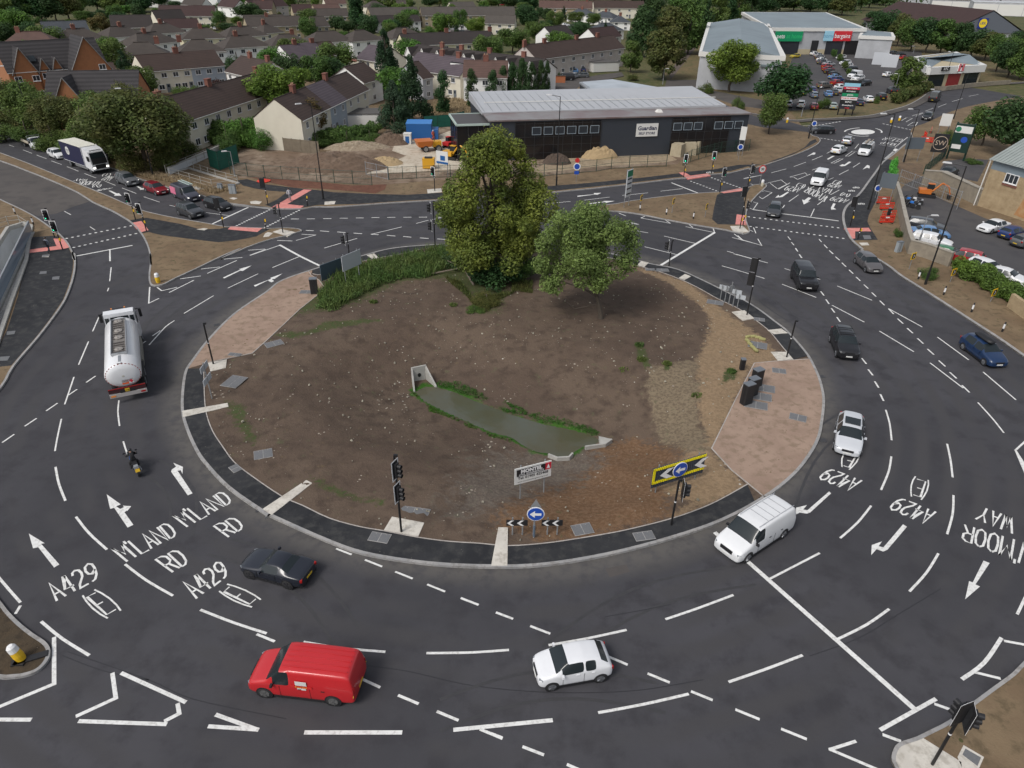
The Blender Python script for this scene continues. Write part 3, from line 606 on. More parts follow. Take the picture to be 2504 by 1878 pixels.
GL={'A':[[(0,0),(.5,1),(1,0)],[(.2,.36),(.8,.36)]],'4':[[(.72,0),(.72,1),(.62,1),(0,.32),(1,.32)]],'2':[[(.05,.78),(.15,.93),(.45,1),(.8,.93),(.92,.72),(.8,.5),(.2,.2),(.02,0),(1,0)]],'9':[[(.12,0),(.5,.04),(.85,.25),(.97,.6),(.9,.88),(.55,1),(.15,.9),(.02,.68),(.15,.47),(.5,.38),(.92,.55)]],'(':[[(.8,1.14),(.25,.86),(.0,.5),(.25,.14),(.8,-.14)]],')':[[(.2,1.14),(.75,.86),(1.,.5),(.75,.14),(.2,-.14)]],'E':[[(1,1),(0,1),(0,0),(1,0)],[(0,.52),(.75,.52)]],'M':[[(0,0),(0,1),(.5,.4),(1,1),(1,0)]],"'":[[(.5,1.1),(.5,.9)]],'L':[[(0,1),(0,0),(1,0)]],'N':[[(0,0),(0,1),(1,0),(1,1)]],'D':[[(0,0),(0,1),(.5,1),(.88,.85),(1,.5),(.88,.15),(.5,0),(0,0)]],'R':[[(0,0),(0,1),(.6,1),(.95,.88),(.95,.6),(.6,.48),(0,.48)],[(.5,.48),(1,0)]],'W':[[(0,1),(.22,0),(.5,.75),(.78,0),(1,1)]],'Y':[[(0,1),(.5,.5),(1,1)],[(.5,.5),(.5,0)]],'O':[[(.5,1),(.12,.88),(0,.5),(.12,.12),(.5,0),(.88,.12),(1,.5),(.88,.88),(.5,1)]],'K':[[(0,0),(0,1)],[(1,1),(0,.45),(1,0)]],'P':[[(0,0),(0,1),(.7,1),(1,.85),(1,.6),(.7,.45),(0,.45)]],'C':[[(1,.85),(.6,1),(.15,.85),(0,.5),(.15,.15),(.6,0),(1,.15)]],'3':[[(.05,.85),(.5,1),(.9,.8),(.5,.52),(.95,.25),(.5,0),(0,.15)]],'0':[[(.5,1),(0,.5),(.5,0),(1,.5),(.5,1)]],'1':[[(.5,0),(.5,1)]]}
def road_text(txt,s,w=.11,mb=None):
 q=WP(s,ZM);BL,BR,TR_,TL=q
 wd=[(.36 if c in "()" else .15 if c=="'" else .6 if c=='1' else 1.15 if c in 'MW' else 1.)for c in txt];gap=.32 if '(' not in txt else .13;tot=sum(wd)+gap*(len(txt)-1);x=0.
 for c,cw in zip(txt,wd):
  for st_ in GL.get(c,[]):
   pts=[]
   for a,b in st_:
    u=(x+a*cw)/tot;p=BL.lerp(BR,u).lerp(TL.lerp(TR_,u),b);pts.append(p)
   mb.ribbon(pts,w,zz())
  x+=cw+gap
TX=MB()
for t in(("A429","v5 475,1325 830,1130 765,1000 368,1200"),("(E)","b1 790,345 930,265 770,140 640,205"),("M'LAND","v5 1060,997 1475,775 1392,672 932,890"),("RD","v5 1440,1085 1570,1005 1475,893 1293,978"),("M'LAND","v5 1562,708 1932,500 1850,412 1437,614"),("RD","v5 1905,793 2032,712 1945,625 1778,700"),("A429","v5 1640,1305 1905,1105 1830,990 1490,1188"),("(E)","b1 1905,265 2000,185 1795,92 1708,168"),("A429","v8 862,322 590,222 500,305 772,418"),("(E)","v8 855,118 705,95 688,192 780,222"),("A429","v8 1478,582 1175,465 1085,555 1402,692"),("(E)","v8 1430,342 1285,300 1262,432 1380,470"),("WAY","v8 2122,632 1870,545 1810,645 2112,765"),("W'MOOR","v8 2290,860 1720,690 1695,815 2262,1048")):
 road_text(t[0],t[1],.085 if '(' in t[0]else .12,TX)
for t in(("A429","u8 492,665 388,645 355,678 465,700"),("(E)","u8 527,640 468,625 448,650 508,665"),("W'MOOR","u8 702,722 548,655 512,692 665,770"),("WAY","u8 742,668 622,655 600,685 705,708"),("A429","u8 803,640 715,626 690,650 780,668"),("(E)","u8 805,612 752,604 728,628 778,634"),("A429","u8 862,752 742,728 706,756 825,782"),("(W)","u8 873,712 812,697 788,718 850,732"),("KEEP","u8 1225,318 1122,303 1100,320 1205,336"),("CLEAR","u8 1283,288 1145,270 1112,290 1250,308"),("A429","u5 872,660 762,672 735,692 840,670"),("(N)","u5 787,638 727,636 710,655 770,658"),("W'MOOR","u5 785,608 620,612 590,642 755,638"),("WAY","u5 682,594 590,590 568,607 660,612"),("AND","u5 880,575 835,572 775,600 850,612"),("(1)","u5 860,552 805,552 785,570 845,572")):
 road_text(t[0],t[1],.12,TX)
struct(TX.obj('road_lettering',M_PAINT))
bm_=MB()
for v,cx,cy in(('u8',955,785),('u8',880,685),('u7',1875,507),('u8',915,660)):
 for dx in(-14,14):
  bm_.ribbon([W(v,cx+dx+10*math.cos(t*.7),cy+5*math.sin(t*.7),.134)for t in range(10)],.1,.134)
 bm_.ribbon([W(v,cx-14,cy,.134),W(v,cx,cy-8,.134),W(v,cx+14,cy,.134)],.1,.134)
struct(bm_.obj('cycle_marking',M_PAINT))
sm_=MB()
for s in("f 885,1626 1000,1642 1130,1672 1260,1688 1400,1694 1560,1688 1720,1662","f 1980,1604 2100,1560 2200,1500 2300,1440","b1 520,610 1150,830 1500,980 2212,1130","b1 480,640 800,760 1150,830","f 1480,1508 1560,1494 1640,1478"):
 sm_.ribbon(interp(WP(s,.003),5),.05,.003)
struct(sm_.obj('tar_seam',M_BLACKSEAM))
for k_,(a,b)in enumerate((((-16.5,28.6),(-8,22.6)),((2,21.5),(13,27)),((-24,36),(-19,29)),((17,33),(27,44)),((-31,52),(-32,62)),((28,56),(25,70)),((-3,18.5),(7,19.5)))):
 m_=MB();A_=Vector((*a,.002));B_=Vector((*b,.002));d_=(B_-A_);n_=Vector((-d_.y,d_.x,0)).normalized()
 for s_ in(-.75,.75):m_.ribbon([A_.lerp(B_,i/8)+n_*(s_+1.1*math.sin(i/8*math.pi))for i in range(9)],.17,.0025+k_*.0001)
 struct(m_.obj('tyre_mark',mat('rubber mark',(.030,.030,.033),rough=.75,noise=(1.5,.25),col2=(.045,.044,.047))))
pt=MB();pt.flat(P2(WP("v7 885,980 1050,948 1075,1005 920,1048")),.003);struct(pt.obj('road_patch',M_OLD))
gl=MB()
for v,x,y,rz in(('v4',655,1008,15),('v4',668,1497,5),('v1',1758,645,30),('v5',2160,560,30)):
 p=W(v,x,y,.01);gl.box(p,(.5,.45,.02),R(rz))
 for k in range(4):gl.box(p+Vector((0,-.16+k*.1,.012)),(.42,.03,.01),R(rz))
struct(gl.obj('road_gully',mat('cast iron',(.05,.05,.055),rough=.6)))
# VEHICLES
M_GLASS=mat('window glass',(.016,.022,.025),rough=.16,spec=.45)
M_TYRE=mat('tyre',(.018,.018,.019),rough=.85)
M_RIM=mat('alloy',(.32,.33,.35),rough=.35,metal=.8)
M_RIMD=mat('dark alloy',(.06,.06,.065),rough=.4,metal=.6)
M_TRIM=mat('black trim',(.014,.014,.016),rough=.55)
M_LAMP=mat('headlamp',(.20,.22,.24),rough=.12,spec=.8)
M_TAIL=mat('tail lamp',(.35,.012,.01),rough=.2)
M_AMB=mat('amber lamp',(.75,.25,.03),rough=.3)
M_PLW=mat('white plate',(.62,.62,.6),rough=.5);M_PLY=mat('yellow plate',(.62,.42,.03),rough=.5)
M_SILV=mat('silver metal',(.42,.43,.44),rough=.35,metal=.7)
M_LIT=mat('lit headlamp',(1,.97,.9),rough=.2,emit=1.6)
def paint(name,col,rough=.28,metal=.0,dirt=.12):
 return mat('paint '+name,col,rough=rough,metal=metal,coat=.4,noise=(1.3,.35),col2=tuple(c*(1-dirt)+.02*dirt for c in col))
CARS=dict(hatch=dict(L=4.1,W=1.78,st=[(0,.72,.26,.52,.56,.8,''),(.015,.86,.2,.62,.68,.82,''),(.07,.96,.19,.72,.80,.84,''),(.17,.99,.19,.82,.90,.86,''),(.26,1,.2,.90,.98,.86,'w'),(.335,1,.2,.92,1.2,.76,'ws'),(.41,1,.2,.93,1.41,.68,'s'),(.56,1,.2,.94,1.47,.68,''),(.575,1,.2,.94,1.47,.68,'s'),(.75,1,.2,.97,1.45,.67,'s'),(.84,.99,.2,.99,1.42,.66,''),(.90,.98,.22,1.0,1.38,.65,'r'),(.965,.94,.26,1.0,1.06,.72,''),(1,.80,.34,.86,.88,.8,'')]),suv=dict(L=4.35,W=1.82,st=[(0,.76,.34,.70,.74,.82,''),(.015,.88,.28,.82,.88,.84,''),(.07,.97,.26,.92,1.0,.86,''),(.2,1,.26,1.0,1.08,.88,''),(.27,1,.26,1.04,1.13,.88,'w'),(.335,1,.26,1.05,1.38,.8,'ws'),(.4,1,.26,1.06,1.6,.72,'s'),(.55,1,.26,1.07,1.66,.72,''),(.565,1,.26,1.07,1.66,.72,'s'),(.76,1,.26,1.1,1.64,.71,''),(.775,1,.26,1.1,1.63,.71,'s'),(.88,.99,.27,1.12,1.6,.7,''),(.92,.98,.28,1.12,1.56,.69,'r'),(.975,.95,.32,1.12,1.2,.75,''),(1,.84,.4,1.0,1.02,.8,'')]),saloon=dict(L=4.6,W=1.82,st=[(0,.72,.26,.52,.56,.8,''),(.015,.86,.2,.62,.68,.82,''),(.07,.96,.18,.70,.78,.84,''),(.2,1,.18,.80,.88,.86,''),(.28,1,.18,.86,.95,.86,'w'),(.34,1,.18,.88,1.14,.76,'ws'),(.40,1,.18,.89,1.34,.67,'s'),(.53,1,.18,.90,1.41,.66,''),(.542,1,.18,.90,1.41,.66,'s'),(.68,1,.18,.92,1.38,.65,'s'),(.75,1,.18,.94,1.30,.65,'r'),(.85,.99,.2,.95,1.03,.74,''),(.97,.95,.24,.95,.99,.8,''),(1,.82,.3,.84,.86,.8,'')]),coupe=dict(L=3.95,W=1.73,st=[(0,.62,.24,.46,.5,.8,''),(.02,.80,.18,.54,.60,.84,''),(.08,.94,.16,.62,.70,.86,''),(.2,1,.16,.70,.79,.88,''),(.34,.98,.16,.76,.86,.86,'w'),(.39,.98,.16,.77,1.02,.76,'ws'),(.45,.98,.16,.78,1.18,.68,'s'),(.55,.98,.16,.79,1.23,.67,'s'),(.64,.98,.16,.82,1.2,.66,''),(.68,.99,.16,.85,1.14,.66,'r'),(.78,1,.17,.88,.96,.76,''),(.92,.96,.2,.86,.90,.8,''),(.98,.88,.26,.82,.86,.8,''),(1,.72,.34,.70,.73,.8,'')]),mini=dict(L=3.57,W=1.63,st=[(0,.70,.30,.58,.62,.8,''),(.02,.84,.22,.70,.76,.82,''),(.07,.95,.19,.80,.88,.84,''),(.16,.99,.19,.88,.97,.86,''),(.23,1,.2,.94,1.04,.86,'w'),(.31,1,.2,.95,1.28,.78,'ws'),(.39,1,.2,.96,1.45,.70,'s'),(.60,1,.2,.98,1.50,.70,''),(.615,1,.2,.98,1.50,.70,'s'),(.76,1,.2,1.0,1.46,.68,''),(.83,.99,.2,1.0,1.4,.68,'r'),(.93,.97,.24,1.0,1.12,.76,''),(.98,.92,.28,.92,.98,.8,''),(1,.8,.36,.78,.8,.8,'')]),estate=dict(L=4.6,W=1.83,st=[(0,.72,.26,.54,.58,.8,''),(.015,.86,.2,.64,.70,.82,''),(.07,.96,.19,.74,.82,.84,''),(.2,1,.19,.84,.92,.86,''),(.26,1,.2,.9,.98,.86,'w'),(.32,1,.2,.92,1.2,.76,'ws'),(.38,1,.2,.93,1.42,.68,'s'),(.52,1,.2,.94,1.48,.68,''),(.532,1,.2,.94,1.48,.68,'s'),(.70,1,.2,.96,1.47,.67,''),(.712,1,.2,.96,1.47,.67,'s'),(.88,.99,.2,.98,1.42,.66,''),(.925,.98,.22,.99,1.38,.65,'r'),(.98,.95,.26,.99,1.06,.72,''),(1,.82,.34,.86,.88,.8,'')]),offroad=dict(L=4.75,W=1.95,st=[(0,.86,.40,.86,.90,.86,''),(.012,.94,.34,.98,1.05,.88,''),(.06,.99,.30,1.06,1.16,.9,''),(.2,1,.30,1.1,1.2,.9,''),(.28,1,.3,1.14,1.24,.9,'w'),(.315,1,.3,1.15,1.5,.84,'ws'),(.36,1,.3,1.16,1.82,.80,'s'),(.54,1,.3,1.17,1.9,.80,''),(.555,1,.3,1.17,1.9,.80,'s'),(.76,1,.3,1.19,1.9,.80,''),(.80,1,.3,1.19,1.9,.80,'s'),(.92,1,.3,1.2,1.88,.80,''),(.955,.99,.3,1.2,1.85,.80,'r'),(.985,.98,.34,1.18,1.3,.86,''),(1,.92,.4,1.05,1.08,.88,'')]),van=dict(L=5.1,W=1.93,st=[(0,.78,.28,.60,.64,.82,''),(.01,.88,.22,.74,.80,.84,''),(.045,.96,.2,.86,.95,.86,''),(.12,.99,.2,.98,1.09,.88,''),(.195,1,.2,1.04,1.19,.88,'w'),(.26,1,.2,1.05,1.52,.86,'ws'),(.325,1,.2,1.06,1.82,.83,'s'),(.415,1,.2,1.06,1.90,.84,''),(.42,1,.2,1.2,1.91,.85,''),(.6,1,.2,1.2,1.92,.85,''),(.8,1,.2,1.2,1.92,.85,''),(.93,.99,.2,1.2,1.90,.85,''),(.97,.98,.22,1.18,1.85,.84,''),(.992,.96,.3,1.15,1.3,.88,''),(1,.92,.36,1.0,1.05,.88,'')]),minibus=dict(L=5.9,W=2.05,st=[(0,.78,.36,.80,.86,.82,''),(.015,.88,.28,.96,1.04,.84,''),(.06,.97,.26,1.10,1.2,.86,''),(.12,1,.26,1.2,1.32,.88,'w'),(.165,1,.26,1.24,1.75,.86,'ws'),(.21,1,.26,1.26,2.25,.84,'s'),(.34,1,.26,1.3,2.38,.84,''),(.355,1,.26,1.3,2.38,.84,'s'),(.6,1,.26,1.3,2.4,.84,''),(.615,1,.26,1.3,2.4,.84,'s'),(.88,1,.26,1.3,2.4,.84,''),(.93,.99,.26,1.3,2.38,.84,'r'),(.985,.98,.3,1.3,1.42,.88,''),(1,.94,.4,1.1,1.14,.88,'')]),)
def loft(kind,stretch=1.,up=1.):
 """one smooth shell, cut afterwards into painted body and glass"""
 k=CARS[kind];L=k['L']*stretch;Wd=k['W'];vs=[];fs=[];mi=[]
 S=k['st']
 for(t,wf,zf,zb,zr,rw,fl)in S:
  x=L*(.5-t);h=Wd/2*wf;rr=h*rw;zr*=up
  ring=[(0,zf),(h*.86,zf),(h*.985,zf+.1),(h,zf+(zb-zf)*.6),(h*.975,zb),(rr,zr-(.05 if zr-zb>.2 else .02)),(rr*.8,zr),(0,zr+.025)]
  ring=ring+[(-a,b)for a,b in ring[-2:0:-1]]
  vs+=[(x,y,z)for y,z in ring]
 n=14
 for i in range(len(S)-1):
  fl=S[i][6]
  for j in range(n):
   a=i*n+j;b=i*n+(j+1)%n;fs.append((a,b,b+n,a+n))
   g=0
   if 's' in fl and j in(4,9):g=1
   if 'w' in fl and j in(5,6,7,8):g=1
   if 'r' in fl and j in(5,6,7,8):g=1
   mi.append(g)
 fs.append(tuple(range(n))[::-1]);mi.append(0);fs.append(tuple(range((len(S)-1)*n,len(S)*n)));mi.append(0)
 me=bpy.data.meshes.new('shell');me.from_pydata(vs,[],[f[::-1]for f in fs]);me.polygons.foreach_set('material_index',mi);me.update()
 me.materials.append(M_TRIM);me.materials.append(M_GLASS)
 bm=bmesh.new();bm.from_mesh(me);bmesh.ops.recalc_face_normals(bm,faces=bm.faces)
 cl=bm.edges.layers.float.get('crease_edge')or bm.edges.layers.float.new('crease_edge')
 for e in bm.edges:
  m_={f.material_index for f in e.link_faces};ia,ib=(v.index for v in e.verts)
  if len(m_)==2:e[cl]=.6
  elif ia%14==ib%14 and ia%14 in(2,3,4,5,9,10,11,12):e[cl]=.32
 bm.to_mesh(me);bm.free()
 o=bpy.data.objects.new('s',me);C.objects.link(o);md=o.modifiers.new('s','SUBSURF');md.levels=md.render_levels=2
 dg=bpy.context.evaluated_depsgraph_get();ev=bpy.data.meshes.new_from_object(o.evaluated_get(dg));bpy.data.objects.remove(o)
 out=[]
 for g in(0,1):
  bm=bmesh.new();bm.from_mesh(ev);bmesh.ops.delete(bm,geom=[f for f in bm.faces if f.material_index!=g],context='FACES')
  for f in bm.faces:f.material_index=0;f.smooth=True
  m2=bpy.data.meshes.new(('body','windows')[g]);bm.to_mesh(m2);bm.free();out.append(m2)
 return out[0],out[1],L,Wd
WHEELS={}
def wheel(parent,x,y,r,side,rim=None,wd=.21,name='wheel'):
 rim=rim or M_RIM
 key=(round(r,2),rim.name,wd)
 if key not in WHEELS:
  pr=[(r*.62,-wd/2),(r*.92,-wd/2),(r,-wd/2+.04),(r,wd/2-.04),(r*.92,wd/2),(r*.62,wd/2)]
  t=MB().lathe(pr,20,M=Matrix.Rotation(R(90),3,'X')).mesh('tyre',M_TYRE,True)
  m=MB();m.lathe([(r*.66,-.02),(r*.66,.02),(r*.2,.03)],18,c=(0,-wd/2+.02,0),M=Matrix.Rotation(R(90),3,'X'))
  for k in range(5):
   a=k*2*math.pi/5;m.box((math.cos(a)*r*.35,-wd/2-.012,math.sin(a)*r*.35),(r*.6,.03,r*.16),M=Matrix.Rotation(-a,3,'Y'))
  hub=m.mesh('rim',rim)
  WHEELS[key]=(t,hub)
 t,hub=WHEELS[key]
 o=link(name,t,parent);o.location=(x,y,r);o.rotation_euler=(0,0,0 if side<0 else R(180))
 link('rim',hub,o)
 return o
def vehicle(kind,label,cat,body,name,stretch=1.,up=1.,rim=None,lit=False,rails=False,simple=False,trim_low=True):
 b,g,L,Wd=loft(kind,stretch,up)
 t=thing(name,label,cat)
 b.materials.clear();b.materials.append(body);g.materials.clear();g.materials.append(M_GLASS)
 link('body',b,t);link('windows',g,t)
 S=CARS[kind]['st'];big=kind in('suv','offroad','van','minibus')
 r=dict(hatch=.31,mini=.29,coupe=.31,saloon=.32,estate=.32,suv=.34,offroad=.39,van=.34,minibus=.35)[kind]
 xf=L*(.5-(.175 if kind!='van' else .165));xr=-L*(.5-(.19 if kind not in('van','minibus')else .20))
 if kind=='mini':xf=L*.32;xr=-L*.33
 if kind=='coupe':xf=L*.31;xr=-L*.28
 am=MB()
 for x in(xf,xr):
  for s in(-1,1):
   wheel(t,x,s*(Wd/2-.10),r,s,rim)
   if simple:continue
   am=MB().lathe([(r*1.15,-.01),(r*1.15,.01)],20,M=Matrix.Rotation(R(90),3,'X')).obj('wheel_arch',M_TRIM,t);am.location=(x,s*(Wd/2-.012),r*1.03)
 hb=S[3][3]
 if trim_low:
  lo=MB();zf=S[4][2]
  lo.box((0,0,zf+.02),(L*.5,Wd*.985,.1));lo.box((L*.492-.05,0,zf+.13),(.1,Wd*.72,.14));lo.box((-L*.492+.05,0,zf+.14),(.1,Wd*.80,.16))
  lo.obj('bumper',M_TRIM,t)
 gz=S[1][3]-.05
 MB().box((L*.5-.035,0,gz),(.06,Wd*.42,.16 if not big else .22)).obj('grille',M_TRIM,t)
 for s in(-1,1):
  h=MB();s1=S[2];h.box((L*(.5-s1[0]*.72),s*Wd/2*(S[1][1]+s1[1])*.5*.84,S[1][3]+.0),(.2,Wd*.1,.12),rz=R(-s*40));h.obj('headlamp',M_LIT if lit else M_LAMP,t)
  k=MB();tz=S[-2][3]-.12;k.box((-L*.487+.02,s*Wd*.385,tz),(.12,Wd*.1,.16 if not big else .34),rz=R(s*20));k.obj('tail_lamp',M_TAIL,t)
  m=MB();ws=[q for q in S if 'w' in q[6]][-1];mx_=L*(.5-ws[0]);m.box((mx_,s*(Wd/2+.08),ws[3]+.06),(.12,.18,.13),taper=.8);m.obj('wing_mirror',body if kind not in('van',)else M_TRIM,t)
 MB().box((L*.5+.006,0,S[1][2]+.22),(.02,.5,.11)).obj('front_plate',M_PLW,t)
 MB().box((-L*.5-.006,0,S[-1][2]+.2),(.02,.5,.11)).obj('rear_plate',M_PLY,t)
 if not simple:
  zt=S[7][3]-.1;zr=S[7][3]
  for s in(-1,1):
   for xx in(-.05,-.22*L):MB().box((xx,s*(Wd/2+.008),zt),(.16,.03,.03)).obj('door_handle',M_TRIM if big else body,t)
  for s in(-1,1):
   for xx in(.155*L,-.04*L,-.2*L)if kind not in('van','coupe','mini')else(.18*L,-.1*L):MB().box((xx,s*(Wd/2*.998),S[5][2]+(zr-S[5][2])*.55),(.012,.012,(zr-S[5][2])*.75)).obj('door_seam',M_TRIM,t)
 if rails:
  ra=MB();zt=max(q[4]for q in S)*up
  for s in(-1,1):ra.tube((L*.08,s*Wd*.32,zt+.05),(-L*.36,s*Wd*.32,zt+.03),.02)
  for xx in(.02,-.2):ra.box((L*xx,0,zt+.08),(.1,Wd*.66,.04))
  ra.obj('roof_bar',M_TRIM,t)
 return t
def put(t,front,rear,z=0.,axle=None):
 """stand a vehicle so that its axis runs rear -> front ; points on the road"""
 c=(front+rear)/2;d=front-rear
 t.location=(c.x,c.y,z);t.rotation_euler=(0,0,math.atan2(d.y,d.x))
 return t
def at_px(t,v,x,y,ang,z=0.,h=.0):
 """centre of the vehicle seen at x,y (height h above the road), heading ang degrees in plan"""
 p=W(v,x,y,z+h);t.location=(p.x,p.y,z);t.rotation_euler=(0,0,R(ang));return t
def head(v,x0,y0,x1,y1):
 a=W(v,x0,y0);b=W(v,x1,y1);d=b-a;return math.degrees(math.atan2(d.y,d.x))
P_WHITE=paint('white',(.72,.73,.74));P_BLACK=paint('black',(.012,.012,.014));P_GREY=paint('grey',(.10,.105,.11));P_SILV=paint('silver',(.42,.43,.45),rough=.32,metal=.3)
P_DGREY=paint('dark grey',(.045,.048,.054));P_BLUE=paint('blue',(.015,.035,.13));P_NAVY=paint('navy',(.012,.02,.055));P_RED=paint('red',(.30,.012,.012));P_MARO=paint('maroon',(.19,.012,.02))
P_LBLUE=paint('light blue',(.10,.22,.42));P_GREEN=paint('green',(.03,.16,.06));P_BRON=paint('bronze',(.12,.105,.09));P_YELL=paint('yellow',(.5,.38,.03));P_SLATE=paint('slate',(.014,.017,.026));P_WARM=paint('warm grey',(.10,.095,.098))
# moving traffic
t=vehicle('van','red delivery van with yellow and white markings driving round the near side','van',paint('post red',(.50,.017,.022),rough=.35),'delivery_van',rim=mat('steel rim',(.10,.10,.10),rough=.6),stretch=.985)
fr=W('b2',310,805);rr=W('b2',850,870)
def by_wheels(t,fv,rv,L,fx,rx,side,Wd,z=0.):
 """near-side wheel contact points -> pose; side=+1 when the seen wheels are on the vehicle's left"""
 d=(fv-rv);d.z=0;a=math.atan2(d.y,d.x);d.normalize();n=Vector((-d.y,d.x,0))*side
 m=(fv+rv)/2-n*(Wd/2-.04)-d*((fx+rx)/2)
 t.location=(m.x,m.y,z);t.rotation_euler=(0,0,a);return t
by_wheels(t,fr,rr,5.0,1.7,-1.5,1,1.93)
lg=MB();lg.box((-.15,.968,1.35),(.52,.012,.26));lg.obj('badge_panel',M_PLW,t)
lg=MB();lg.box((-.15,.975,1.12),(1.0,.012,.13));lg.obj('badge_stripe',mat('badge red',(.55,.02,.02)),t)
lg=MB();lg.box((-.15,.972,.98),(.4,.012,.1));lg.obj('badge_foot',M_PLW,t)
lettering('Royal Mail',.13,mat('badge yellow',(.8,.5,.03)),t,(-.15,.984,1.12),(R(90),0,R(180)))
lg=MB()
for k in range(9):
 for s in(-1,1):lg.box((-2.475,s*(.12+k*.085),.62+k*.04),(.015,.05,.5),M=Matrix.Rotation(R(s*35),3,'X'))
lg.obj('rear_chevron',mat('chevron yellow',(.62,.5,.03)),t)
lg=MB()
for y in(-.55,-.28,0,.28,.55):lg.box((-.7,y,1.945),(3.0,.035,.012))
lg.obj('roof_rib',paint('post red',(.5,.017,.022)),t)
t=vehicle('van','clean white panel van with black grille passing the white stop line','van',P_WHITE,'panel_van',stretch=1.0)
by_wheels(t,W('f',1827.5,1373),W('f',1911.6,1317),5.1,1.7,-1.53,1,1.93)
lg=MB()
for x in(-.0,-.55,-1.1,-1.65):lg.box((x,0,1.948),(.035,1.2,.012))
for y in(-.66,.66):lg.box((-.75,y,1.945),(3.2,.03,.012))
lg.obj('roof_rib',P_SILV,t)
MB().box((1.35,.1,1.2),(.22,.28,.01),M=Matrix.Rotation(R(50),3,'Y')).obj('dashboard_paper',M_PLW,t)
t=vehicle('mini','small white rounded hatchback in the near lanes','car',paint('pearl',(.74,.75,.77)),'hatchback',rim=M_RIM)
by_wheels(t,W('b3',470,755),W('b3',848,688),3.57,1.14,-1.18,1,1.63)
t=vehicle('coupe','low black sports coupe with yellow rear plate beside the dark path','car',P_SLATE,'sports_car',rim=M_RIMD)
by_wheels(t,W('f',613,1415),W('f',704,1440),3.95,1.22,-1.1,1,1.73)
t=vehicle('hatch','silver five door car with sunroof beside the buff paving','car',paint('bright silver',(.55,.57,.60),rough=.3),'saloon_car',stretch=1.09)
at_px(t,'f',2078,1058,head('f',2083,1010,2074,1110),h=.7)
MB().box((-.35,0,1.49),(.9,1.0,.02)).obj('sunroof',M_GLASS,t)
t=vehicle('suv','black estate car with silver roof bars in the inner lane','car',P_BLACK,'estate_car',rails=True,rim=M_RIM)
at_px(t,'f',2066,836,head('v4',790,680,870,860),h=.8)
t=vehicle('offroad','boxy black off road car with one amber lamp lit','car',P_BLACK,'off_road_car',rim=M_RIMD)
at_px(t,'f',1968,675,head('v4',490,200,570,340),h=.9)
MB().box((2.25,.72,.95),(.1,.16,.1)).obj('indicator',mat('lit amber',(1,.45,.05),emit=2.5),t)
t=vehicle('hatch','grey three door hatchback near the right kerb','car',P_WARM,'hatchback')
at_px(t,'f',2124,640,head('v4',960,90,1090,200),h=.7)
t=vehicle('hatch','dark blue people carrier with black roof box','car',paint('deep blue',(.010,.03,.085)),'people_carrier',stretch=1.06,up=1.05)
at_px(t,'f',2406,855,head('v4',1790,720,2010,880),h=.7)
rb=MB();rb.lathe([(.2,-1.0),(.36,-.9),(.42,-.5),(.42,.5),(.34,.9),(.15,1.0)],12,c=(0,0,0),M=Matrix.Rotation(R(90),3,'Y'));rb.v=[(v[0]-.35,v[1]*.95,1.68+v[2]*.45)for v in rb.v]
rb.obj('roof_box',M_TRIM,t,smooth=True)
t=vehicle('hatch','dark grey hatchback waiting at the stop line of the side approach','car',P_DGREY,'hatchback',rim=M_RIMD,stretch=.98)
at_px(t,'u8',285,825,head('u8',305,770,275,880),h=.7)
t=vehicle('van','white van with black bumper on the painted lane letters','van',P_WHITE,'panel_van',stretch=.98)
at_px(t,'u8',635,575,head('u8',680,520,600,620),h=1.)
t=vehicle('hatch','white hatchback leaving towards the small roundabout','car',P_WHITE,'hatchback',stretch=1.03);at_px(t,'u8',785,362,head('u8',740,380,830,340),h=.7)
t=vehicle('hatch','pale silver hatchback ahead of a white one at the give way dashes','car',P_SILV,'hatchback');at_px(t,'u8',850,292,head('u8',830,315,870,265),h=.7)
t=vehicle('van','white van with long tubes on its roof rack','van',P_WHITE,'panel_van',stretch=.97);at_px(t,'u8',995,355,head('u8',1030,320,950,395),h=1.)
rk=MB()
for x in(.6,-.4,-1.6):rk.box((x,0,2.03),(.06,1.6,.06))
rk.obj('roof_rack',M_TRIM,t)
rk=MB()
for y in(-.3,-.18,-.06,.45):rk.tube((1.3,y,2.13),(-2.4,y,2.13),.06)
rk.obj('roof_tube',mat('pale tube',(.35,.30,.24)),t)
t=vehicle('estate','black estate car turning beside the blue arrow sign','car',P_BLACK,'estate_car');at_px(t,'u8',655,212,head('u8',720,215,600,212),h=.7)
t=vehicle('estate','black saloon approaching the small roundabout along the far road','car',P_BLACK,'estate_car',lit=True);at_px(t,'u8',1470,105,head('u8',1505,75,1440,130),h=.7)
t=vehicle('minibus','black minibus with yellow rear plate driving away on the far road','minibus',P_BLACK,'minibus');at_px(t,'t4',1525,745,head('t4',1480,790,1580,725),h=1.1)
hq=head('u5',600,480,1300,720)
t=vehicle('suv','grey crossover car queueing behind a red hatchback','car',paint('mid grey',(.12,.125,.135)),'crossover_car',lit=True);at_px(t,'u5',980,590,head('u5',930,580,1030,620),h=.8)
t=vehicle('hatch','dark red hatchback in the queue by the verge','car',P_MARO,'hatchback',lit=True,stretch=1.04);at_px(t,'u5',1203,660,head('u5',1140,650,1250,690),h=.7)
t=vehicle('van','grey van with pink wrap and a ladder on its roof','van',paint('wrap grey',(.05,.052,.07)),'wrapped_van',lit=True);at_px(t,'u5',1430,690,head('u5',1340,690,1480,750),h=1.)
MB().box((-1.6,.0,1.05),(1.55,1.965,.9),taper=1.).obj('pink_wrap',mat('pink wrap',(.62,.18,.28),rough=.4),t)
ld_=MB()
for y in(.25,.75):ld_.box((-.5,y,2.08),(3.2,.06,.09))
for k in range(11):ld_.box((-2.+k*.3,.5,2.08),(.05,.5,.04))
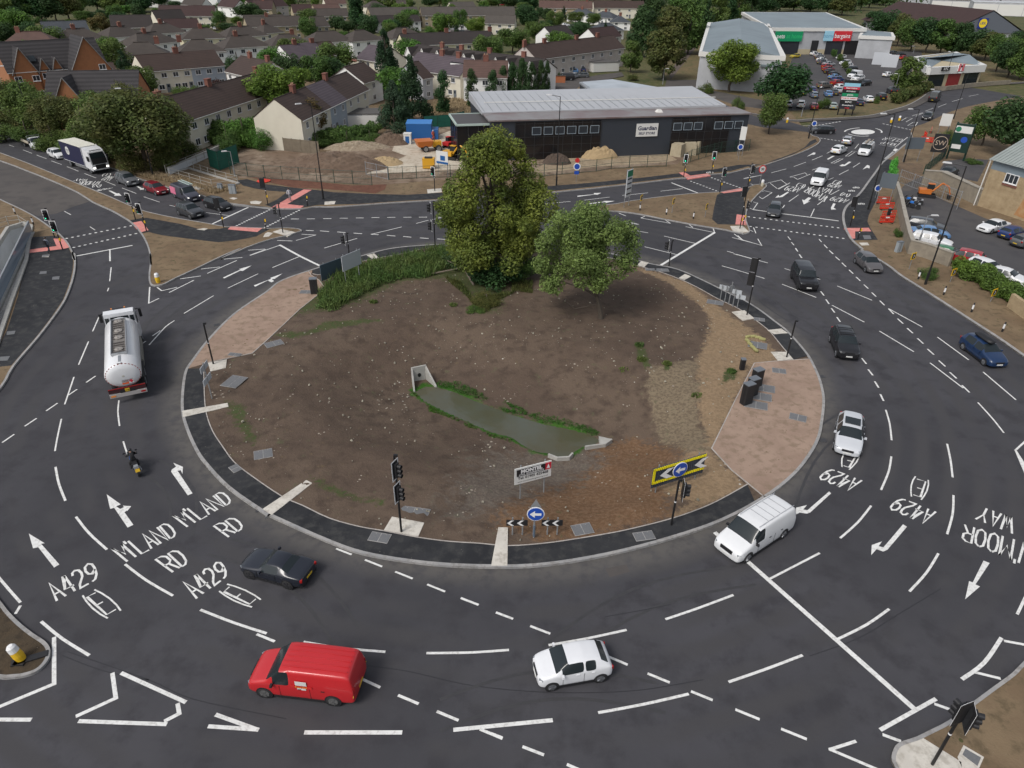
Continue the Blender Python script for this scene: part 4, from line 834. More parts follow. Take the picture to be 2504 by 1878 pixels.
ld_.obj('ladder',mat('ladder',(.45,.55,.52),rough=.5),t)
t=vehicle('suv','slate grey crossover first in the near queue lane','car',P_DGREY,'crossover_car',stretch=.95);at_px(t,'u5',1465,830,head('u5',1400,830,1540,880),h=.8)
t=vehicle('hatch','black hatchback first at the far stop line beside the verge','car',P_BLACK,'hatchback',stretch=1.05);at_px(t,'u5',1680,780,head('u5',1610,780,1750,820),h=.7)
t=vehicle('hatch','white small hatchback following behind the lorry','car',P_WHITE,'hatchback',stretch=.97);at_px(t,'u5',440,395,head('u5',400,375,500,410),h=.7)
# box lorry
def lorry():
 t=thing('box_lorry','curtain sided lorry with navy curtain, white roof and white cab','lorry')
 nav=mat('navy curtain',(.016,.018,.06),rough=.5,noise=(1.2,.3))
 wht=paint('cab white',(.74,.75,.77))
 MB().box((-1.9,0,2.35),(7.4,2.5,2.75)).obj('box_body',nav,t)
 MB().box((-1.9,0,3.76),(7.45,2.55,.07)).obj('roof',ground_mat('lorry roof',[(.62,.61,.52),(.68,.67,.6),(.5,.5,.44)],(.8,4),bump=0),t)
 MB().box((1.83,0,2.35),(.06,2.54,2.8)).obj('front_frame',wht,t)
 MB().box((-1.9,0,.95),(7.4,2.5,.08)).obj('floor_rail',wht,t)
 b=MB();b.lathe([(.62,-.01),(.62,.01)],28,c=(-3.2,1.262,2.55),M=Matrix.Rotation(R(90),3,'X'));b.lathe([(.62,-.01),(.62,.01)],28,c=(-3.2,-1.262,2.55),M=Matrix.Rotation(R(90),3,'X'));b.obj('round_logo',M_PLW,t)
 for s in(-1,1):
  lettering('OPEX',.42,nav,t,(-3.2,s*1.28,2.62),(R(90),0,R(0 if s<0 else 180)))
  MB().box((-3.2,s*1.278,2.32),(.6,.01,.06)).obj('logo_line',nav,t)
 c=MB()
 pr=[(1.95,.85),(3.95,.55),(4.2,.6),(4.25,1.4),(4.1,2.35),(3.7,3.25),(3.0,3.6),(1.95,3.72)]
 vs=[(x,y*1.22 if z<2.6 else y*1.16,z)for y in(-1,1)for x,z in pr];n=len(pr)
 fs=[tuple(range(n)),tuple(range(2*n-1,n-1,-1))]+[(i,i+n,(i+1)%n+n,(i+1)%n)for i in range(n)]
 c.add(vs,fs);c.obj('cab',wht,t)
 MB().add([(4.262,-1.08,1.5),(4.262,1.08,1.5),(4.12,1.1,2.36),(4.12,-1.1,2.36)],[(0,1,2,3)]).obj('grille',M_TRIM,t)
 MB().box((4.27,0,1.12),(.05,1.5,.62)).obj('lower_grille',M_TRIM,t)
 MB().add([(4.13,-1.1,2.32),(4.13,1.1,2.32),(3.79,1.02,3.12),(3.79,-1.02,3.12)],[(0,1,2,3)]).obj('windscreen',M_GLASS,t)
 for s in(-1,1):
  MB().box((3.35,s*1.215,2.25),(.85,.03,.7)).obj('side_window',M_GLASS,t)
  MB().box((4.0,s*1.42,2.35),(.16,.22,.7)).obj('mirror',M_TRIM,t)
  MB().box((4.24,s*.98,.98),(.08,.36,.2)).obj('headlamp',M_LIT,t)
 MB().box((3.55,0,3.42),(.08,1.7,.08),rz=0).obj('light_bar',M_SILV,t)
 MB().box((-1.2,0,.8),(6.4,.9,.25)).obj('chassis',M_TRIM,t)
 for x in(3.1,-3.7):
  for s in(-1,1):wheel(t,x,s*1.05,.5,s,M_RIM,.32)
 for s in(-1,1):MB().box((.3,s*1.2,.65),(4.2,.05,.3)).obj('side_guard',M_SILV,t)
 MB().box((4.3,0,.75),(.02,.52,.12)).obj('front_plate',M_PLW,t)
 return t
t=lorry();by_wheels(t,W('u5',695,548),W('u5',568,502),0,3.1,-3.7,-1,2.4)
# fuel tanker
def tanker():
 t=thing('fuel_tanker','white fuel tanker lorry with open top walkway and orange hazard panel','tanker')
 wht=mat('tank white',(.72,.73,.75),rough=.3,coat=.4,noise=(.6,.3),col2=(.62,.62,.62))
 prof=[];N=28;L0,L1=-5.4,3.0
 m=MB();ring=lambda k,x:[(x,1.24*k*math.cos(a),2.15+1.02*k*math.sin(a))for a in[2*math.pi*i/N for i in range(N)]]
 xs_=[(.55,L0-.28),(.85,L0-.18),(.98,L0-.03),(1,L0+.06),(1,L0+2.8),(1,L0+5.6),(1,L1-.2),(.95,L1),(.8,L1+.12)]
 vs=[];fs=[]
 for k,x in xs_:vs+=ring(k,x)
 for i in range(len(xs_)-1):
  for j in range(N):fs.append((i*N+j,(i+1)*N+j,(i+1)*N+(j+1)%N,i*N+(j+1)%N))
 fs.append(tuple(range(N)));fs.append(tuple(range((len(xs_)-1)*N,len(xs_)*N))[::-1])
 m.add(vs,fs);m.obj('tank',wht,t,smooth=True)
 rf=MB();rf.lathe([(.0001,0),(1,0)],N);rf.v=[(L0-.3+.0*v[0],v[0]*1.12,2.15+v[1]*.92)for v in rf.v]
 rf.v=[(v[0]+.22*((v[1]/1.12)**2+((v[2]-2.15)/.92)**2),v[1],v[2])for v in rf.v];rf.obj('rear_face',mat('tank end',(.46,.45,.40),rough=.45),t)
 dsh=MB()
 for i in range(30):
  if i%30 in(21,22,23,24):pass
  a=2*math.pi*i/30;dsh.box((L0-.1,1.16*math.cos(a),2.15+.955*math.sin(a)),(.03,.12,.045),M=Matrix.Rotation(a+math.pi/2,3,'X'))
 dsh.obj('reflective_tape',mat('tape red',(.30,.07,.06)),t)
 tr=mat('walkway grey',(.20,.185,.17),rough=.6,noise=(3,.2))
 MB().box((-.9,.0,3.17),(6.2,.98,.06)).obj('walkway',tr,t)
 co=MB()
 for s in(-1,1):co.box((-.9,s*.52,3.24),(6.3,.06,.2))
 for x in(-4.05,2.25):co.box((x,0,3.24),(.06,1.08,.2))
 co.obj('walkway_coaming',M_SILV,t)
 rb=MB()
 for k in range(15):
  if k in(0,5,9):continue
  rb.tube((1.9-k*.4,-.38,3.25),(1.9-k*.4,.38,3.25),.055)
 rb.obj('walkway_rib',mat('rib dark',(.10,.09,.085),rough=.6),t)
 for x in(1.9,.05,-1.2,-3.3):
  h=MB();h.lathe([(.3,0),(.3,.08),(.12,.14)],14,c=(x,0,3.22));h.box((x-.05,.1,3.38),(.34,.06,.05),rz=.5);h.obj('hatch_lid',mat('hatch grey',(.27,.25,.23),rough=.5),t)
 st=MB();st.box((-4.75,0,3.18),(1.0,.16,.05));st.box((-5.35,0,3.1),(.25,.35,.1));st.obj('rear_step',M_SILV,t)
 cab=paint('cab white',(.74,.75,.77))
 pr=[(3.5,.9),(5.3,.5),(5.55,.6),(5.6,1.5),(5.4,2.4),(5.0,3.0),(4.3,3.3),(3.5,3.3)];n=len(pr)
 vs=[(x,y*(1.2 if z<2.5 else 1.12),z)for y in(-1,1)for x,z in pr]
 MB().add(vs,[tuple(range(n)),tuple(range(2*n-1,n-1,-1))]+[(i,i+n,(i+1)%n+n,(i+1)%n)for i in range(n)]).obj('cab',cab,t)
 MB().box((3.485,0,2.75),(.03,1.35,.5)).obj('rear_window',M_GLASS,t)
 for s in(-1,1):
  MB().box((3.485,s*.93,2.72),(.03,.3,.5)).obj('rear_quarter_window',M_GLASS,t);MB().box((4.7,s*1.19,2.2),(.9,.03,.7)).obj('side_window',M_GLASS,t)
  a=MB();a.box((5.0,s*1.5,2.45),(.18,.22,.75));a.box((5.05,s*1.3,2.8),(.06,.3,.06));a.obj('mirror',M_TRIM,t)
 MB().add([(5.43,-1.08,2.35),(5.43,1.08,2.35),(5.03,1.02,2.98),(5.03,-1.02,2.98)],[(0,1,2,3)]).obj('windscreen',M_GLASS,t)
 MB().box((4.85,0,3.19),(.35,.75,.05),M=Matrix.Rotation(R(20),3,'Y')).obj('roof_hatch',M_TRIM,t)
 for s in(-1,1):MB().box((4.55,s*.5,3.33),(.08,.1,.08)).obj('marker_lamp',M_AMB,t)
 ch=MB();ch.box((-.3,0,.95),(11.,1.0,.3));ch.obj('chassis',M_TRIM,t)
 for x in(4.4,-2.4,-3.75):
  for s in(-1,1):wheel(t,x,s*1.0,.5,s,M_RIM,.34)
 for s in(-1,1):
  MB().box((.6,s*1.1,.95),(4.4,.22,.6)).obj('side_locker',mat('locker',(.24,.23,.2),rough=.5),t)
  MB().box((-3.1,s*1.1,1.15),(2.7,.3,.06)).obj('mudguard',M_TRIM,t)
 MB().box((-5.72,0,1.12),(.12,2.5,.34)).obj('light_board',mat('board maroon',(.05,.012,.015),rough=.5),t)
 MB().box((-5.76,0,.72),(.12,2.5,.3)).obj('rear_bumper',mat('bumper grey',(.36,.34,.33),rough=.5),t)
 MB().box((-5.79,0,1.28),(.02,2.5,.05)).obj('red_stripe',M_TAIL,t)
 MB().box((-5.79,-.0,1.06),(.02,.32,.26)).obj('rear_plate',M_PLY,t)
 MB().box((-5.83,1.0,.72),(.02,.32,.12)).obj('tail_lamp',M_AMB,t);MB().box((-5.83,-1.0,.72),(.02,.32,.12)).obj('tail_lamp',M_TAIL,t)
 hp=MB();hp.box((L0-.27,-.02,1.66),(.02,.44,.36));hp.obj('hazard_panel',mat('hazard orange',(.72,.11,.015)),t)
 hp=MB();hp.box((L0-.27,-.42,1.68),(.02,.34,.34));hp.obj('hazard_label',M_PLW,t)
 hp=MB();hp.box((L0-.285,-.42,1.68),(.02,.2,.2),M=Matrix.Rotation(R(45),3,'X'));hp.obj('hazard_diamond',mat('hazard red',(.55,.03,.05)),t)
 return t
t=tanker()
a=W('f',302,962);b=W('f',292,735,1.5)
a=onto_dummy=W('v1',1045,1205,.7);b=W('v1',960,365,3.0)
d=(b-a);d.z=0;ang=math.atan2(d.y,d.x);d.normalize();c_=a+d*5.82;t.location=(c_.x,c_.y,0);t.rotation_euler=(0,0,ang)
print('tanker length',(b-a).length)
# dropside truck
def dropside():
 t=thing('dropside_truck','white dropside truck with ladder frame behind the cab','truck')
 b,g,L,Wd=loft('van');
 for me,m in((b,P_WHITE),(g,M_GLASS)):
  bm=bmesh.new();bm.from_mesh(me);bmesh.ops.delete(bm,geom=[f for f in bm.faces if f.calc_center_median().x<.55],context='FACES');bm.to_mesh(me);bm.free();me.materials.clear();me.materials.append(m)
 link('cab',b,t);link('windows',g,t)
 MB().box((.53,0,1.1),(.04,1.8,1.5)).obj('cab_back',P_WHITE,t)
 MB().box((-1.4,0,.85),(3.6,2.0,.1)).obj('bed',mat('bed timber',(.22,.17,.12)),t)
 sd_=MB()
 for s in(-1,1):sd_.box((-1.4,s*1.0,1.1),(3.6,.04,.4))
 sd_.box((-3.2,0,1.1),(.04,2.0,.4));sd_.obj('dropside',mat('dropside boards',(.42,.38,.30)),t)
 fr_=MB()
 for x in(.3,-3.2):
  fr_.path([(x,-.98,.9),(x,-.98,2.1),(x,.98,2.1),(x,.98,.9)],.035)
 for s in(-1,1):fr_.tube((.3,s*.98,1.5+.5),(.3,s*.98,2.1),.03)
 fr_.obj('ladder_frame',M_SILV,t)
 MB().box((-.8,.2,1.15),(1.6,1.2,.45)).obj('load_cover',mat('blue load',(.06,.12,.2)),t)
 MB().box((-1.,0,.6),(4.6,.9,.2)).obj('chassis',M_TRIM,t)
 MB().box((2.5,0,.62),(.1,1.3,.3)).obj('grille',M_TRIM,t)
 for s in(-1,1):MB().box((2.42,s*.68,.85),(.15,.3,.16)).obj('headlamp',M_LAMP,t);MB().box((1.35,s*1.05,1.25),(.12,.2,.3)).obj('wing_mirror',M_TRIM,t)
 for x in(1.7,-2.1):
  for s in(-1,1):wheel(t,x,s*.86,.34,s)
 return t
t=dropside();at_px(t,'u5',262,310,head('u5',200,300,310,345),h=.9)
# parked cars in the near right car park
ZC=.12
def pk(kind,label,col,v,x,y,h,name='parked_car',**k):
 t=vehicle(kind,label,'car',col,name,**k);at_px(t,v,x,y,h,z=ZC,h=.7);t['group']='cars parked in the side car park';return t
hs_=head('u8',1360,950,1590,1000)
pk('estate','black car at the top of the row of cars behind the stone wall',P_DGREY,'u8',1460,945,head('u8',1600,980,1350,940)+180)
pk('saloon','light blue car between a black car and a white estate',P_LBLUE,'u8',1485,1000,head('u8',1600,1000,1350,980)+180)
pk('estate','white estate car in the row behind the stone wall',P_WHITE,'u8',1500,1060,head('u8',1350,1030,1650,1090))
pk('saloon','green car with frosted pale windscreen cover',P_GREEN,'u8',1570,1150,head('u8',1470,1120,1680,1165)+180)
pk('suv','bright red car nearest the hedge',paint('bright red',(.34,.012,.02)),'u8',1735,1195,head('u8',1620,1170,1850,1220)+180,stretch=.97)
pk('saloon','white coupe parked alone in the open car park',P_WHITE,'u8',1980,950,head('u8',2100,920,1860,970))
pk('hatch','navy hatchback with yellow rear plate in the open car park',P_BLUE,'u8',2130,1000,head('u8',2050,1010,2212,970))
pk('hatch','grey hatchback at the edge of the view behind a navy one',P_GREY,'u8',2240,1065,head('u8',2170,1070,2300,1050))
pk('saloon','white car parked behind the hedge',P_WHITE,'v4',2070,225,head('v4',1990,215,2150,260))
pk('hatch','white car mostly hidden by the hedge top',P_WHITE,'v4',1930,165,head('v4',1880,150,1980,190))
t=vehicle('saloon','black car with yellow rear plate on the upper yard by the stone building','car',P_BLACK,'parked_car');at_px(t,'u8',1635,530,head('u8',1590,550,1690,510),z=ZC,h=.7)
# retail park: two kinds copied with their own paint
P_TEAL=paint('teal',(.05,.12,.16))
protos={}
for kd in('hatch','suv','saloon','estate','van'):
 protos[kd]=vehicle(kd,'x','car' if kd!='van' else 'van',P_WHITE,'parked_car' if kd!='van' else 'parked_van',simple=True)
used_p=set()
RP=[(598,412,'hatch',P_WHITE,0,'white car, rearmost in the near column facing the lane'),(628,425,'hatch',P_SILV,0,'silver car second from the back of the near column'),(640,442,'saloon',P_DGREY,0,'dark car third in the near column'),(650,458,'hatch',P_WHITE,0,'white car beyond a grey one in the near column'),(655,478,'suv',P_GREY,0,'grey car above the bright red pair'),(690,510,'hatch',P_RED,0,'bright red car in the middle of the near column'),(705,490,'saloon',P_SILV,0,'silver saloon just above the bright red car'),(700,530,'saloon',P_MARO,0,'dark maroon car below the bright red one'),(715,548,'saloon',P_BLACK,0,'black saloon in the near column below maroon'),(745,570,'hatch',P_BLACK,0,'black hatchback above the pale blue car'),(752,590,'saloon',P_LBLUE,0,'pale blue saloon in the near column'),(775,610,'hatch',P_BLUE,0,'strong blue car above the red hatchback near the sign'),(768,637,'hatch',P_RED,0,'red hatchback behind the tall shop sign'),(800,670,'hatch',P_WHITE,0,'white hatchback lowest in the near column'),(670,660,'suv',P_BRON,0,'bronze off roader nose out at the column end'),(800,440,'hatch',P_WHITE,1,'white car rearmost beyond the planted strip'),(830,485,'suv',P_WHITE,1,'white off roader beyond the planted strip'),(848,505,'hatch',P_WHITE,1,'white hatchback beyond the strip above a black car'),(880,535,'suv',P_BLACK,1,'black off roader beyond the planted strip'),(890,560,'hatch',P_WHITE,1,'white car below the black off roader'),(930,600,'estate',P_WHITE,1,'white estate car behind the tall shop sign top'),(985,640,'hatch',P_BLACK,1,'black hatchback ending the far column'),(905,580,'van',P_WHITE,1,'white van in the far column'),(575,690,'hatch',P_BLUE,2,'blue hatchback in the front row above a grey one'),(590,730,'hatch',paint('blue grey',(.13,.17,.22)),2,'blue grey hatchback in the front row'),(500,710,'hatch',P_GREY,2,'grey car at the tree end of the front row'),(700,720,'saloon',P_LBLUE,2,'light blue saloon in the front row'),(745,708,'saloon',P_DGREY,2,'dark grey saloon in the front row'),(775,692,'saloon',P_SILV,2,'silver saloon at the back of the front row'),(490,805,'suv',P_WHITE,3,'white car facing the grass below the round tree'),(590,818,'hatch',P_MARO,3,'maroon hatchback facing the dry grass'),(735,815,'hatch',paint('pale green',(.3,.36,.33)),3,'pale green car beside the small bushy tree'),(935,785,'saloon',P_NAVY,2,'navy saloon in front of the sign legs'),(1010,762,'hatch',P_WHITE,2,'white hatchback between a navy and a black car'),(1110,745,'suv',P_BLACK,2,'black car with white roof edge by the hedge end'),(1190,700,'suv',P_BLACK,2,'black car under the tree by the hedge'),(395,800,'hatch',P_SILV,3,'silver car at the end under the round tree'),(1165,575,'hatch',P_WHITE,0,'white hatchback beside the tree near the restaurant'),(1085,435,'suv',P_WHITE,0,'white car left of the white van'),(1160,445,'van',P_WHITE,0,'white van parked beside the restaurant'),(1205,405,'saloon',P_GREY,0,'grey car beyond the white van'),(1260,420,'saloon',P_BLACK,0,'black car behind the white van'),(1285,445,'hatch',P_RED,0,'red car beyond the trolley shelter'),(514,382,'hatch',P_RED,3,'small red car before the green shop sign'),(590,382,'hatch',P_WHITE,3,'white car before the green shop'),(445,430,'hatch',P_YELL,1,'yellow car alone beside the long shed'),(790,375,'suv',P_GREY,3,'grey car outside the shop with red sign'),(845,385,'estate',P_SILV,3,'silver estate outside the corner shop'),(900,382,'suv',P_BLACK,3,'black off roader outside the corner shop'),(435,380,'suv',P_DGREY,3,'dark car in front of the first shop window'),(470,560,'hatch',P_WHITE,1,'white car beside the long shed behind the round tree'),(475,590,'hatch',P_GREY,1,'grey car beside the long shed behind the round tree'),(480,620,'hatch',P_WHITE,1,'white car lowest beside the long shed')]
h0=head('t4',600,420,700,412);HC_={0:head('t4',560,600,700,590),1:head('t4',1000,590,860,605),2:head('t4',690,760,610,690),3:head('t4',500,840,495,780)}
for x,y,kd,col,hc,lb in RP:
 p=W('t4',x,y,.13+.7)
 if kd not in used_p:
  t=protos[kd];used_p.add(kd);t['label']=lb;t['group']='cars in the retail car park';t.location=(p.x,p.y,.13);t.rotation_euler=(0,0,R(HC_[hc]+random.uniform(-3,3)))
  bo=[c for c in kids(t)if c.name.startswith('body')][0];bo.material_slots[0].link='OBJECT';bo.material_slots[0].material=col
 else:
  t=dup(protos[kd],(p.x,p.y,.13),R(HC_[hc]+random.uniform(-3,3)),lb,'cars in the retail car park',mats={'body':col,'wing_mirror':col})
FAR=[('t3',625,548,'hatch',P_LBLUE,'blue car on the drive of the long terrace'),('t3',705,535,'hatch',P_BLUE,'dark blue car in front of the long terrace'),('t3',648,582,'estate',P_SILV,'silver car parked in the close beside a grey car'),('t3',705,578,'hatch',P_GREY,'grey car parked in the close beside a silver car'),('t3',575,600,'van',P_BLACK,'black van parked by the orange fence panel'),('t3',488,178,'hatch',P_GREY,'grey car in the distant residents car park'),('t3',580,190,'hatch',P_WHITE,'white car in the distant residents car park'),('t2',1570,240,'hatch',P_SILV,'silver car beyond the sandy gable house'),('t2',1680,245,'hatch',P_GREY,'grey car beside two red ones far off'),('t1',1665,220,'hatch',P_SILV,'silver car between distant hipped roofs'),('t2',1985,35,'hatch',P_RED,'tiny red car on the far street')]
for v,x,y,kd,col,lb in FAR:
 p=W(v,x,y,.8);dup(protos[kd],(p.x,p.y,.1),R(random.choice((10,60,100,190))),lb,'cars among the houses',mats={'body':col,'wing_mirror':col})
 # TREES AND PLANTS
def leaf_mat(name,col,col2,trans=.35):
 if name in MT:return MT[name]
 m=mat(name,col,rough=.6,spec=.25,noise=(.35,.16),col2=col2,island=.42,coord='Generated' if False else 'Object',detail=2)
 p=m.node_tree.nodes['Principled BSDF'];nt=m.node_tree
 tr=node(nt,'ShaderNodeBsdfTranslucent');mx=node(nt,'ShaderNodeMixShader');mx.inputs[0].default_value=trans
 src=p.inputs['Base Color'].links[0].from_socket;nt.links.new(src,tr.inputs['Color'])
 nt.links.new(p.outputs[0],mx.inputs[1]);nt.links.new(tr.outputs[0],mx.inputs[2]);nt.links.new(mx.outputs[0],nt.nodes['Material Output'].inputs['Surface'])
 return m
LF=dict(mid=leaf_mat('leaf mid green',(0.075,0.131,0.033),(0.112,0.173,0.041)),yel=leaf_mat('leaf yellow green',(0.179,0.235,0.037),(0.122,0.179,0.034)),dark=leaf_mat('leaf dark green',(0.034,0.075,0.026),(0.053,0.104,0.034)),oliv=leaf_mat('leaf olive',(.082,.115,.032),(.125,.125,.040)),con=leaf_mat('needle green',(0.022,0.053,0.024),(0.037,0.075,0.030)),brn=leaf_mat('leaf russet',(0.160,0.112,0.041),(0.094,0.104,0.034)),brt=leaf_mat('leaf bright green',(0.112,0.216,0.034),(0.085,0.160,0.037)),blue=leaf_mat('leaf blue green',(0.041,0.085,0.049),(0.066,0.112,0.066)),purp=leaf_mat('leaf purple',(0.075,0.034,0.037),(0.094,0.056,0.048)),tree1=leaf_mat('leaf lime and olive',(.215,.235,.042),(.11,.145,.032)),tree2=leaf_mat('leaf pale underside',(.215,.29,.085),(.11,.165,.045)),weed=leaf_mat('weed green',(0.085,0.154,0.041),(0.140,0.188,0.056)))
M_BARK=mat('bark',(.085,.068,.052),rough=.9,noise=(4,.25),bump=(9,.03))
def leaves(name,cen,rad,n,size,seed,m,up=.35,asp=.55,fill=.35,squash=1.):
 """n leaf-sized faces on and in the clumps cen (Kx3) with radii rad"""
 r=np.random.RandomState(seed);cen=np.array(cen,float);rad=np.array(rad,float)
 pw=rad**2;k=r.choice(len(cen),n,p=pw/pw.sum())
 d=r.normal(size=(n,3));d/=np.linalg.norm(d,axis=1)[:,None]
 q=np.where(r.rand(n)<fill,r.rand(n)**.5,1+r.normal(size=n)*.10)
 p=cen[k]+d*(rad[k]*q)[:,None]*np.array([1,1,squash])
 nr=d*.8+r.normal(size=(n,3))*.6+np.array([0,0,up+.35]);nr/=np.linalg.norm(nr,axis=1)[:,None]
 t=np.cross(nr,r.normal(size=(n,3)));t/=np.linalg.norm(t,axis=1)[:,None]+1e-9;b=np.cross(nr,t)
 s=size*(.6+.8*r.rand(n))[:,None];t=t*s;b=b*s*asp
 v=np.stack([p-t,p+b*.9,p+t,p-b*.9],1).reshape(-1,3)
 me=bpy.data.meshes.new(name);N=n
 me.vertices.add(4*N);me.vertices.foreach_set('co',v.ravel());me.loops.add(4*N);me.loops.foreach_set('vertex_index',np.arange(4*N));me.polygons.add(N)
 me.polygons.foreach_set('loop_start',np.arange(0,4*N,4));me.polygons.foreach_set('loop_total',np.full(N,4));me.update();me.materials.append(m);return me
def trunk(h,r,limbs,seed,lean=(0,0),top=.55,twigs=0):
 rr=random.Random(seed);m=MB();p0=Vector((0,0,-.3));n=5;pts=[p0]
 for i in range(1,n+1):pts.append(Vector((lean[0]*i/n+rr.uniform(-.04,.04)*h*.3,lean[1]*i/n+rr.uniform(-.04,.04)*h*.3,h*top*i/n)))
 for i in range(n):m.tube(pts[i],pts[i+1],r*(1-.5*i/n),7,r2=r*(1-.5*(i+1)/n),cap=False)
 for c in limbs:
  a=pts[rr.randint(2,n)];c=Vector(c);mid=a.lerp(c,.5)+Vector((0,0,-.06*h))
  m.tube(a,mid,r*.38,5,r2=r*.24,cap=False);m.tube(mid,c,r*.24,5,r2=r*.07,cap=False)
  for _ in range(twigs):m.tube(mid.lerp(c,rr.random()),c+Vector((rr.uniform(-1,1),rr.uniform(-1,1),rr.uniform(-.6,1)))*h*.1,r*.08,4,r2=r*.02,cap=False)
 return m.mesh('trunk',M_BARK)
def clumps(kind,seed,K=26):
 """unit tree, 1 high and 1 wide"""
 r=random.Random(seed);c=[];rd=[]
 if kind in('round','wide'):
  for i in range(K):
   u=r.random();a=r.uniform(0,2*math.pi);z=r.uniform(-.9,.95);q=math.sqrt(1-z*z)*r.uniform(.55,1.0)
   zz=.60+z*(.30 if kind=='round' else .25);c.append((q*math.cos(a)*.36,q*math.sin(a)*.36,zz));rd.append(r.uniform(.09,.17))
  c.append((0,0,.58));rd.append(.26)
 if kind=='tall':
  for i in range(K+8):
   z=r.random();w_=.34*(1-abs(z-.4)**1.6*1.6);a=r.uniform(0,2*math.pi);q=r.uniform(.5,1)*max(w_,.08);c.append((q*math.cos(a),q*math.sin(a),.22+z*.70));rd.append(r.uniform(.08,.14))
 if kind=='conifer':
  for i in range(K+26):
   z=r.random()**1.1;w_=.40*(1-z)+.03;a=r.uniform(0,2*math.pi);q=r.uniform(.6,1.0)*w_;c.append((q*math.cos(a),q*math.sin(a),.08+z*.88));rd.append(.05+.08*(1-z))
 if kind=='poplar':
  for i in range(K+6):
   z=r.random();w_=.30*math.sin(math.pi*min(1,.12+z*.86))**.6;a=r.uniform(0,2*math.pi);q=r.uniform(.4,1)*w_;c.append((q*math.cos(a),q*math.sin(a),.08+z*.86));rd.append(r.uniform(.09,.14))
 if kind=='bush':
  for i in range(K-8):
   a=r.uniform(0,2*math.pi);q=r.uniform(.1,.36);c.append((q*math.cos(a),q*math.sin(a),r.uniform(.15,.75-q*.8)));rd.append(r.uniform(.12,.2))
 return c,rd
TREE={}
def tree_mesh(kind,mk_,n,size,seed,H_=10.):
 """meshes in metres for a tree about H_ high; scaled on placing"""
 c,rd=clumps(kind,seed);w_=H_
 cc=[(x*w_,y*w_,z*w_)for x,y,z in c];rr=[q*w_ for q in rd]
 cr=leaves('crown',cc,rr,n,size,seed,LF[mk_],fill=.25 if kind!='conifer' else .3)
 tk=trunk(H_,H_*.022,random.Random(seed).sample(cc,7 if kind in('round','tall','wide')else 2),seed,top=.6 if kind in('round','wide','tall')else .9)
 return cr,tk
def proto(key,kind,mk_,n,size,seed):
 TREE[key]=tree_mesh(kind,mk_,n,size,seed)
for i,(k,kd,mk_,n,s_,sd_)in enumerate([('r1','round','mid',8000,.22,1),('r2','round','dark',5200,.30,2),('r3','wide','oliv',15000,.17,3),('r4','tall','mid',5200,.30,4),('r5','tall','dark',5200,.30,5),('ry','round','yel',12000,.19,6),('rb','round','brt',5000,.28,7),('rr','round','brn',5000,.28,8),('c1','conifer','con',13000,.18,9),('c2','conifer','blue',13000,.18,10),('p1','poplar','dark',5200,.26,11),('b1','bush','mid',6000,.2,12),('b2','bush','brt',6000,.2,13),('b3','bush','oliv',6000,.2,14),('bp','bush','purp',2600,.3,15),('ro','tall','oliv',9000,.24,16),('bd','bush','dark',3200,.3,17),('t5','tall','oliv',7000,.26,18)]):
 proto(k,kd,mk_,n,s_,sd_)
def height_at(base,v,x,y):
 a,b,s=VW[v];Y=b+y/s;lo,hi=0.,60.
 def py(z):q=Vector((base.x,base.y,z-HC));return 939-F*q.dot(UP)/q.dot(FW)
 for _ in range(30):
  m_=(lo+hi)/2
  if py(m_)>Y:lo=m_
  else:hi=m_
 return lo
def tree(key,v,x,yb,yt,wpx,name,label,cat='tree',group=None,z=0.,rz=None,kw=1.):
 p=W(v,x,yb,z);h=max(1.2,height_at(p,v,x,yt));dist=(p-Vector((0,0,HC))).dot(FW);wd=wpx/VW[v][2]/F*dist
 cr,tk=TREE[key];t=thing(name,label,cat,(p.x,p.y,z),0,group)
 wun={'r':.86,'t':.86,'c':.86,'p':.78,'b':.98}[key[0]]
 t.scale=(wd/10/wun,wd/10/wun,h/10*1.03);t.rotation_euler.z=random.uniform(0,6.28)if rz is None else rz
 link('crown' if key[0]!='b' else 'foliage',cr,t);link('trunk' if key[0]!='b' else 'stem',tk,t);return t
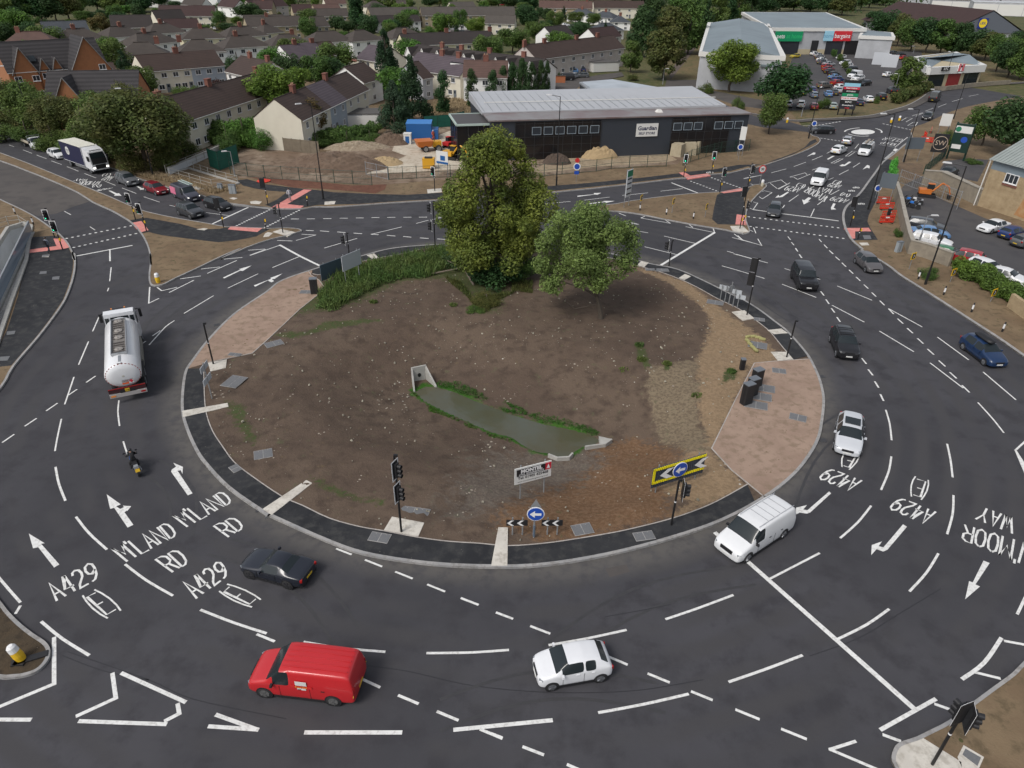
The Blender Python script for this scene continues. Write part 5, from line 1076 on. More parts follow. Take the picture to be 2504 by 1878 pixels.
T=[('r3','f',364,424,214,240,'broadleaf_tree','broad olive green tree overhanging the verge above the queue of cars'),('r1','f',288,392,238,120,'broadleaf_tree','mid green tree behind the navy lorry'),('b1','f',225,372,248,130,'roadside_bush','green bush mass behind the lorry top'),('r3','f',160,350,236,125,'broadleaf_tree','olive tree between the two lamps on the left bank'),('r1','f',95,338,214,125,'broadleaf_tree','green tree on the bank in front of the orange brick flats'),('b3','f',40,318,240,115,'roadside_bush','olive bush on the bank above the dropside truck'),('r3','f',30,300,198,120,'broadleaf_tree','dense tree at the left edge below the flats'),('b1','f',-40,310,215,120,'roadside_bush','bush at the far left edge of the bank'),('b2','f',235,330,228,90,'garden_bush','bright green bush before the dark tiled low building'),('b1','f',415,395,300,90,'roadside_bush','dark bush beside the ramp railing'),('b3','f',455,388,330,80,'roadside_bush','low olive bush near the ramp top'),('r2','f',497,345,262,62,'small_tree','small dark tree against the long cream terrace'),('ry','f',700,300,153,168,'broadleaf_tree','round yellow green tree between the two cream terraces'),('b2','f',600,360,282,90,'garden_bush','bright green bushes along the terrace garden'),('b2','f',650,366,290,85,'garden_bush','bright hedge bush by the white gable'),('b1','f',560,372,300,80,'garden_bush','darker hedge bush nearer the ramp'),('c1','f',950,236,76,88,'conifer_tree','tall dark conifer with a pointed top'),('c1','f',1010,300,138,96,'conifer_tree','wide dark conifer right of the pointed one'),('c2','f',966,322,200,92,'conifer_tree','blue green conifer standing in front'),('rr','f',765,345,245,80,'small_tree','thin russet tinted tree with a lamp column in it'),('b1','f',815,345,300,60,'garden_bush','small bush beside the garage'),('b1','f',850,352,318,90,'garden_bush','low green bank shrubs before the garages'),('b3','f',720,360,325,60,'garden_bush','yellowish shrub at the foot of the white gable'),('b1','f',780,362,325,70,'garden_bush','green shrub above the timber fence'),('b1','f',905,350,315,70,'garden_bush','shrubs beside the rubble heap'),('bd','f',870,300,262,50,'garden_bush','dark hedge behind the garage'),('bp','t1',1690,705,588,150,'garden_bush','dark purple shrub in a back garden'),('c1','t1',1000,690,395,190,'conifer_tree','dark conifer left in the garden group'),('c1','t1',1245,672,430,200,'conifer_tree','dark conifer right in the garden group'),('c1','t1',1115,680,470,160,'conifer_tree','dark conifer in the middle of the garden group'),('b1','t1',1150,740,610,160,'garden_bush','green shrub under the garden conifers'),('b2','t1',1400,745,640,170,'garden_bush','bright shrub before the grey blue house'),('b1','t1',1540,740,630,150,'garden_bush','shrub beside the glass conservatory'),('b2','t1',1820,650,585,120,'garden_bush','small shrub behind the cream terrace roof'),('rb','t1',880,480,283,170,'broadleaf_tree','bright green tree between the brick flats and hipped houses'),('r1','t1',800,560,380,140,'broadleaf_tree','green tree beside the brick flats gable'),('rr','t1',790,275,112,175,'broadleaf_tree','russet crowned tree above the pale semi'),('rb','t1',160,345,70,280,'broadleaf_tree','large light green tree at the upper left'),('r2','t1',40,365,170,200,'broadleaf_tree','darker tree at the upper left edge'),('r1','t1',650,170,80,130,'broadleaf_tree','olive topped tree beside the slate roofs'),('r2','t1',815,168,70,120,'broadleaf_tree','dark tree left of the maroon roofs'),('rb','t1',1000,125,38,150,'broadleaf_tree','bright tree before the white roofed shed'),('r2','t1',1380,75,5,140,'broadleaf_tree','grey green tree before the white roofed shed end'),('b2','t1',1590,225,170,100,'garden_bush','light shrub between the maroon roofs'),('r2','t1',1765,245,175,130,'broadleaf_tree','dark round tree among the hipped houses'),('rb','t1',1835,205,125,90,'small_tree','pale green small tree among the hipped houses'),('r2','t1',1900,155,18,220,'broadleaf_tree','big dark tree between grey and maroon roofs'),('b2','t1',530,170,135,60,'garden_bush','bright little bush beyond the slate roof'),('b1','t1',2080,340,285,90,'garden_bush','small yellowish tree between two semis'),('r5','t2',880,240,-40,180,'broadleaf_tree','very tall dark tree above the estate roofs'),('r1','t2',500,315,128,185,'broadleaf_tree','green tree cutting the sandy terrace'),('r2','t2',700,255,118,150,'broadleaf_tree','dark tree left of the very tall one'),('r2','t2',800,265,150,130,'broadleaf_tree','dark tree at the foot of the very tall one'),('r2','t2',1145,270,150,120,'broadleaf_tree','round dark tree behind a hipped roof'),('ry','t2',1785,275,128,165,'broadleaf_tree','yellow green tree beside the estate car park'),('c1','t2',1632,262,165,45,'conifer_tree','narrow dark conifer in the estate car park'),('b1','t2',600,560,455,120,'garden_bush','garden shrub below the lilac roof'),('b1','t2',690,545,470,90,'garden_bush','second garden shrub below the lilac roof'),('r1','t2',1620,720,640,90,'small_tree','light small tree between the poplars'),('b1','t2',170,330,285,90,'garden_bush','yellowish bush between semis'),('b1','t2',860,590,510,90,'garden_bush','bush beside the red shed roof'),('bd','t2',640,610,570,180,'hedge_bush','clipped dark garden hedge'),('r2','t2',50,150,30,180,'broadleaf_tree','dark tree beyond the maroon roofed houses'),('r1','t3',370,345,165,270,'broadleaf_tree','dense green tree left of the long brown terrace roof'),('r1','t3',170,410,215,270,'broadleaf_tree','green tree behind the gabled row'),('r2','t3',290,240,30,200,'broadleaf_tree','darker tree above the gabled row'),('r5','t3',440,165,68,130,'broadleaf_tree','dark tree beside the residents car park'),('c1','t3',560,155,48,60,'conifer_tree','small dark cypress by the residents car park'),('r1','t3',655,190,88,150,'broadleaf_tree','green tree by the residents car park'),('r1','t3',790,205,100,150,'broadleaf_tree','green tree before the slate hips'),('r2','t3',700,330,165,190,'broadleaf_tree','dark tree behind the long terrace'),('c1','t3',880,305,155,50,'conifer_tree','slim column cypress behind the long terrace'),('r2','t3',1030,105,30,90,'broadleaf_tree','small dark tree far behind the slate hips'),('b1','t3',800,510,425,45,'garden_bush','upright shrub in a terrace front garden'),('b1','t3',900,500,460,110,'garden_bush','low hedge in the terrace front gardens'),('b2','t3',512,590,540,60,'garden_bush','light green shrub in a front garden'),('b1','t3',550,560,515,50,'garden_bush','little shrub before the terrace porch'),('ry','t3',1840,715,298,440,'broadleaf_tree','bright yellow green tree before the pale shed'),('r2','t4',290,850,478,400,'broadleaf_tree','broad dark tree at the car park corner'),('r1','u8',235,250,-75,260,'small_tree','round dark tree on the grass by the side road'),('b1','t3',1660,720,610,140,'roadside_bush','bush below the yellow green tree'),('b1','t3',1900,845,715,120,'roadside_bush','round bush beside the store roof end'),('r4','t4',1290,720,445,270,'broadleaf_tree','loose green tree beside the restaurant'),('r1','t4',715,410,325,70,'small_tree','rearmost small tree in the planted strip'),('r1','t4',735,455,378,60,'small_tree','second small tree in the planted strip'),('r1','t4',785,490,415,65,'small_tree','third small tree in the planted strip'),('r1','t4',822,545,470,65,'small_tree','fourth small tree in the planted strip'),('r1','t4',848,595,525,50,'small_tree','nearest small tree in the planted strip'),('b1','t4',665,845,712,125,'roadside_bush','dense green bush before the car park lanes'),('b1','t4',1058,800,722,85,'roadside_bush','round bush at the foot of the hedge'),('r2','u8',2080,430,-40,420,'broadleaf_tree','massive dark tree above the stone building'),('r1','u8',1880,340,20,300,'broadleaf_tree','dark tree behind the dark green totem sign'),('r2','u8',2260,340,-90,300,'broadleaf_tree','dark tree at the right edge behind the stone building'),('b1','u8',1590,320,170,150,'roadside_bush','hedge bush beside the small white sign board'),('b1','u8',1690,360,240,120,'roadside_bush','hedge bush behind the totem sign'),('b1','u8',1810,480,420,150,'roadside_bush','low green mound beside the stone building'),('b1','v4',1465,248,140,190,'roadside_bush','dark bush at the corner of the stone wall'),('b3','t3',1090,620,560,120,'roadside_bush','olive shrub at the foot of the great avenue trees'),('b1','u8',1228,1045,950,90,'roadside_bush','weedy green tuft along the stone wall foot'),]
for a in T:tree(*a)
for x,yb,yt,w_,lb in((15,345,285,100,'first'),(75,352,290,100,'second'),(135,362,300,100,'third'),(195,378,300,100,'fourth'),(262,398,330,90,'fifth'),(330,425,345,95,'sixth'),(400,420,340,90,'seventh')):tree('b1' if x%2 else 'b3','f',x,yb,yt,w_,'roadside_bush',lb+' bush from the left along the foot of the bank trees')
for x,yb,yt,w_,k,lb in((60,300,196,110,'r1','tree directly below the left brick gable'),(125,310,225,100,'r3','tree between brick flats and low brick block'),(185,330,238,105,'r3','tree in front of the low brick gable'),(260,345,222,110,'r1','tree at the right end of the low brick block'),(320,350,205,100,'r3','tree behind the broad olive tree'),(430,385,255,110,'r1','tree between the broad olive tree and the cream terrace')):tree(k,'f',x,yb,yt,w_,'broadleaf_tree',lb)
for i,(v,x,yb,yt,w_)in enumerate([('t2',1535,880,570,165),('t2',1752,835,553,130),('t2',1912,800,560,120),('t2',1990,785,530,110),('t2',2065,785,508,120),('t2',2140,790,480,130),('t3',30,752,540,95),('t3',90,750,530,90),('t3',165,745,510,105),('t3',240,742,480,115),('t3',315,735,500,100),('t3',385,728,485,95),('t3',432,718,490,75)]):
 tree('p1',v,x,yb,yt,w_,'poplar_tree',['left end poplar of the row standing apart in dry grass','second poplar from the left standing apart from the row'][i]if i<2 else 'dark upright poplar in the tight row behind the dark store',group='poplars behind the store')
for i,(x,yb,yt,w_,k,lb)in enumerate([(1330,615,205,370,'ro','olive brown tree in front of the avenue'),(1080,560,315,190,'r4','darker smaller tree at the left foot of the avenue'),(1170,440,60,300,'r5','dark tall tree at the left of the avenue'),(1370,430,55,330,'ro','olive green tall tree in the avenue middle'),(1520,420,-10,290,'r4','green tall tree at the avenue right front'),(1250,300,-30,300,'r5','dark tree behind the avenue front'),(1420,330,-60,300,'r4','tree in the second rank of the avenue'),(1600,330,-40,250,'r5','dark tree behind the avenue right front'),(1720,280,-60,240,'r4','green tree left of the pale shed roof'),(1800,210,-60,220,'r5','dark tree above the pale shed roof'),(1900,170,-70,230,'r4','tall tree between the two sheds')]):
 tree(k,'t3',x,yb,yt,w_,'avenue_tree',lb,group='tall trees along the service road')
WOOD=[('t1',20,180,-20,260),('t1',120,170,-50,240),('t1',220,165,-70,240),('t1',330,165,-70,240),('t1',440,165,-70,240),('t1',540,160,-80,230),('t1',620,130,-80,220),('t1',760,95,-80,230),('t1',880,100,-80,220),('t1',990,60,-90,220),('t1',1110,90,-60,200),('t1',1250,20,-90,220),('t1',1480,20,-90,220),('t1',1640,20,-90,200),('t1',1850,20,-90,230),('t3',2000,150,-60,200),('t3',2120,130,-50,200),('t4',20,110,-50,200),('t4',130,100,-60,220),('t4',320,90,-60,230),('t4',430,80,-60,220),('t4',560,90,-70,220),('t4',690,110,-50,220),('t4',800,120,-60,220),('t4',900,80,-80,220),('t4',1010,60,-80,220),('t4',1120,40,-80,220),('t4',1010,240,90,170),('t4',1120,330,70,230),('t4',1230,360,110,230),('t4',1330,400,140,250),('t4',1450,410,130,260),('t4',1560,420,150,260),('t4',1680,430,180,260),('t4',1790,450,220,260),('t4',1900,470,250,260),('t4',1990,560,260,260),('t4',2080,600,300,260),('t4',2170,620,300,260),('t4',2250,560,250,260),('t4',2200,430,230,240),('t4',1960,420,260,200),('t2',130,10,-90,200),('t2',420,15,-80,160),('t2',1110,75,-30,130),('t2',1270,70,0,120),('t2',1420,60,-20,130),('t2',1500,50,-30,140),('t2',1900,60,-10,140),('t2',2070,80,-50,200),('t2',2150,180,20,180),('t2',2180,100,-60,200),('t2',640,10,-90,160),('t2',300,10,-90,160),('t3',60,60,-60,200),('t3',180,60,-60,200),('t3',300,60,-80,180),('t3',1180,120,-60,240),('t3',1090,30,-90,200),('t3',600,10,-90,200),('t3',800,5,-90,200),('t3',380,10,-90,180),('t3',960,5,-90,200)]
for i,(v,x,yb,yt,w_)in enumerate(WOOD):
 tree(['r1','r2','r4','r5','r2','t5'][i%6],v,x,yb,yt,w_,'woodland_tree','green tree of the distant woods behind the roofs and sheds',group='trees of the distant woods')
wd_=[];wr_=[];rr_=random.Random(8)
for i in range(420):
 y=rr_.uniform(560,1500);x=rr_.uniform(-1.0,1.05)*y*.95;wd_.append((x,y,rr_.uniform(3,10)));wr_.append(rr_.uniform(9,16))
wm=leaves('far_wood',wd_,wr_,60000,1.3,4,LF['dark'],squash=.7);o=link('far_wood',wm);tag(o,'distant wood closing the view behind the town','wood',kind='stuff')
c=[];rd=[];r_=random.Random(21)
def crown_big():
 b=onto('f',1205,672);h=12.0
 t=thing('island_tree','tall leafy tree with olive and lime leaves on the island','tree',b)
 H_=height_at(b,'f',1235,312);global TH;TH=H_
 for i in range(85):
  z=r_.random();w_=6.1*(1-abs(z-.42)**1.7*1.9);a=r_.uniform(0,6.28);q=r_.uniform(.45,1.0)*max(w_,.8)
  c.append((.3+q*math.cos(a),q*math.sin(a)*.9,H_*(.12+z*.80)));rd.append(r_.choice((.55,.8,1.1,1.6)))
 c.append((.3,0,H_*.42));rd.append(3.0)
 link('crown',leaves('crown',c,rd,54000,.15,5,LF['tree1'],fill=.2,up=.5),t)
 link('trunk',trunk(H_,.42,r_.sample(c,26),5,twigs=3),t)
 return b,H_
TB,TH=crown_big();print('big tree',TB,TH)
b2_=onto('v3',855,565);H2=height_at(b2_,'f',1425,512);print('small tree',b2_,H2)
t=thing('island_tree','smaller round tree with bare lower trunk on dark island soil','tree',b2_)
c2=[];rd2=[]
r_=random.Random(64)
for i in range(104):
 a=r_.uniform(0,6.28);z=r_.uniform(-.9,1)*(1 if i%3 else .5);q=math.sqrt(1-z*z)*(r_.uniform(.7,1)if i%3 else r_.uniform(.05,.6));c2.append((-1.8+q*math.cos(a)*4.9-.8*max(0,-z),1.0+q*math.sin(a)*3.5,H2*.58+z*H2*.35+.35*q*math.cos(a)*(z<0)));rd2.append(r_.uniform(.5,1.0))
link('crown',leaves('crown',c2,rd2,34000,.12,7,LF['tree2'],fill=.2,up=.5),t)
tm=MB()
base_=Vector((0,0,-.2));fork=Vector((-.55,.25,2.1));tm.tube(base_,Vector((-.2,.1,1.0)),.24,9,r2=.19,cap=False);tm.tube(Vector((-.2,.1,1.0)),fork,.19,9,r2=.17,cap=False)
for e in[(-2.2,1.2,H2*.8),(-.6,.6,H2*.85),(-3.6,.8,H2*.6),(.3,1.4,H2*.7),(-4.6,-.4,H2*.38),(-1.6,-1.6,H2*.55),(-3.2,2.6,H2*.7)]:
 e=Vector(e);m_=fork.lerp(e,.45)+Vector((.2,0,.25));tm.tube(fork,m_,.11,6,r2=.075,cap=False);tm.tube(m_,e,.075,6,r2=.02,cap=False)
 for _ in range(5):q=m_.lerp(e,r_.random());tm.tube(q,q+Vector((r_.uniform(-1,1),r_.uniform(-1,1),r_.uniform(-.2,.9))),.03,4,r2=.008,cap=False)
tm.tube((-.3,.1,1.5),(-2.6,-.6,1.25),.04,5,r2=.025);tm.tube((-2.6,-.6,1.25),(-3.6,-.8,2.2),.025,5,r2=.01)
link('trunk',tm.mesh('trunk',M_BARK),t)
def scatter(name,poly,n,hmin,hmax,m,seed,wd=.06,label=None,cat=None,zf=None,jitter=.25):
 """upright blades and stalks standing in a traced patch"""
 r=np.random.RandomState(seed);q=np.array(P2(poly));lo=q.min(0);hi=q.max(0);P=lo+(hi-lo)*r.rand(n*6,2);P=P[sdist(P,q)<-.05][:n];n=len(P)
 z=Hf(P)if zf is None else np.full(n,zf);h=hmin+(hmax-hmin)*r.rand(n)**1.4
 a=r.rand(n)*6.28;lean=r.normal(size=(n,2))*jitter;b=np.column_stack([P,z]);tip=b+np.column_stack([lean*h[:,None],h]);s=np.column_stack([np.cos(a),np.sin(a),0*a])*wd
 mid=(b+tip)/2+np.column_stack([lean*h[:,None]*-.12,0*h])
 v=np.stack([b,mid-s,tip,mid+s],1).reshape(-1,3);me=bpy.data.meshes.new(name);me.from_pydata(v.tolist(),[],np.arange(4*n).reshape(-1,4).tolist());me.materials.append(m)
 o=link(name,me);tag(o,label,cat,kind='stuff');return o
def mass(name,poly,n,rad_,hz,size,m,seed,label,cat,nl):
 r=np.random.RandomState(seed);q=np.array(P2(poly));lo=q.min(0);hi=q.max(0);P=lo+(hi-lo)*r.rand(n*6,2);P=P[sdist(P,q)<.45*vnoise(P,1.3,5)-.1][:n];z=Hf(P)
 c_=[(x,y,zz_+hz*(.15+.9*r.rand()**1.5))for(x,y),zz_ in zip(P,z)];o=link(name,leaves(name,c_,rad_*(.6+.8*r.rand(len(c_))),nl,size,seed,m,up=.5,fill=.35));return tag(o,label,cat,kind='stuff')
WEED=OP("v2 590,410 700,290 900,180 1250,100 1560,30 1700,40 1800,120 1560,240 1480,270 1250,280 1060,340 900,430 720,540 600,520")
mass('weed_bank',WEED,520,.34,.6,.08,LF['weed'],41,'leafy green weeds in a bank along the far island rim','weeds',26000)
scatter('weeds',OP("v2 590,410 700,290 900,180 1250,100 1560,30 1700,40 1800,120 1560,240 1480,270 1250,280 1060,340 900,430 720,540 600,520"),4500,.3,1.3,LF['weed'],1,.045,'tall green weeds along the far rim of the island','weeds')
mass('pond_grass',OP("v3 0,1165 170,1200 330,1290 420,1320 600,1335 740,1390 840,1440 840,1490 700,1430 560,1400 400,1370 250,1325 100,1285 0,1235 v2 2000,1250 1750,1110 1560,1100 1580,1150 1850,1230 2157,1335"),900,.13,.02,.04,leaf_mat('grass fresh',(.045,.14,.014),(.07,.13,.03)),2,'fresh green grass on the far bank of the pond','grass',15000)
mass('pond_grass',OP("v2 1310,1160 1370,1190 1450,1265 1600,1345 1800,1435 2000,1525 2157,1575 2157,1600 1950,1545 1700,1430 1500,1340 1400,1260"),500,.09,.01,.035,MT['grass fresh'],3,'fresh green grass edging the near bank of the pond','grass',6000)
scatter('rough_grass',OP("v2 1600,250 1750,300 1860,430 2157,380 2157,250 v3 0,260 330,280 330,380 200,360 60,440 0,500 v2 2000,540 1920,560 1850,500 1790,420 1680,330"),3600,.08,.45,LF['oliv'],4,.04,'brown and green rough grass under the island trees','grass')
for v,x,y,n,lb in(('v3',1150,775,160,'small weed clump on bare soil left of the straw patch'),('v3',1165,890,200,'green weed cluster at the straw edge'),('v3',1365,920,200,'weed cluster on the straw patch'),('v3',1030,972,70,'lone weed on bare soil above the pond'),('v3',1860,980,220,'green tuft left of the black cabinets'),('v3',1585,1170,120,'thin weed on the straw slope'),('v2',1040,465,150,'weed clump on soil below the tall weeds'),('v2',1690,490,150,'weed clump below the branches')):
 p=onto(v,x,y);o=scatter('weed_clump',[p+Vector((math.cos(k)*.5,math.sin(k)*.45,0))for k in(0,1.05,2.1,3.14,4.2,5.2)],n,.08,.35,LF['weed'],int(x),.05,lb,'weed')
 del o['kind']
def bush_at(key,p,w_,h,name,label,cat='bush'):
 cr,tk=TREE[key];t=thing(name,label,cat,p);t.scale=(w_/9.8,w_/9.8,h/8.5);t.rotation_euler.z=random.uniform(0,6);link('foliage',cr,t);link('stem',tk,t);return t
bush_at('bd',onto('f',1130,645),4.5,3.0,'island_bush','dark ivy bush left under the tall island tree');bush_at('bd',onto('f',1210,690),6,3.4,'island_bush','dark bush at the foot of the tall island tree');bush_at('b1',onto('f',1285,680),4.5,3.,'island_bush','green bush between the two island trees')
bush_at('b1',onto('f',1040,640),3.5,1.5,'island_bush','grey green bush at the end of the tall weeds');bush_at('b3',onto('f',1190,740),3.6,.9,'island_bush','bramble patch reaching out onto the soil');bush_at('b1',onto('f',1160,762),2.2,.5,'island_bush','low bright bramble tip on the soil')
fb=MB();P0=onto('v2',1770,215)+Vector((0,0,.5))
for v,x,y,zz_,r1_ in(('v2',1510,245,.2,.1),('v2',1850,325,.1,.12),('v2',1745,145,1.3,.04),('v2',1850,200,1.,.035),('v2',1640,195,1.0,.035),('v2',1930,290,.3,.05)):
 e=onto(v,x,y);e.z+=zz_;fb.tube(e,P0,r1_,7,r2=.05)
tag(fb.obj('fallen_branch',mat('dead wood',(.22,.18,.14),rough=.9,noise=(3,.3))),'bare fallen branch lying under the tall island tree','branch')
rs=np.random.RandomState(9);P=[]
q=np.array(RIM);lo=q.min(0);hi=q.max(0);P=lo+(hi-lo)*rs.rand(6000,2);P=P[(sdist(P,q)<-.3)&(sdist(P,PONDP)>.8)];keep=vnoise(P,5.,12)+rs.rand(len(P))*.5>.22;P=P[keep][:650];z=Hf(P)
st=MB()
for(x,y),zz_ in zip(P,z):
 s=.035+.06*rs.rand()**3;a=rs.rand()*3;st.box((x,y,zz_+s*.45+.03),(s*2.2,s*1.5,s),rz=a,taper=.6)
tag(st.obj('stones',mat('limestone chips',(.27,.24,.195),rough=.9,island=.35)),'pale stones strewn over the bare island soil','stones',kind='stuff')
def hedge(name,label,pts,w_,h,m,seed,n=14000,size=.14,z0=.1):
 t=thing(name,label,'hedge',pts[0]);o0=pts[0];cen=[];rad=[];r=random.Random(seed)
 for a,b in zip(pts,pts[1:]):
  L=(b-a).length;k=int(L/.6)+1;d=(b-a).normalized();nn=Vector((-d.y,d.x,0))
  for i in range(k):
   for _ in range(4):
    p=a.lerp(b,i/k)+nn*r.uniform(-w_,w_)*.32;cen.append((p.x-o0.x,p.y-o0.y,r.uniform(.25,.8)*h));rad.append(min(w_,h)*r.uniform(.24,.34))
 link('foliage',leaves('foliage',cen,rad,n,size,seed,m,fill=.2),t)
 s=MB()
 for p in cen[::9]:s.tube((p[0],p[1],-.1),p,.04,5)
 s.obj('stem',M_BARK,t);return t
hedge('hedge','clipped green hedge on top of the roadside bank by the parked cars',WP("v4 1700,230 1850,290 2050,390 2230,490",.1),2.2,2.0,LF['brt'],3,26000,.12)
hedge('hedge','long clipped hedge between the retail car park and the road',WP("t4 1215,800 1320,755 1460,700",.1),3.,2.4,LF['oliv'],4,16000,.2)
hedge('hedge','green hedge beyond the timber fence by the white gable',WP("u6 230,330 330,320 450,310 560,290",.1),4.5,4.,LF['brt'],6,16000,.22)
hedge('hedge','garden hedge before the cream terrace',WP("u5 1530,330 1650,320 1760,310",.1),4,3.6,LF['mid'],7,12000,.22)
hedge('hedge','low shrub bank in front of the grey garages',WP("u6 640,300 900,330 1130,290 1330,250",.1),5,2.2,LF['mid'],8,24000,.2)
scatter('dry_grass',WP("u5 820,420 900,420 1010,500 1250,560 1450,600 1500,640 1700,680 1820,640 1840,680 1650,720 1400,640 1150,600 900,520"),9000,.2,.6,mat('straw',(.33,.26,.15),rough=.9,island=.3),11,.05,'straw coloured dry grass along the upper verge','grass',zf=.1)
scatter('dry_grass',WP("t2 1440,800 1640,760 1760,830 1750,880 1440,900"),5000,.2,.7,MT['straw'],12,.07,'tall yellow dry grass behind the poplars','grass',zf=.1)
# BUILDINGS
def tile_mat(name,col,sc=3.2,amt=.25):
 m=mat(name,col,rough=.85,noise=(.5,.22),col2=tuple(c*.72 for c in col),detail=8)
 nt=m.node_tree;p=nt.nodes['Principled BSDF'];tc=node(nt,'ShaderNodeTexCoord');wv=node(nt,'ShaderNodeTexWave');wv.bands_direction='Z';wv.inputs['Scale'].default_value=sc*.32;wv.inputs['Distortion'].default_value=.4
 nt.links.new(tc.outputs['Object'],wv.inputs['Vector']);src=p.inputs['Base Color'].links[0].from_socket;h=node(nt,'ShaderNodeHueSaturation');r=node(nt,'ShaderNodeMapRange');r.inputs[3].default_value=1-amt;r.inputs[4].default_value=1.1
 nt.links.new(wv.outputs['Fac'],r.inputs[0]);nt.links.new(r.outputs[0],h.inputs['Value']);nt.links.new(src,h.inputs['Color']);nt.links.new(h.outputs[0],p.inputs['Base Color']);return m
RM=dict(brown=tile_mat('brown tiles',(.056,.034,.027)),dark=tile_mat('charcoal tiles',(.036,.028,.026)),grey=tile_mat('grey brown tiles',(.066,.053,.045)),lilac=tile_mat('lilac grey tiles',(.090,.070,.082)),maroon=tile_mat('maroon tiles',(.050,.024,.022)),red=tile_mat('red brown tiles',(.110,.062,.050)),slate=tile_mat('blue slate',(.060,.068,.080)),stripe=tile_mat('coursed dark tiles',(.040,.036,.038),1.6,.45),sand=tile_mat('stone tiles',(.085,.073,.063)))
WMt=dict(cream=mat('cream render',(.68,.64,.53),rough=.9,noise=(.5,.25),col2=(.60,.56,.46)),white=mat('white render',(.80,.80,.78),rough=.9,noise=(.5,.25),col2=(.72,.71,.68)),blue=mat('pale blue render',(.36,.41,.46),rough=.9,noise=(.5,.25),col2=(.32,.36,.41)),yellow=mat('pale yellow render',(.72,.66,.46),rough=.9,noise=(.5,.25),col2=(.52,.48,.34)),sand=mat('sandy stone',(.42,.35,.235),rough=.9,noise=(1.2,.25),col2=(.29,.24,.16)),pink=mat('pinkish render',(.54,.48,.44),rough=.9,noise=(.5,.25),col2=(.40,.36,.33)),brick=mat('orange brick',(.34,.145,.062),rough=.9,noise=(2.2,.25),col2=(.26,.11,.05)),grey=mat('grey stone',(.24,.22,.19),rough=.9,noise=(1.2,.25),col2=(.19,.17,.15)),lilac=mat('pale grey render',(.47,.48,.50),rough=.9))
M_CHIM=mat('chimney brick',(.21,.085,.062),rough=.9,noise=(2,.25));M_UPVC=mat('white frame',(.75,.75,.75),rough=.5);M_PANE=mat('dark pane',(.028,.034,.042),rough=.12,spec=.7);M_FASC=mat('white fascia',(.62,.61,.58),rough=.6);M_POT=mat('chimney pot',(.36,.22,.14),rough=.9)
def win_mesh(w_,h,bars=1,sill=True,fm=None):
 m=MB();f=.075
 m.box((0,0,0),(w_-f,.05,h-f),mi=1)
 for s in(-1,1):m.box((s*(w_/2-f/2),-.02,0),(f,.09,h));m.box((0,-.02,s*(h/2-f/2)),(w_-2*f-.004,.088,f))
 for b in range(1,bars+1):m.box((-w_/2+w_*b/(bars+1),-.022,0),(f*.8,.086,h-2*f-.004))
 if sill:m.box((0,-.05,-h/2-.045),(w_+.16,.16,.08))
 return m.mesh('window',[fm or M_UPVC,M_PANE])
WIN=dict(a=win_mesh(1.35,1.1),b=win_mesh(1.0,1.05),c=win_mesh(1.9,1.2,2),s=win_mesh(.7,.8,0));
dm=MB();dm.box((0,0,0),(.95,.06,2.05));dm.box((0,-.035,.55),(.5,.03,.6),mi=1);DOOR=dm.mesh('door',[mat('grey door',(.15,.17,.19)),M_PANE])
def gable(L,D,he,hr,ov=.35,t=.12,x0=0.):
 m=MB();y0,y1=-ov,D+ov;s=(hr-he)/(D/2);ze=he-ov*s*.6;a,b=x0-ov*.6,x0+L+ov*.6
 for z in(t,):
  vs=[(a,y0,ze),(b,y0,ze),(b,D/2,hr),(a,D/2,hr),(a,y1,ze),(b,y1,ze)];vs=vs+[(x,y,q+t)for x,y,q in vs]
  m.add(vs,[(6,7,8,9),(9,8,11,10),(0,3,2,1),(3,4,5,2),(0,1,7,6),(5,4,10,11),(0,6,9,3),(3,9,10,4),(1,2,8,7),(2,5,11,8)])
 return m
def hip(L,D,he,hr,ov=.4,t=.1,inset=.5):
 m=MB();k=min(D/2,L/2)*(inset*2);ze=he-.12
 vs=[(-ov,-ov,ze),(L+ov,-ov,ze),(L+ov,D+ov,ze),(-ov,D+ov,ze),(k,D/2,hr),(L-k,D/2,hr),(-ov,-ov,ze-t),(L+ov,-ov,ze-t),(L+ov,D+ov,ze-t),(-ov,D+ov,ze-t)]
 m.add(vs,[(0,1,5,4),(1,2,5),(2,3,4,5),(3,0,4),(0,6,7,1),(1,7,8,2),(2,8,9,3),(3,9,6,0),(6,9,8,7)]);return m
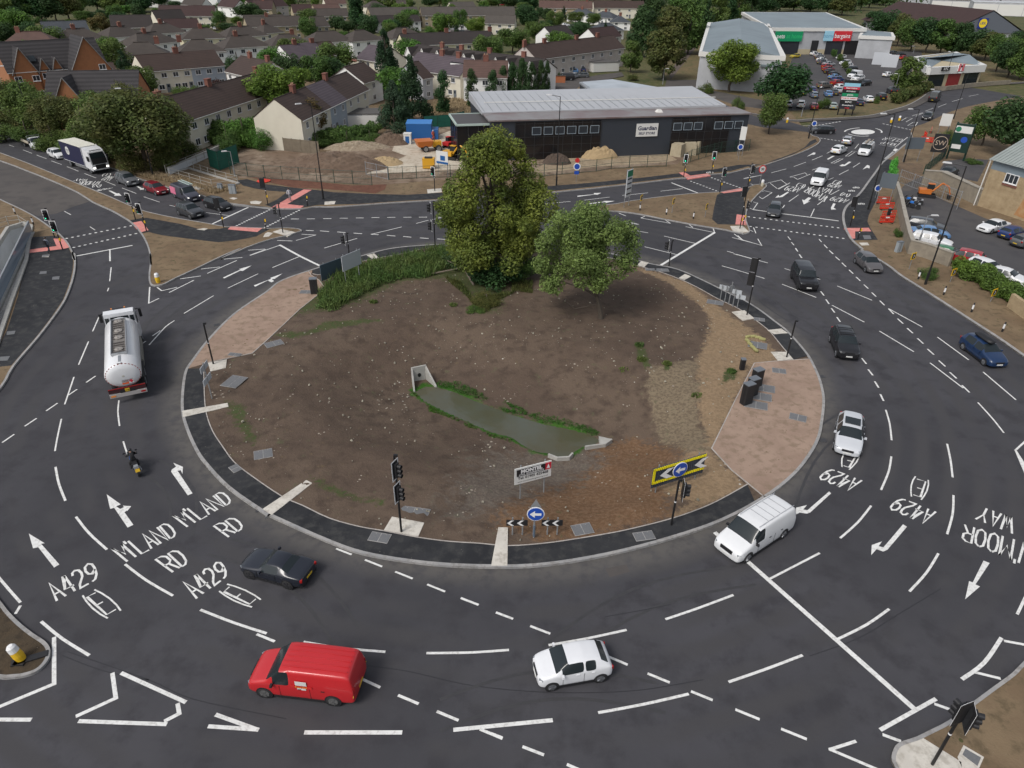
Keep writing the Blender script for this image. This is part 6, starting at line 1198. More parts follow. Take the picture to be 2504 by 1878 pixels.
def house(v,xl,yl,xr,yr,he,D,hr,kind,wall,roof,label,nwin=4,chim=(.5,),name='house',floors=2,group='houses of the estate',secs=None,wt='a',door=True,gwin=False,cat='house'):
 A=W(v,xl,yl,he);B=W(v,xr,yr,he);d=B-A;L=d.length;a=math.atan2(d.y,d.x)
 t=thing(name,label,cat,(A.x,A.y,0),a,group)
 wl=MB();z0=-.3
 wl.box((L/2,D/2,(he+z0)/2),(L,D,he-z0))
 if kind=='gable':wl.add([(0,0,he),(0,D,he),(0,D/2,hr),(L,0,he),(L,D,he),(L,D/2,hr)],[(0,2,1),(3,4,5)])
 if secs:
  for k,(s0,s1,wm_,rm_)in enumerate(secs):
   ww=MB();ww.box(((s0+s1)/2*L,D/2,(he+z0)/2),((s1-s0)*L,D,he-z0))
   if s0==0:ww.add([(0,0,he),(0,D,he),(0,D/2,hr)],[(0,2,1)])
   if s1==1:ww.add([(L,0,he),(L,D,he),(L,D/2,hr)],[(0,1,2)])
   ww.obj('wall',WMt[wm_],t);gable((s1-s0)*L-.3,D,he,hr+(.0 if k%2==0 else .12),x0=s0*L+.15,ov=.35).obj('roof',RM[rm_],t)
  rf=[c for c in kids(t)if c.name.startswith('roof')][0]
 else:
  wl.obj('wall',WMt[wall],t);rf=(gable(L,D,he,hr)if kind=='gable' else hip(L,D,he,hr)).obj('roof',RM[roof],t)
 g=MB();g.box((L/2,-.42,he-.18),(L+.3,.1,.12));g.obj('gutter',M_FASC,t)
 if D<40:rg=MB();rg.tube((min(D,L)/2 if kind=='hip' else-.1,D/2,hr+.1),((L-min(D,L)/2)if kind=='hip' else L+.1,D/2,hr+.1),.11,6);rg.obj('ridge_tile',RM[roof if not secs else 'brown'],t)
 for i,c in enumerate(chim):
  cm=MB();cx=c*L;cm.box((cx,D/2+(.0),hr+.35),(1.25,.7,1.7));cm.box((cx,D/2,hr+1.23),(1.4,.85,.12));o=cm.obj('chimney',M_CHIM,rf)
  pm=MB()
  for s in(-1,1):pm.tube((cx+s*.3,D/2,hr+1.25),(cx+s*.3,D/2,hr+1.6),.13,8)
  pm.obj('chimney_pot',M_POT,t)if i==0 else None
 fh=he/floors
 for f in range(floors):
  for i in range(nwin):
   x=L*(i+.5)/nwin;z=fh*(f+.56)
   if f==0 and door and i%2==1 and nwin>2:o=link('door',DOOR,t);o.location=(x+.5,-.035,1.05);x-=1.1
   o=link('window',WIN[wt],t);o.location=(x,-.03,z)
 if gwin:
  for gx_,rz in((-.03,-90),(L+.03,90)):
   for f in range(floors):o=link('window',WIN['b'],t);o.location=(gx_,D*.5,fh*(f+.56));o.rotation_euler=(0,0,R(rz))
 return t,L
HS=[('t1',450,312,822,292,5.2,9,8.,'hip','yellow','grey','pale yellow hipped pair above the brick flats',4,(.45,)),('t1',838,292,1135,268,5.2,9,8.,'hip','white','grey','white hipped pair beside the russet tree',3,(.55,)),('t1',1155,262,1442,244,5.2,9,8.,'hip','white','grey','white and grey hipped pair in the back row',3,(.5,)),('t1',1062,352,1388,316,5.2,9,8.,'hip','white','grey','white hipped pair with a tall chimney stack',4,(.45,)),('t1',903,432,1300,420,5.2,9,8.,'hip','white','grey','hipped pair half hidden by the dark conifers',4,(.82,)),('t1',1412,302,1745,290,5.2,9,8.,'hip','yellow','grey','hipped pair with rooflight and sandy stack',4,(.5,)),('t1',1385,408,1748,392,5.2,9,8.,'hip','white','grey','hipped pair behind the grey blue terrace',4,(.1,)),('t1',1737,373,2090,350,5.2,9,8.,'hip','white','grey','half white half yellow hipped pair',4,(.4,)),('t1',1750,290,2072,270,5.2,9,8.,'hip','cream','grey','hipped pair with a tall sandy chimney',4,(.5,)),('t2',200,357,522,340,5.2,9,8.,'hip','cream','grey','cream hipped pair behind the lilac cottage row',4,(.65,)),('t2',512,332,842,312,5.2,9,8.,'hip','white','grey','white hipped pair with blue door banner',4,()),('t2',828,320,1068,302,5.2,9,8.,'hip','white','grey','white hipped pair left of the pointed conifer',3,()),('t2',1140,298,1392,282,5.2,9,8.,'hip','cream','grey','hipped pair right of the pointed conifer',3,()),('t1',2040,258,2192,245,5.2,8,8.,'hip','yellow','grey','small hipped house before the grey terrace',2,(.4,)),('t1',0,352,445,345,5.2,9,8.5,'hip','grey','red','brown roofs behind the brick flats',4,(.3,)),('t1',862,215,1175,210,5.,8,9.,'gable','grey','dark','stone gabled house with dark roof in the back row',3,()),('t1',1222,168,1445,158,5.,8,9.,'gable','cream','dark','dark roofed house next to the stone gable',3,()),('t1',1290,222,1548,214,4.6,8,7.6,'gable','white','maroon','low maroon roofed row',3,()),('t1',1222,122,1655,124,5.,9,9.,'gable','cream','maroon','long maroon roofed row beneath the white shed',6,()),('t1',1400,35,1560,40,5.,9,8.,'gable','white','grey','pale row under the far white roofs',2,()),('t1',345,250,690,238,5.,8,8.,'gable','sand','slate','sandy houses with blue slate roofs',4,()),('t1',1912,200,2215,192,5.,9,8.5,'gable','cream','grey','grey roofed terrace on the skyline',4,()),('t1',1680,45,1810,60,5.,8,8.5,'gable','white','maroon','white gabled house among far trees',2,()),('t1',1950,70,2100,72,5,8,9,'gable','sand','maroon','sandy house with maroon roof at the top',2,(.5,)),('t2',60,62,330,45,5.,9,8.5,'gable','pink','maroon','pinkish far house with maroon roof',3,(.5,)),('t2',20,208,445,196,5.,9,8.2,'gable','sand','grey','long sandy terrace with grey roof left of the cut tree',5,(.4,)),('t2',545,205,650,200,5.,9,8.2,'gable','sand','grey','end of the sandy terrace right of the tree',2,()),('t2',372,100,522,98,5.,9,8.5,'gable','sand','maroon','sandy block with maroon roof',3,()),('t2',525,128,800,124,5.,9,8.,'gable','sand','grey','sandy houses left of the very tall tree',4,()),('t2',975,128,1350,120,5.,9,8.5,'gable','sand','sand','sandy row right of the very tall tree',5,()),('t2',1020,175,1355,165,4.,6,6.5,'gable','white','dark','low white fronted row with dark roofs',5,()),('t2',1365,120,1700,118,5.,9,8.5,'gable','sand','sand','sandy row behind the big sandy gable',5,()),('t2',1500,160,1710,158,4.,7,6.5,'gable','white','dark','white ground floors beside the estate car park',3,()),('t2',1700,118,2090,116,5.,9,8.5,'gable','sand','sand','sandy row beyond the yellow green tree',5,()),('t2',1850,180,2080,185,4.5,9,7.5,'gable','cream','sand','cream row right of the yellow green tree',3,()),('t2',950,55,1092,52,5.,9,8.,'hip','cream','grey','cream hipped house above the sandy row',2,()),('t2',1600,65,1785,62,5.,9,8.,'gable','cream','sand','far house beside the street with a red car',2,()),('t2',1175,50,1245,50,5,8,8.,'gable','sand','grey','small sandy far gable among the trees',1,()),('t2',620,30,780,28,5,8,8.,'gable','cream','red','far pale house at the very top',2,()),('t2',540,80,740,76,5,8,7.5,'gable','sand','red','row with orange roof slope behind sandy houses',2,()),('t3',375,60,785,66,5.5,10,9.,'gable','sand','red','large far block with red brown roof',5,(.9,)),('t3',800,60,1190,64,5.5,10,9.,'gable','cream','brown','large far block with brown roof',5,()),('t3',590,110,780,118,3.6,9,6.2,'hip','white','slate','white bungalow with slate hip',3,(.5,)),('t3',770,130,945,140,3.6,9,6.2,'hip','white','slate','slate roofed bungalow right of another slate one',3,(.5,)),('t3',935,170,1080,172,3.6,9,6.2,'hip','white','slate','slate bungalow at the foot of the avenue',2,(.5,)),('t3',830,240,1030,232,3.6,9,6.2,'hip','white','slate','slate roofed bungalow nearest the long terrace',3,()),('t3',480,285,640,268,5.,8,8.,'gable','white','dark','white house with dark roof behind the long terrace',2,()),('t3',820,300,1010,278,5.,8,8.,'gable','white','maroon','maroon roofed row behind the long terrace',3,()),('t2',1235,352,1940,325,5.2,9,8.2,'gable','yellow','dark','long pale yellow terrace behind the gabled row',8,(.05,.5,.99)),('t3',355,458,1030,368,5.4,9,8.6,'gable','pink','brown','long brown roofed terrace beside the avenue',9,(.0,.2,.55,.8)),('t1',1745,548,1985,604,5.,9,8.,'gable','white','brown','small white stepped terrace behind the round tree',4,(.3,.85)),('t2',860,448,1035,478,5.,9,8.,'gable','cream','lilac','cream house with lilac roof by the pointed conifer',3,(.8,)),('t2',1240,525,1660,586,5.4,9,8.6,'gable','cream','lilac','cream terrace with lilac roof and white box dormer',4,(.45,.75)),('t2',1370,607,1447,592,5.,8,8.,'gable','lilac','brown','pale house with brown roof right of the wide conifer',1,()),('t2',1685,595,2020,600,5.4,9,8.4,'gable','white','red','white house with red brown roof behind the poplars',3,(.5,)),('t2',915,640,1055,600,5.,9,8.,'gable','white','brown','white gabled house beside the blue green conifer',1,()),('t1',820,590,905,585,4.,7,6.5,'gable','sand','brown','little sandy house beside the brick flats',1,()),]
for h_ in HS:house(*h_[:12],nwin=h_[12],chim=h_[13])
house('t1',1120,552,1732,502,5.2,9,8.2,'gable','cream','brown','half cream half grey blue terrace with maroon brown roof',nwin=7,chim=(.5,),secs=[(0,.56,'cream','brown'),(.56,1,'blue','brown')])
house('t2',352,457,745,417,5.0,9,8.0,'gable','white','lilac','white cottage row with lilac and brown roof',nwin=6,chim=(.28,.62),secs=[(0,.36,'white','lilac'),(.36,.68,'blue','lilac'),(.68,1,'white','brown')],gwin=True)
t,L=house('t1',1440,930,2160,695,5.3,8.5,8.4,'gable','cream','brown','long cream terrace with brown roof above the ramp',nwin=9,chim=(.0,.45,.98),wt='a')
t3_,L3=house('t2',430,928,945,686,5.3,8.5,8.4,'gable','cream','brown','cream terrace with white end gable above the building site',nwin=8,chim=(.22,.66),secs=[(0,.38,'cream','brown'),(.38,.62,'blue','lilac'),(.62,1,'cream','brown')],wt='b')
t,L=house('t2',1240,425,2230,552,5.2,9,7.6,'gable','white','dark','white terrace with a row of small white gables',nwin=10,chim=(.22,.38,.6,.85))
for k,fx in enumerate((.03,.155,.285,.34,.50,.57,.74,.82,.98)):
 m=MB();w_=1.5;x=fx*L;z0=5.;zt=7.3
 m.add([(x-w_,-.5,z0),(x+w_,-.5,z0),(x,-.5,zt)],[(0,1,2)]);m.obj('gablet',WMt['white'],t)
 m=MB();m.add([(x-w_-.2,-.6,z0-.2),(x,-.6,zt+.12),(x,4,zt+.12),(x-w_-.2,4,z0-.2),(x+w_+.2,-.6,z0-.2),(x+w_+.2,4,z0-.2)],[(0,1,2,3),(1,4,5,2)]);m.obj('gablet_roof',RM['dark'],t)
 m=MB();m.path([(x-w_-.2,-.62,z0-.2),(x,-.62,zt+.1),(x+w_+.2,-.62,z0-.2)],.09,5);m.obj('bargeboard',M_FASC,t)
t=thing('box_dormer','white box dormer standing out of the lilac roof','dormer',W('t2',1645,560,5.6));t.rotation_euler.z=R(-32)
MB().box((0,1.5,.9),(4.6,3.,2.3)).obj('wall',WMt['white'],t);MB().box((0,1.5,2.1),(4.8,3.2,.15)).obj('roof',M_TRIM,t)
for s in(-1,1):o=link('window',WIN['a'],t);o.location=(s*1.1,-.03,.9)
for v,x,y,lb in(('t1',1765,930,'small white porch on the cream terrace above a doorway'),('t1',1935,872,'second small porch on the cream terrace')):
 p=W(v,x,y,2.5);t=thing('porch',lb,'porch',(p.x,p.y,0),R(32));MB().box((0,0,2.55),(1.7,1.,.15)).obj('roof',M_FASC,t)
 for s in(-1,1):MB().box((s*.75,-.4,1.25),(.08,.08,2.5)).obj('post',M_FASC,t)
p=W('t1',1605,625,0);t=thing('conservatory','white framed glass conservatory on the grey blue house','conservatory',p,R(5));m=MB()
for a,b in(((-2,0,0),(-2,0,2.3)),((2,0,0),(2,0,2.3)),((-2,0,2.3),(0,0,3.6)),((0,0,3.6),(2,0,2.3)),((-2,0,2.3),(2,0,2.3)),((0,0,2.3),(0,0,3.6)),((-1,0,0),(-1,0,2.3)),((1,0,0),(1,0,2.3)),((0,0,3.6),(0,3,3.6)),((-2,0,2.3),(-2,3,2.3)),((2,0,2.3),(2,3,2.3))):m.tube(a,b,.09,5)
m.obj('frame',M_UPVC,t);m=MB();m.box((0,1.5,1.15),(3.9,2.9,2.2));m.add([(-2,.05,2.3),(0,.05,3.55),(2,.05,2.3),(-2,3,2.3),(0,3,3.55),(2,3,2.3)],[(0,1,2),(0,3,4,1),(1,4,5,2)]);m.obj('glazing',mat('pale glazing',(.30,.33,.36),rough=.15),t)
def front_gable(t,x,w_,he,hr,dep,out,wm_,rm_,wins=(),roof_back=5.):
 m=MB();m.box((x,-out/2+.05,he/2),(w_,out+.1,he));m.add([(x-w_/2,-out,he),(x+w_/2,-out,he),(x,-out,hr)],[(0,1,2)]);m.obj('front_gable',wm_,t)
 m=MB();a=w_/2+.3;zz_=he-.3*(hr-he)/(w_/2)
 m.add([(x-a,-out-.25,zz_),(x,-out-.25,hr+.05),(x,roof_back,hr+.05),(x-a,roof_back,zz_),(x+a,-out-.25,zz_),(x+a,roof_back,zz_)],[(0,1,2,3),(1,4,5,2)]);m.obj('gable_roof',rm_,t)
 m=MB();m.path([(x-a,-out-.27,zz_),(x,-out-.27,hr+.06),(x+a,-out-.27,zz_)],.09,5);m.obj('bargeboard',mat('grey trim',(.2,.19,.18)),t)
 for wx,wz in wins:o=link('window',WIN['a'],t);o.location=(x+wx,-out-.03,wz)
t,L=house('t1',60,560,830,505,8.,11,13.,'gable','brick','stripe','three storey orange brick flats with dark roof',nwin=0,chim=(),floors=3,name='brick_flats',group=None,cat='flats')
print('flats L',L)
BR=WMt['brick'];GR=RM['stripe']
front_gable(t,L*.16,L*.23,8,12.4,0,.4,BR,GR,[(-1.6,6.6),(1.6,6.6),(1.6,3.6),(-1.6,3.6)]);front_gable(t,L*.35,L*.10,8,10.2,0,.2,BR,GR,[(0,6.9),(0,3.7)],3);front_gable(t,L*.48,L*.10,8,10.2,0,.2,BR,GR,[(0,6.9),(0,3.7)],3)
front_gable(t,L*.78,L*.40,8,14.,0,3.5,BR,GR,[(2.2,8.2),(2.2,5.2)],6)
m=MB();m.box((L*.28,1.6,12.0-1.9),(1.2,1.5,.1),M=Matrix.Rotation(R(42),3,'X'));m.obj('rooflight',M_GLASS,t)
t,L=house('t1',352,762,1060,748,5.6,10,9.6,'gable','brick','stripe','low orange brick block with coursed dark roof behind the bank trees',nwin=0,chim=(),name='brick_block',group=None,cat='flats')
front_gable(t,L*.26,L*.27,5.6,9.2,0,.8,BR,GR,[(1.2,4.2),(-1.2,4.2)])
def shed(v,x,y,w_,d,h,rz,wm_,rm_,name,label,cat='shed',door=None,hr=.12):
 t=thing(name,label,cat,W(v,x,y,.1),R(rz));MB().box((0,d/2,h/2),(w_,d,h)).obj('wall',wm_,t);MB().box((0,d/2,h+hr/2),(w_+.3,d+.3,hr)).obj('roof',rm_,t)
 if door:
  for k in range(door):MB().box((-w_/2+w_*(k+.5)/door,-.03,h*.45),(w_/door-.35,.06,h*.85)).obj('door',M_FASC,t)
 return t
M_GALV=mat('galvanised sheet',(.34,.36,.38),rough=.5,metal=.3,noise=(1,.2));M_FELT=mat('roof felt',(.10,.095,.09),rough=.9,noise=(1,.3))
shed('u6',1185,190,4.2,6,2.4,6,mat('grey render',(.30,.31,.33)),M_FELT,'garage','flat roofed grey garage beside the blue green conifer','garage',1);shed('u6',1290,195,3.2,6,2.5,6,M_FASC,M_FELT,'garage','white garage joined to the grey one','garage',1)
shed('u6',1170,100,5.5,3.5,2.2,25,M_UPVC,mat('clear roof sheet',(.42,.46,.50),rough=.3),'lean_to','glazed lean to behind the cream terrace','lean to');shed('u6',1020,170,4,4,2.1,30,M_FASC,mat('ribbed white sheet',(.60,.60,.56)),'lean_to','white ribbed lean to beside the garage','lean to')
shed('t2',870,545,8,5,2.5,-5,WMt['cream'],mat('red roof sheet',(.26,.085,.055)),'garden_building','garden building with flat red roof');shed('t2',610,580,3.6,3,1.9,0,M_FASC,mat('red tarpaulin',(.32,.03,.03)),'garden_shed','small shed with red and clear roof')
shed('t3',890,555,9,6,2.6,22,M_FASC,M_FELT,'garage','white fronted garage block by the terrace end','garage',2);shed('t3',505,640,5,.15,1.8,0,mat('orange boards',(.36,.12,.05)),mat('brown boards',(.08,.06,.05)),'fence_panel','orange and brown fence panel by the black van','fence')
shed('t1',1370,60,55,30,6,-3,WMt['white'],mat('white roof sheet',(.55,.56,.57),rough=.5,noise=(.1,.3)),'warehouse','white roofed warehouse far behind the maroon roofs','warehouse')
# the dark store
def prism_roof(name,pts,z,m,t,h=.3):return MB().prism([(p.x,p.y)for p in pts],z,z+h,bottom=True).obj(name,m,t)
GA=W('u7',292,140,6.4);GB=W('u7',2163,78,6.6);d=GB-GA;d.z=0;GL_=d.length;ga=math.atan2(d.y,d.x);dn=d.normalized();nn=Vector((-dn.y,dn.x,0));print('store',GL_)
t=thing('dark_store','long dark grey storage building with pale metal roof','warehouse',(GA.x,GA.y,0),ga)
CL=mat('charcoal cladding',(.028,.034,.044),rough=.45,spec=.5,noise=(.8,.3),col2=(.033,.039,.05));GW=mat('dark curtain glass',(.010,.011,.013),rough=.12,spec=.4,noise=(.35,.2),col2=(.022,.017,.015));RS=mat('pale standing seam roof',(.36,.37,.385),rough=.45,noise=(.35,.25),col2=(.40,.41,.43));RG=mat('wet flat roof',(.19,.175,.17),rough=.35,noise=(.22,.12),col2=(.14,.09,.085),detail=4)
GD=21.
MB().box((GL_/2,GD/2,3.05),(GL_,GD,6.7)).obj('wall',CL,t)
f_=MB();f_.prism([(-.3,-.3),(GL_+.3,-.3),(GL_+.3,6.1),(-.3,6.1)],6.4,6.62,bottom=True);f_.obj('flat_roof_edge',RG,t)
rr_=MB();rr_.add([(-.3,6.,6.75),(GL_-1.5,6.,6.95),(GL_-1.5,GD,8.0),(-.3,GD,7.8),(-.3,6.,6.3),(GL_-1.5,6.,6.3),(GL_-1.5,GD,6.3),(-.3,GD,6.3)],[(0,1,2,3),(4,5,1,0),(5,6,2,1),(6,7,3,2),(7,4,0,3)]);ro=rr_.obj('metal_roof',RS,t)
sm2=MB()
for k in range(int(GL_/1.5)):
 x=k*1.5;sm2.box((x,(6.+GD)/2,7.40),(.05,GD-6.2,.05),M=Matrix.Rotation(R(3.1),3,'X'))
o=sm2.obj('roof_seam',M_GALV,ro);o['kind']='stuff'
MB().box((GL_*.5,GD*.55,7.42),(GL_-2,.14,.12)).obj('roof_walkline',M_FASC,t);MB().box((GL_*.66,3.,6.8),(1.2,1.2,.5),taper=.5).obj('roof_vent',M_FASC,t)
for k,(x0_,x1_)in enumerate(((.09,.412),(.69,.925))):
 gx0,gx1=x0_*GL_,x1_*GL_;MB().box(((gx0+gx1)/2,-.05,3.0),(gx1-gx0,.12,6.3)).obj('curtain_glass',GW,t)
 gb_=MB()
 nb=int((gx1-gx0)/1.5)
 for i in range(nb+1):gb_.box((gx0+(gx1-gx0)*i/nb,-.125,3.0),(.05,.03,6.3))
 for z in(1.2,2.5,3.8,5.9):gb_.box(((gx0+gx1)/2,-.128,z),(gx1-gx0,.026,.04))
 o=gb_.obj('glazing_bar',mat('dark bar',(.035,.037,.04),rough=.4),t);o['kind']='stuff'
 wm2=win_mesh(1.55,1.25,0,False,mat('blue grey frame',(.24,.29,.33),rough=.5))
 xs2=[gx0+3.6+i*2.0 for i in range(9)if gx0+3.6+i*2.0<gx1-.5]if k==0 else[gx0+1.+i*1.9 for i in(0,1,2,4,5,6)]
 for x in xs2:o=link('opening_window',wm2,t);o.location=(x,-.15,4.75)
t2_=thing('store_sign','white sign on the dark store front with navy lettering','sign',(GA+d*(.589))*1+Vector((0,0,0)),ga);t2_.location.z=4.4;t2_.location=Vector((GA.x,GA.y,4.35))+dn*(.592*GL_)-nn*.12
MB().box((0,0,0),(3.9,.1,2.1)).obj('board',M_PLW,t2_);NV=mat('navy letters',(.015,.02,.06));lettering('Guardian',.92,NV,t2_,(.02,-.06,.28),(R(90),0,0),bold=.03);lettering('SELF STORE',.52,NV,t2_,(0,-.06,-.55),(R(90),0,0),bold=.02,space=1.1)
EB=MB();EB.box((-2.6,5.5,2.7),(5.4,9,6.0));EB.obj('entrance_block',GW,t);MB().box((-2.6,5.5,5.78),(5.7,9.3,.2)).obj('entrance_roof',mat('grey membrane',(.06,.055,.055),rough=.6),t)
m=MB()
for a,b in(((-5.4,.85),(.1,.85)),((-5.4,.85),(-5.4,10.1)),((-5.4,10.1),(.1,10.1))):m.ribbon([(a[0],a[1],5.98),(b[0],b[1],5.98)],.25,5.98,h=.3)
m.obj('roof_edge',mat('pale green trim',(.38,.46,.42)),t)
m=MB()
for x in(-5.35,-3.5,-1.8):m.box((x,.97,2.7),(.12,.08,5.9))
for y in(3,5.5,8):m.box((-5.35,y,2.7),(.08,.12,5.9))
m.obj('entrance_frame',M_TRIM,t)
wing=[W('t3',690,640,6.6),W('t3',830,735,7.),W('t3',1620,720,7.),W('t3',940,607,6.9)]
t2_=thing('rear_wing','low pale roofed wing behind the dark store','building',(wing[0].x,wing[0].y,0));wp=[(p.x-wing[0].x,p.y-wing[0].y)for p in wing]
MB().prism(wp,-.3,6.4).obj('wall',CL,t2_);ctr=(sum(p[0]for p in wp)/4,sum(p[1]for p in wp)/4);MB().prism([(ctr[0]+(x-ctr[0])*1.02,ctr[1]+(y-ctr[1])*1.02)for x,y in wp],6.4,6.75,bottom=True).obj('roof_edge',M_GALV,t2_);MB().prism([(ctr[0]+(x-ctr[0])*.94,ctr[1]+(y-ctr[1])*.94)for x,y in wp],6.7,6.85).obj('roof',mat('pale blue roof',(.42,.46,.50),rough=.5,noise=(.2,.2)),t2_)
# retail sheds
def from_corners(name,label,cat,z,pts,wall,roof,rise=0.,edge=M_FASC,ew=.8,ridge=None,zb=-.3):
 P=[W(v,x,y,z)for v,x,y in pts];o0=Vector((P[0].x,P[0].y,0));q=[(p.x-o0.x,p.y-o0.y)for p in P]
 t=thing(name,label,cat,o0);MB().prism(q,zb,z-.3).obj('wall',wall,t)
 rp=MB();n=len(q);c=(sum(x for x,y in q)/n,sum(y for x,y in q)/n)
 if ridge:A_,B_=[((q[i][0]+q[j][0])/2,(q[i][1]+q[j][1])/2)for i,j in ridge];(i,j),(k,l)=ridge;zz_=z-.25;rp.add([(*q[i],zz_),(*q[j],zz_),(*q[k],zz_),(*q[l],zz_),(*A_,z+rise),(*B_,z+rise)],[(0,4,5,3),(4,1,2,5),(0,1,4),(2,3,5)])
 else:rp.prism(q,z-.3,z-.05)
 rp.obj('roof',roof,t)
 e=MB();e.ribbon([(*p,0)for p in q+q[:1]],ew,z,h=ew*1.4);e.obj('parapet',edge,t);return t,q
CLG=mat('pale cladding',(.45,.46,.48),rough=.5,noise=(.2,.2));RFG=mat('blue grey roof',(.20,.245,.27),rough=.5,noise=(.08,.2));M_SANDB=mat('sandy plinth',(.42,.36,.24),rough=.9)
t,q=from_corners('retail_shed','long retail shed with grey curved roof beside the service road','retail building',9.,[('t3',1622,398),('t4',352,432),('t4',235,182),('t3',1690,172)],CLG,RFG,1.6,ridge=((0,1),(2,3)))
m=MB();m.ribbon([(*q[1],0),(*q[2],0)],5.,6.8,side=-1.,h=.5);m.obj('canopy',RFG,t)
t,q=from_corners('retail_shed','rear retail shed with three roof bays and shop signs','retail building',9.,[('t4',255,213),('t4',985,218),('t4',680,95),('t4',38,93)],CLG,RFG)
fa=Vector((q[0][0],q[0][1],0));fb_=Vector((q[1][0],q[1][1],0));fd=(fb_-fa);FL=fd.length;fa_=math.atan2(fd.y,fd.x);fo=t.location.copy();fn=Vector((fd.y,-fd.x,0)).normalized();fd.normalize();print('shed front',FL)
for f0,f1,nm in((.13,.33,'shopfront'),(.62,.80,'shopfront')):
 m=MB();m.box((0,0,2.6),((f1-f0)*FL,.3,5.8));o=m.obj(nm,mat('shop glass',(.03,.032,.04),rough=.2),t);o.location=fa+fd*((f0+f1)/2*FL)+fn*.1;o.rotation_euler.z=fa_
for f0 in(.5,.86,.93):m=MB();m.box((0,0,2.4),(2.6,.2,4.9));o=m.obj('shutter',M_TRIM,t);o.location=fa+fd*(f0*FL)+fn*.1;o.rotation_euler.z=fa_
m=MB();m.box((0,0,.9),(FL*.98,.12,2.));o=m.obj('plinth',M_SANDB,t);o.location=fa+fd*.5*FL+fn*.03;o.rotation_euler.z=fa_
def fascia(f,w_,h,z,cols,words,label):
 s=thing('shop_sign',label,'sign',fo+fa+fd*(f*FL)+fn*.5+Vector((0,0,z)),fa_,None)
 x=-w_/2
 for k,(fr_,c_,tx,tc_)in enumerate(cols):
  MB().box((x+fr_*w_/2,0,0),(fr_*w_-.02,.3,h)).obj('panel',mat('sign '+label[:14]+str(k),c_),s)
  if tx:lettering(tx,h*.62,mat('sign ink %.2f%.2f'%(tc_[0],tc_[1]),tc_),s,(x+fr_*w_/2,-.17,0),(R(90),0,0),font_scale_x=.9,bold=.02)
  x+=fr_*w_
fascia(.20,10.5,3.3,6.2,[(.42,(.0,.25,.10),'pets',(.75,.75,.75)),(.58,(.0,.25,.10),'at home',(.02,.45,.15))],0,'green shop sign on the rear shed');fascia(.72,10.5,3.3,6.4,[(.34,(.30,.55,.68),'home',(.15,.35,.5)),(.66,(.55,.02,.03),'bargains',(.8,.8,.8))],0,'blue and red shop sign on the rear shed')
t,q=from_corners('corner_shop','pale corner shop with projecting canopy at the shed end','retail building',7.5,[('t4',945,272),('t4',1205,283),('t4',1190,250),('t4',980,232)],CLG,RFG,.0)
m=MB();m.ribbon([(*q[0],0),(*q[1],0)],.2,5.0,side=-1.2,h=4.6);m.obj('shopfront',M_GLASS,t)
# restaurant
t,q=from_corners('restaurant','low restaurant with white parapet and dark windows','restaurant',5.2,[('t4',1483,520),('t4',1902,500),('t4',1680,400),('t4',1378,438)],M_SANDB,RFG,.9,ew=1.3,ridge=((0,3),(1,2)),edge=mat('white band',(.60,.60,.58)))
A_=Vector((*q[0],0));B_=Vector((*q[1],0));d_=B_-A_;Lr=d_.length;d_.normalize();n_=Vector((d_.y,-d_.x,0));ar=math.atan2(d_.y,d_.x);ro_=t.location.copy();print('rest',Lr)
for f0,w_,c_ in((.17,.28,M_GLASS),(.50,.22,mat('red doors',(.22,.02,.02))),(.82,.26,M_GLASS)):
 m=MB();m.box((0,0,1.6),(w_*Lr,.2,3.3));o=m.obj('shopfront',c_,t);o.location=A_+d_*(f0*Lr)+n_*.1;o.rotation_euler.z=ar
for f0,w_,h,z,c_,tx,tc_,lb in((.25,3.0,1.0,4.75,(.01,.01,.01),'KFC',(.8,.8,.8),'black restaurant sign with white letters'),(.53,2.2,1.9,4.9,(.75,.75,.75),'',None,'red and white striped bucket emblem')):
 s=thing('restaurant_sign',lb,'sign',ro_+A_+d_*(f0*Lr)+n_*.9+Vector((0,0,z)),ar);MB().box((0,0,0),(w_,.2,h)).obj('panel',mat('sign '+lb[:9],c_),s)
 if tx:lettering(tx,.95,M_PLW,s,(0,-.12,0),(R(90),0,0),bold=.03)
 else:
  for k in(-.9,-.45,.45,.9):MB().box((k,-.11,0),(.3,.04,h)).obj('stripe',mat('hazard red',(.55,.03,.05)),s)
  MB().lathe([(.28,-.02),(.28,.02)],12,c=(0,-.13,.3),M=Matrix.Rotation(R(90),3,'X')).obj('face_disc',M_TRIM,s)
  # big brown roofed supermarket with yellow blue roundel
LZ=5.;P=[W('t4',1640,250,LZ),W('t4',2190,255,LZ),W('t4',1290,60,LZ),W('t4',830,150,LZ)]
o0=Vector((P[0].x,P[0].y,0));dl=(P[1]-P[0]);dl.z=0;Lw=dl.length;dl.normalize();al=math.atan2(dl.y,dl.x);nl=Vector((-dl.y,dl.x,0));Dl=75.
t=thing('supermarket','supermarket with vast brown roof and grey end gable','supermarket',o0,al);GM=mat('grey gable',(.11,.125,.15),rough=.6)
MB().box((Lw/2,Dl/2,2.3),(Lw,Dl,5.2)).obj('wall',CLG,t);rz_=13.5
m=MB();m.add([(-2,-.8,4.9),(Lw+2,-.8,4.9),(Lw/2,-.8,rz_),(-2,Dl,4.9),(Lw+2,Dl,4.9),(Lw/2,Dl,rz_)],[(0,2,5,3),(2,1,4,5)]);m.obj('roof',RM['maroon'],t)
m=MB();m.add([(-1,-.5,4.9),(Lw+1,-.5,4.9),(Lw/2,-.5,rz_-.3)],[(0,1,2)]);m.obj('gable',GM,t)
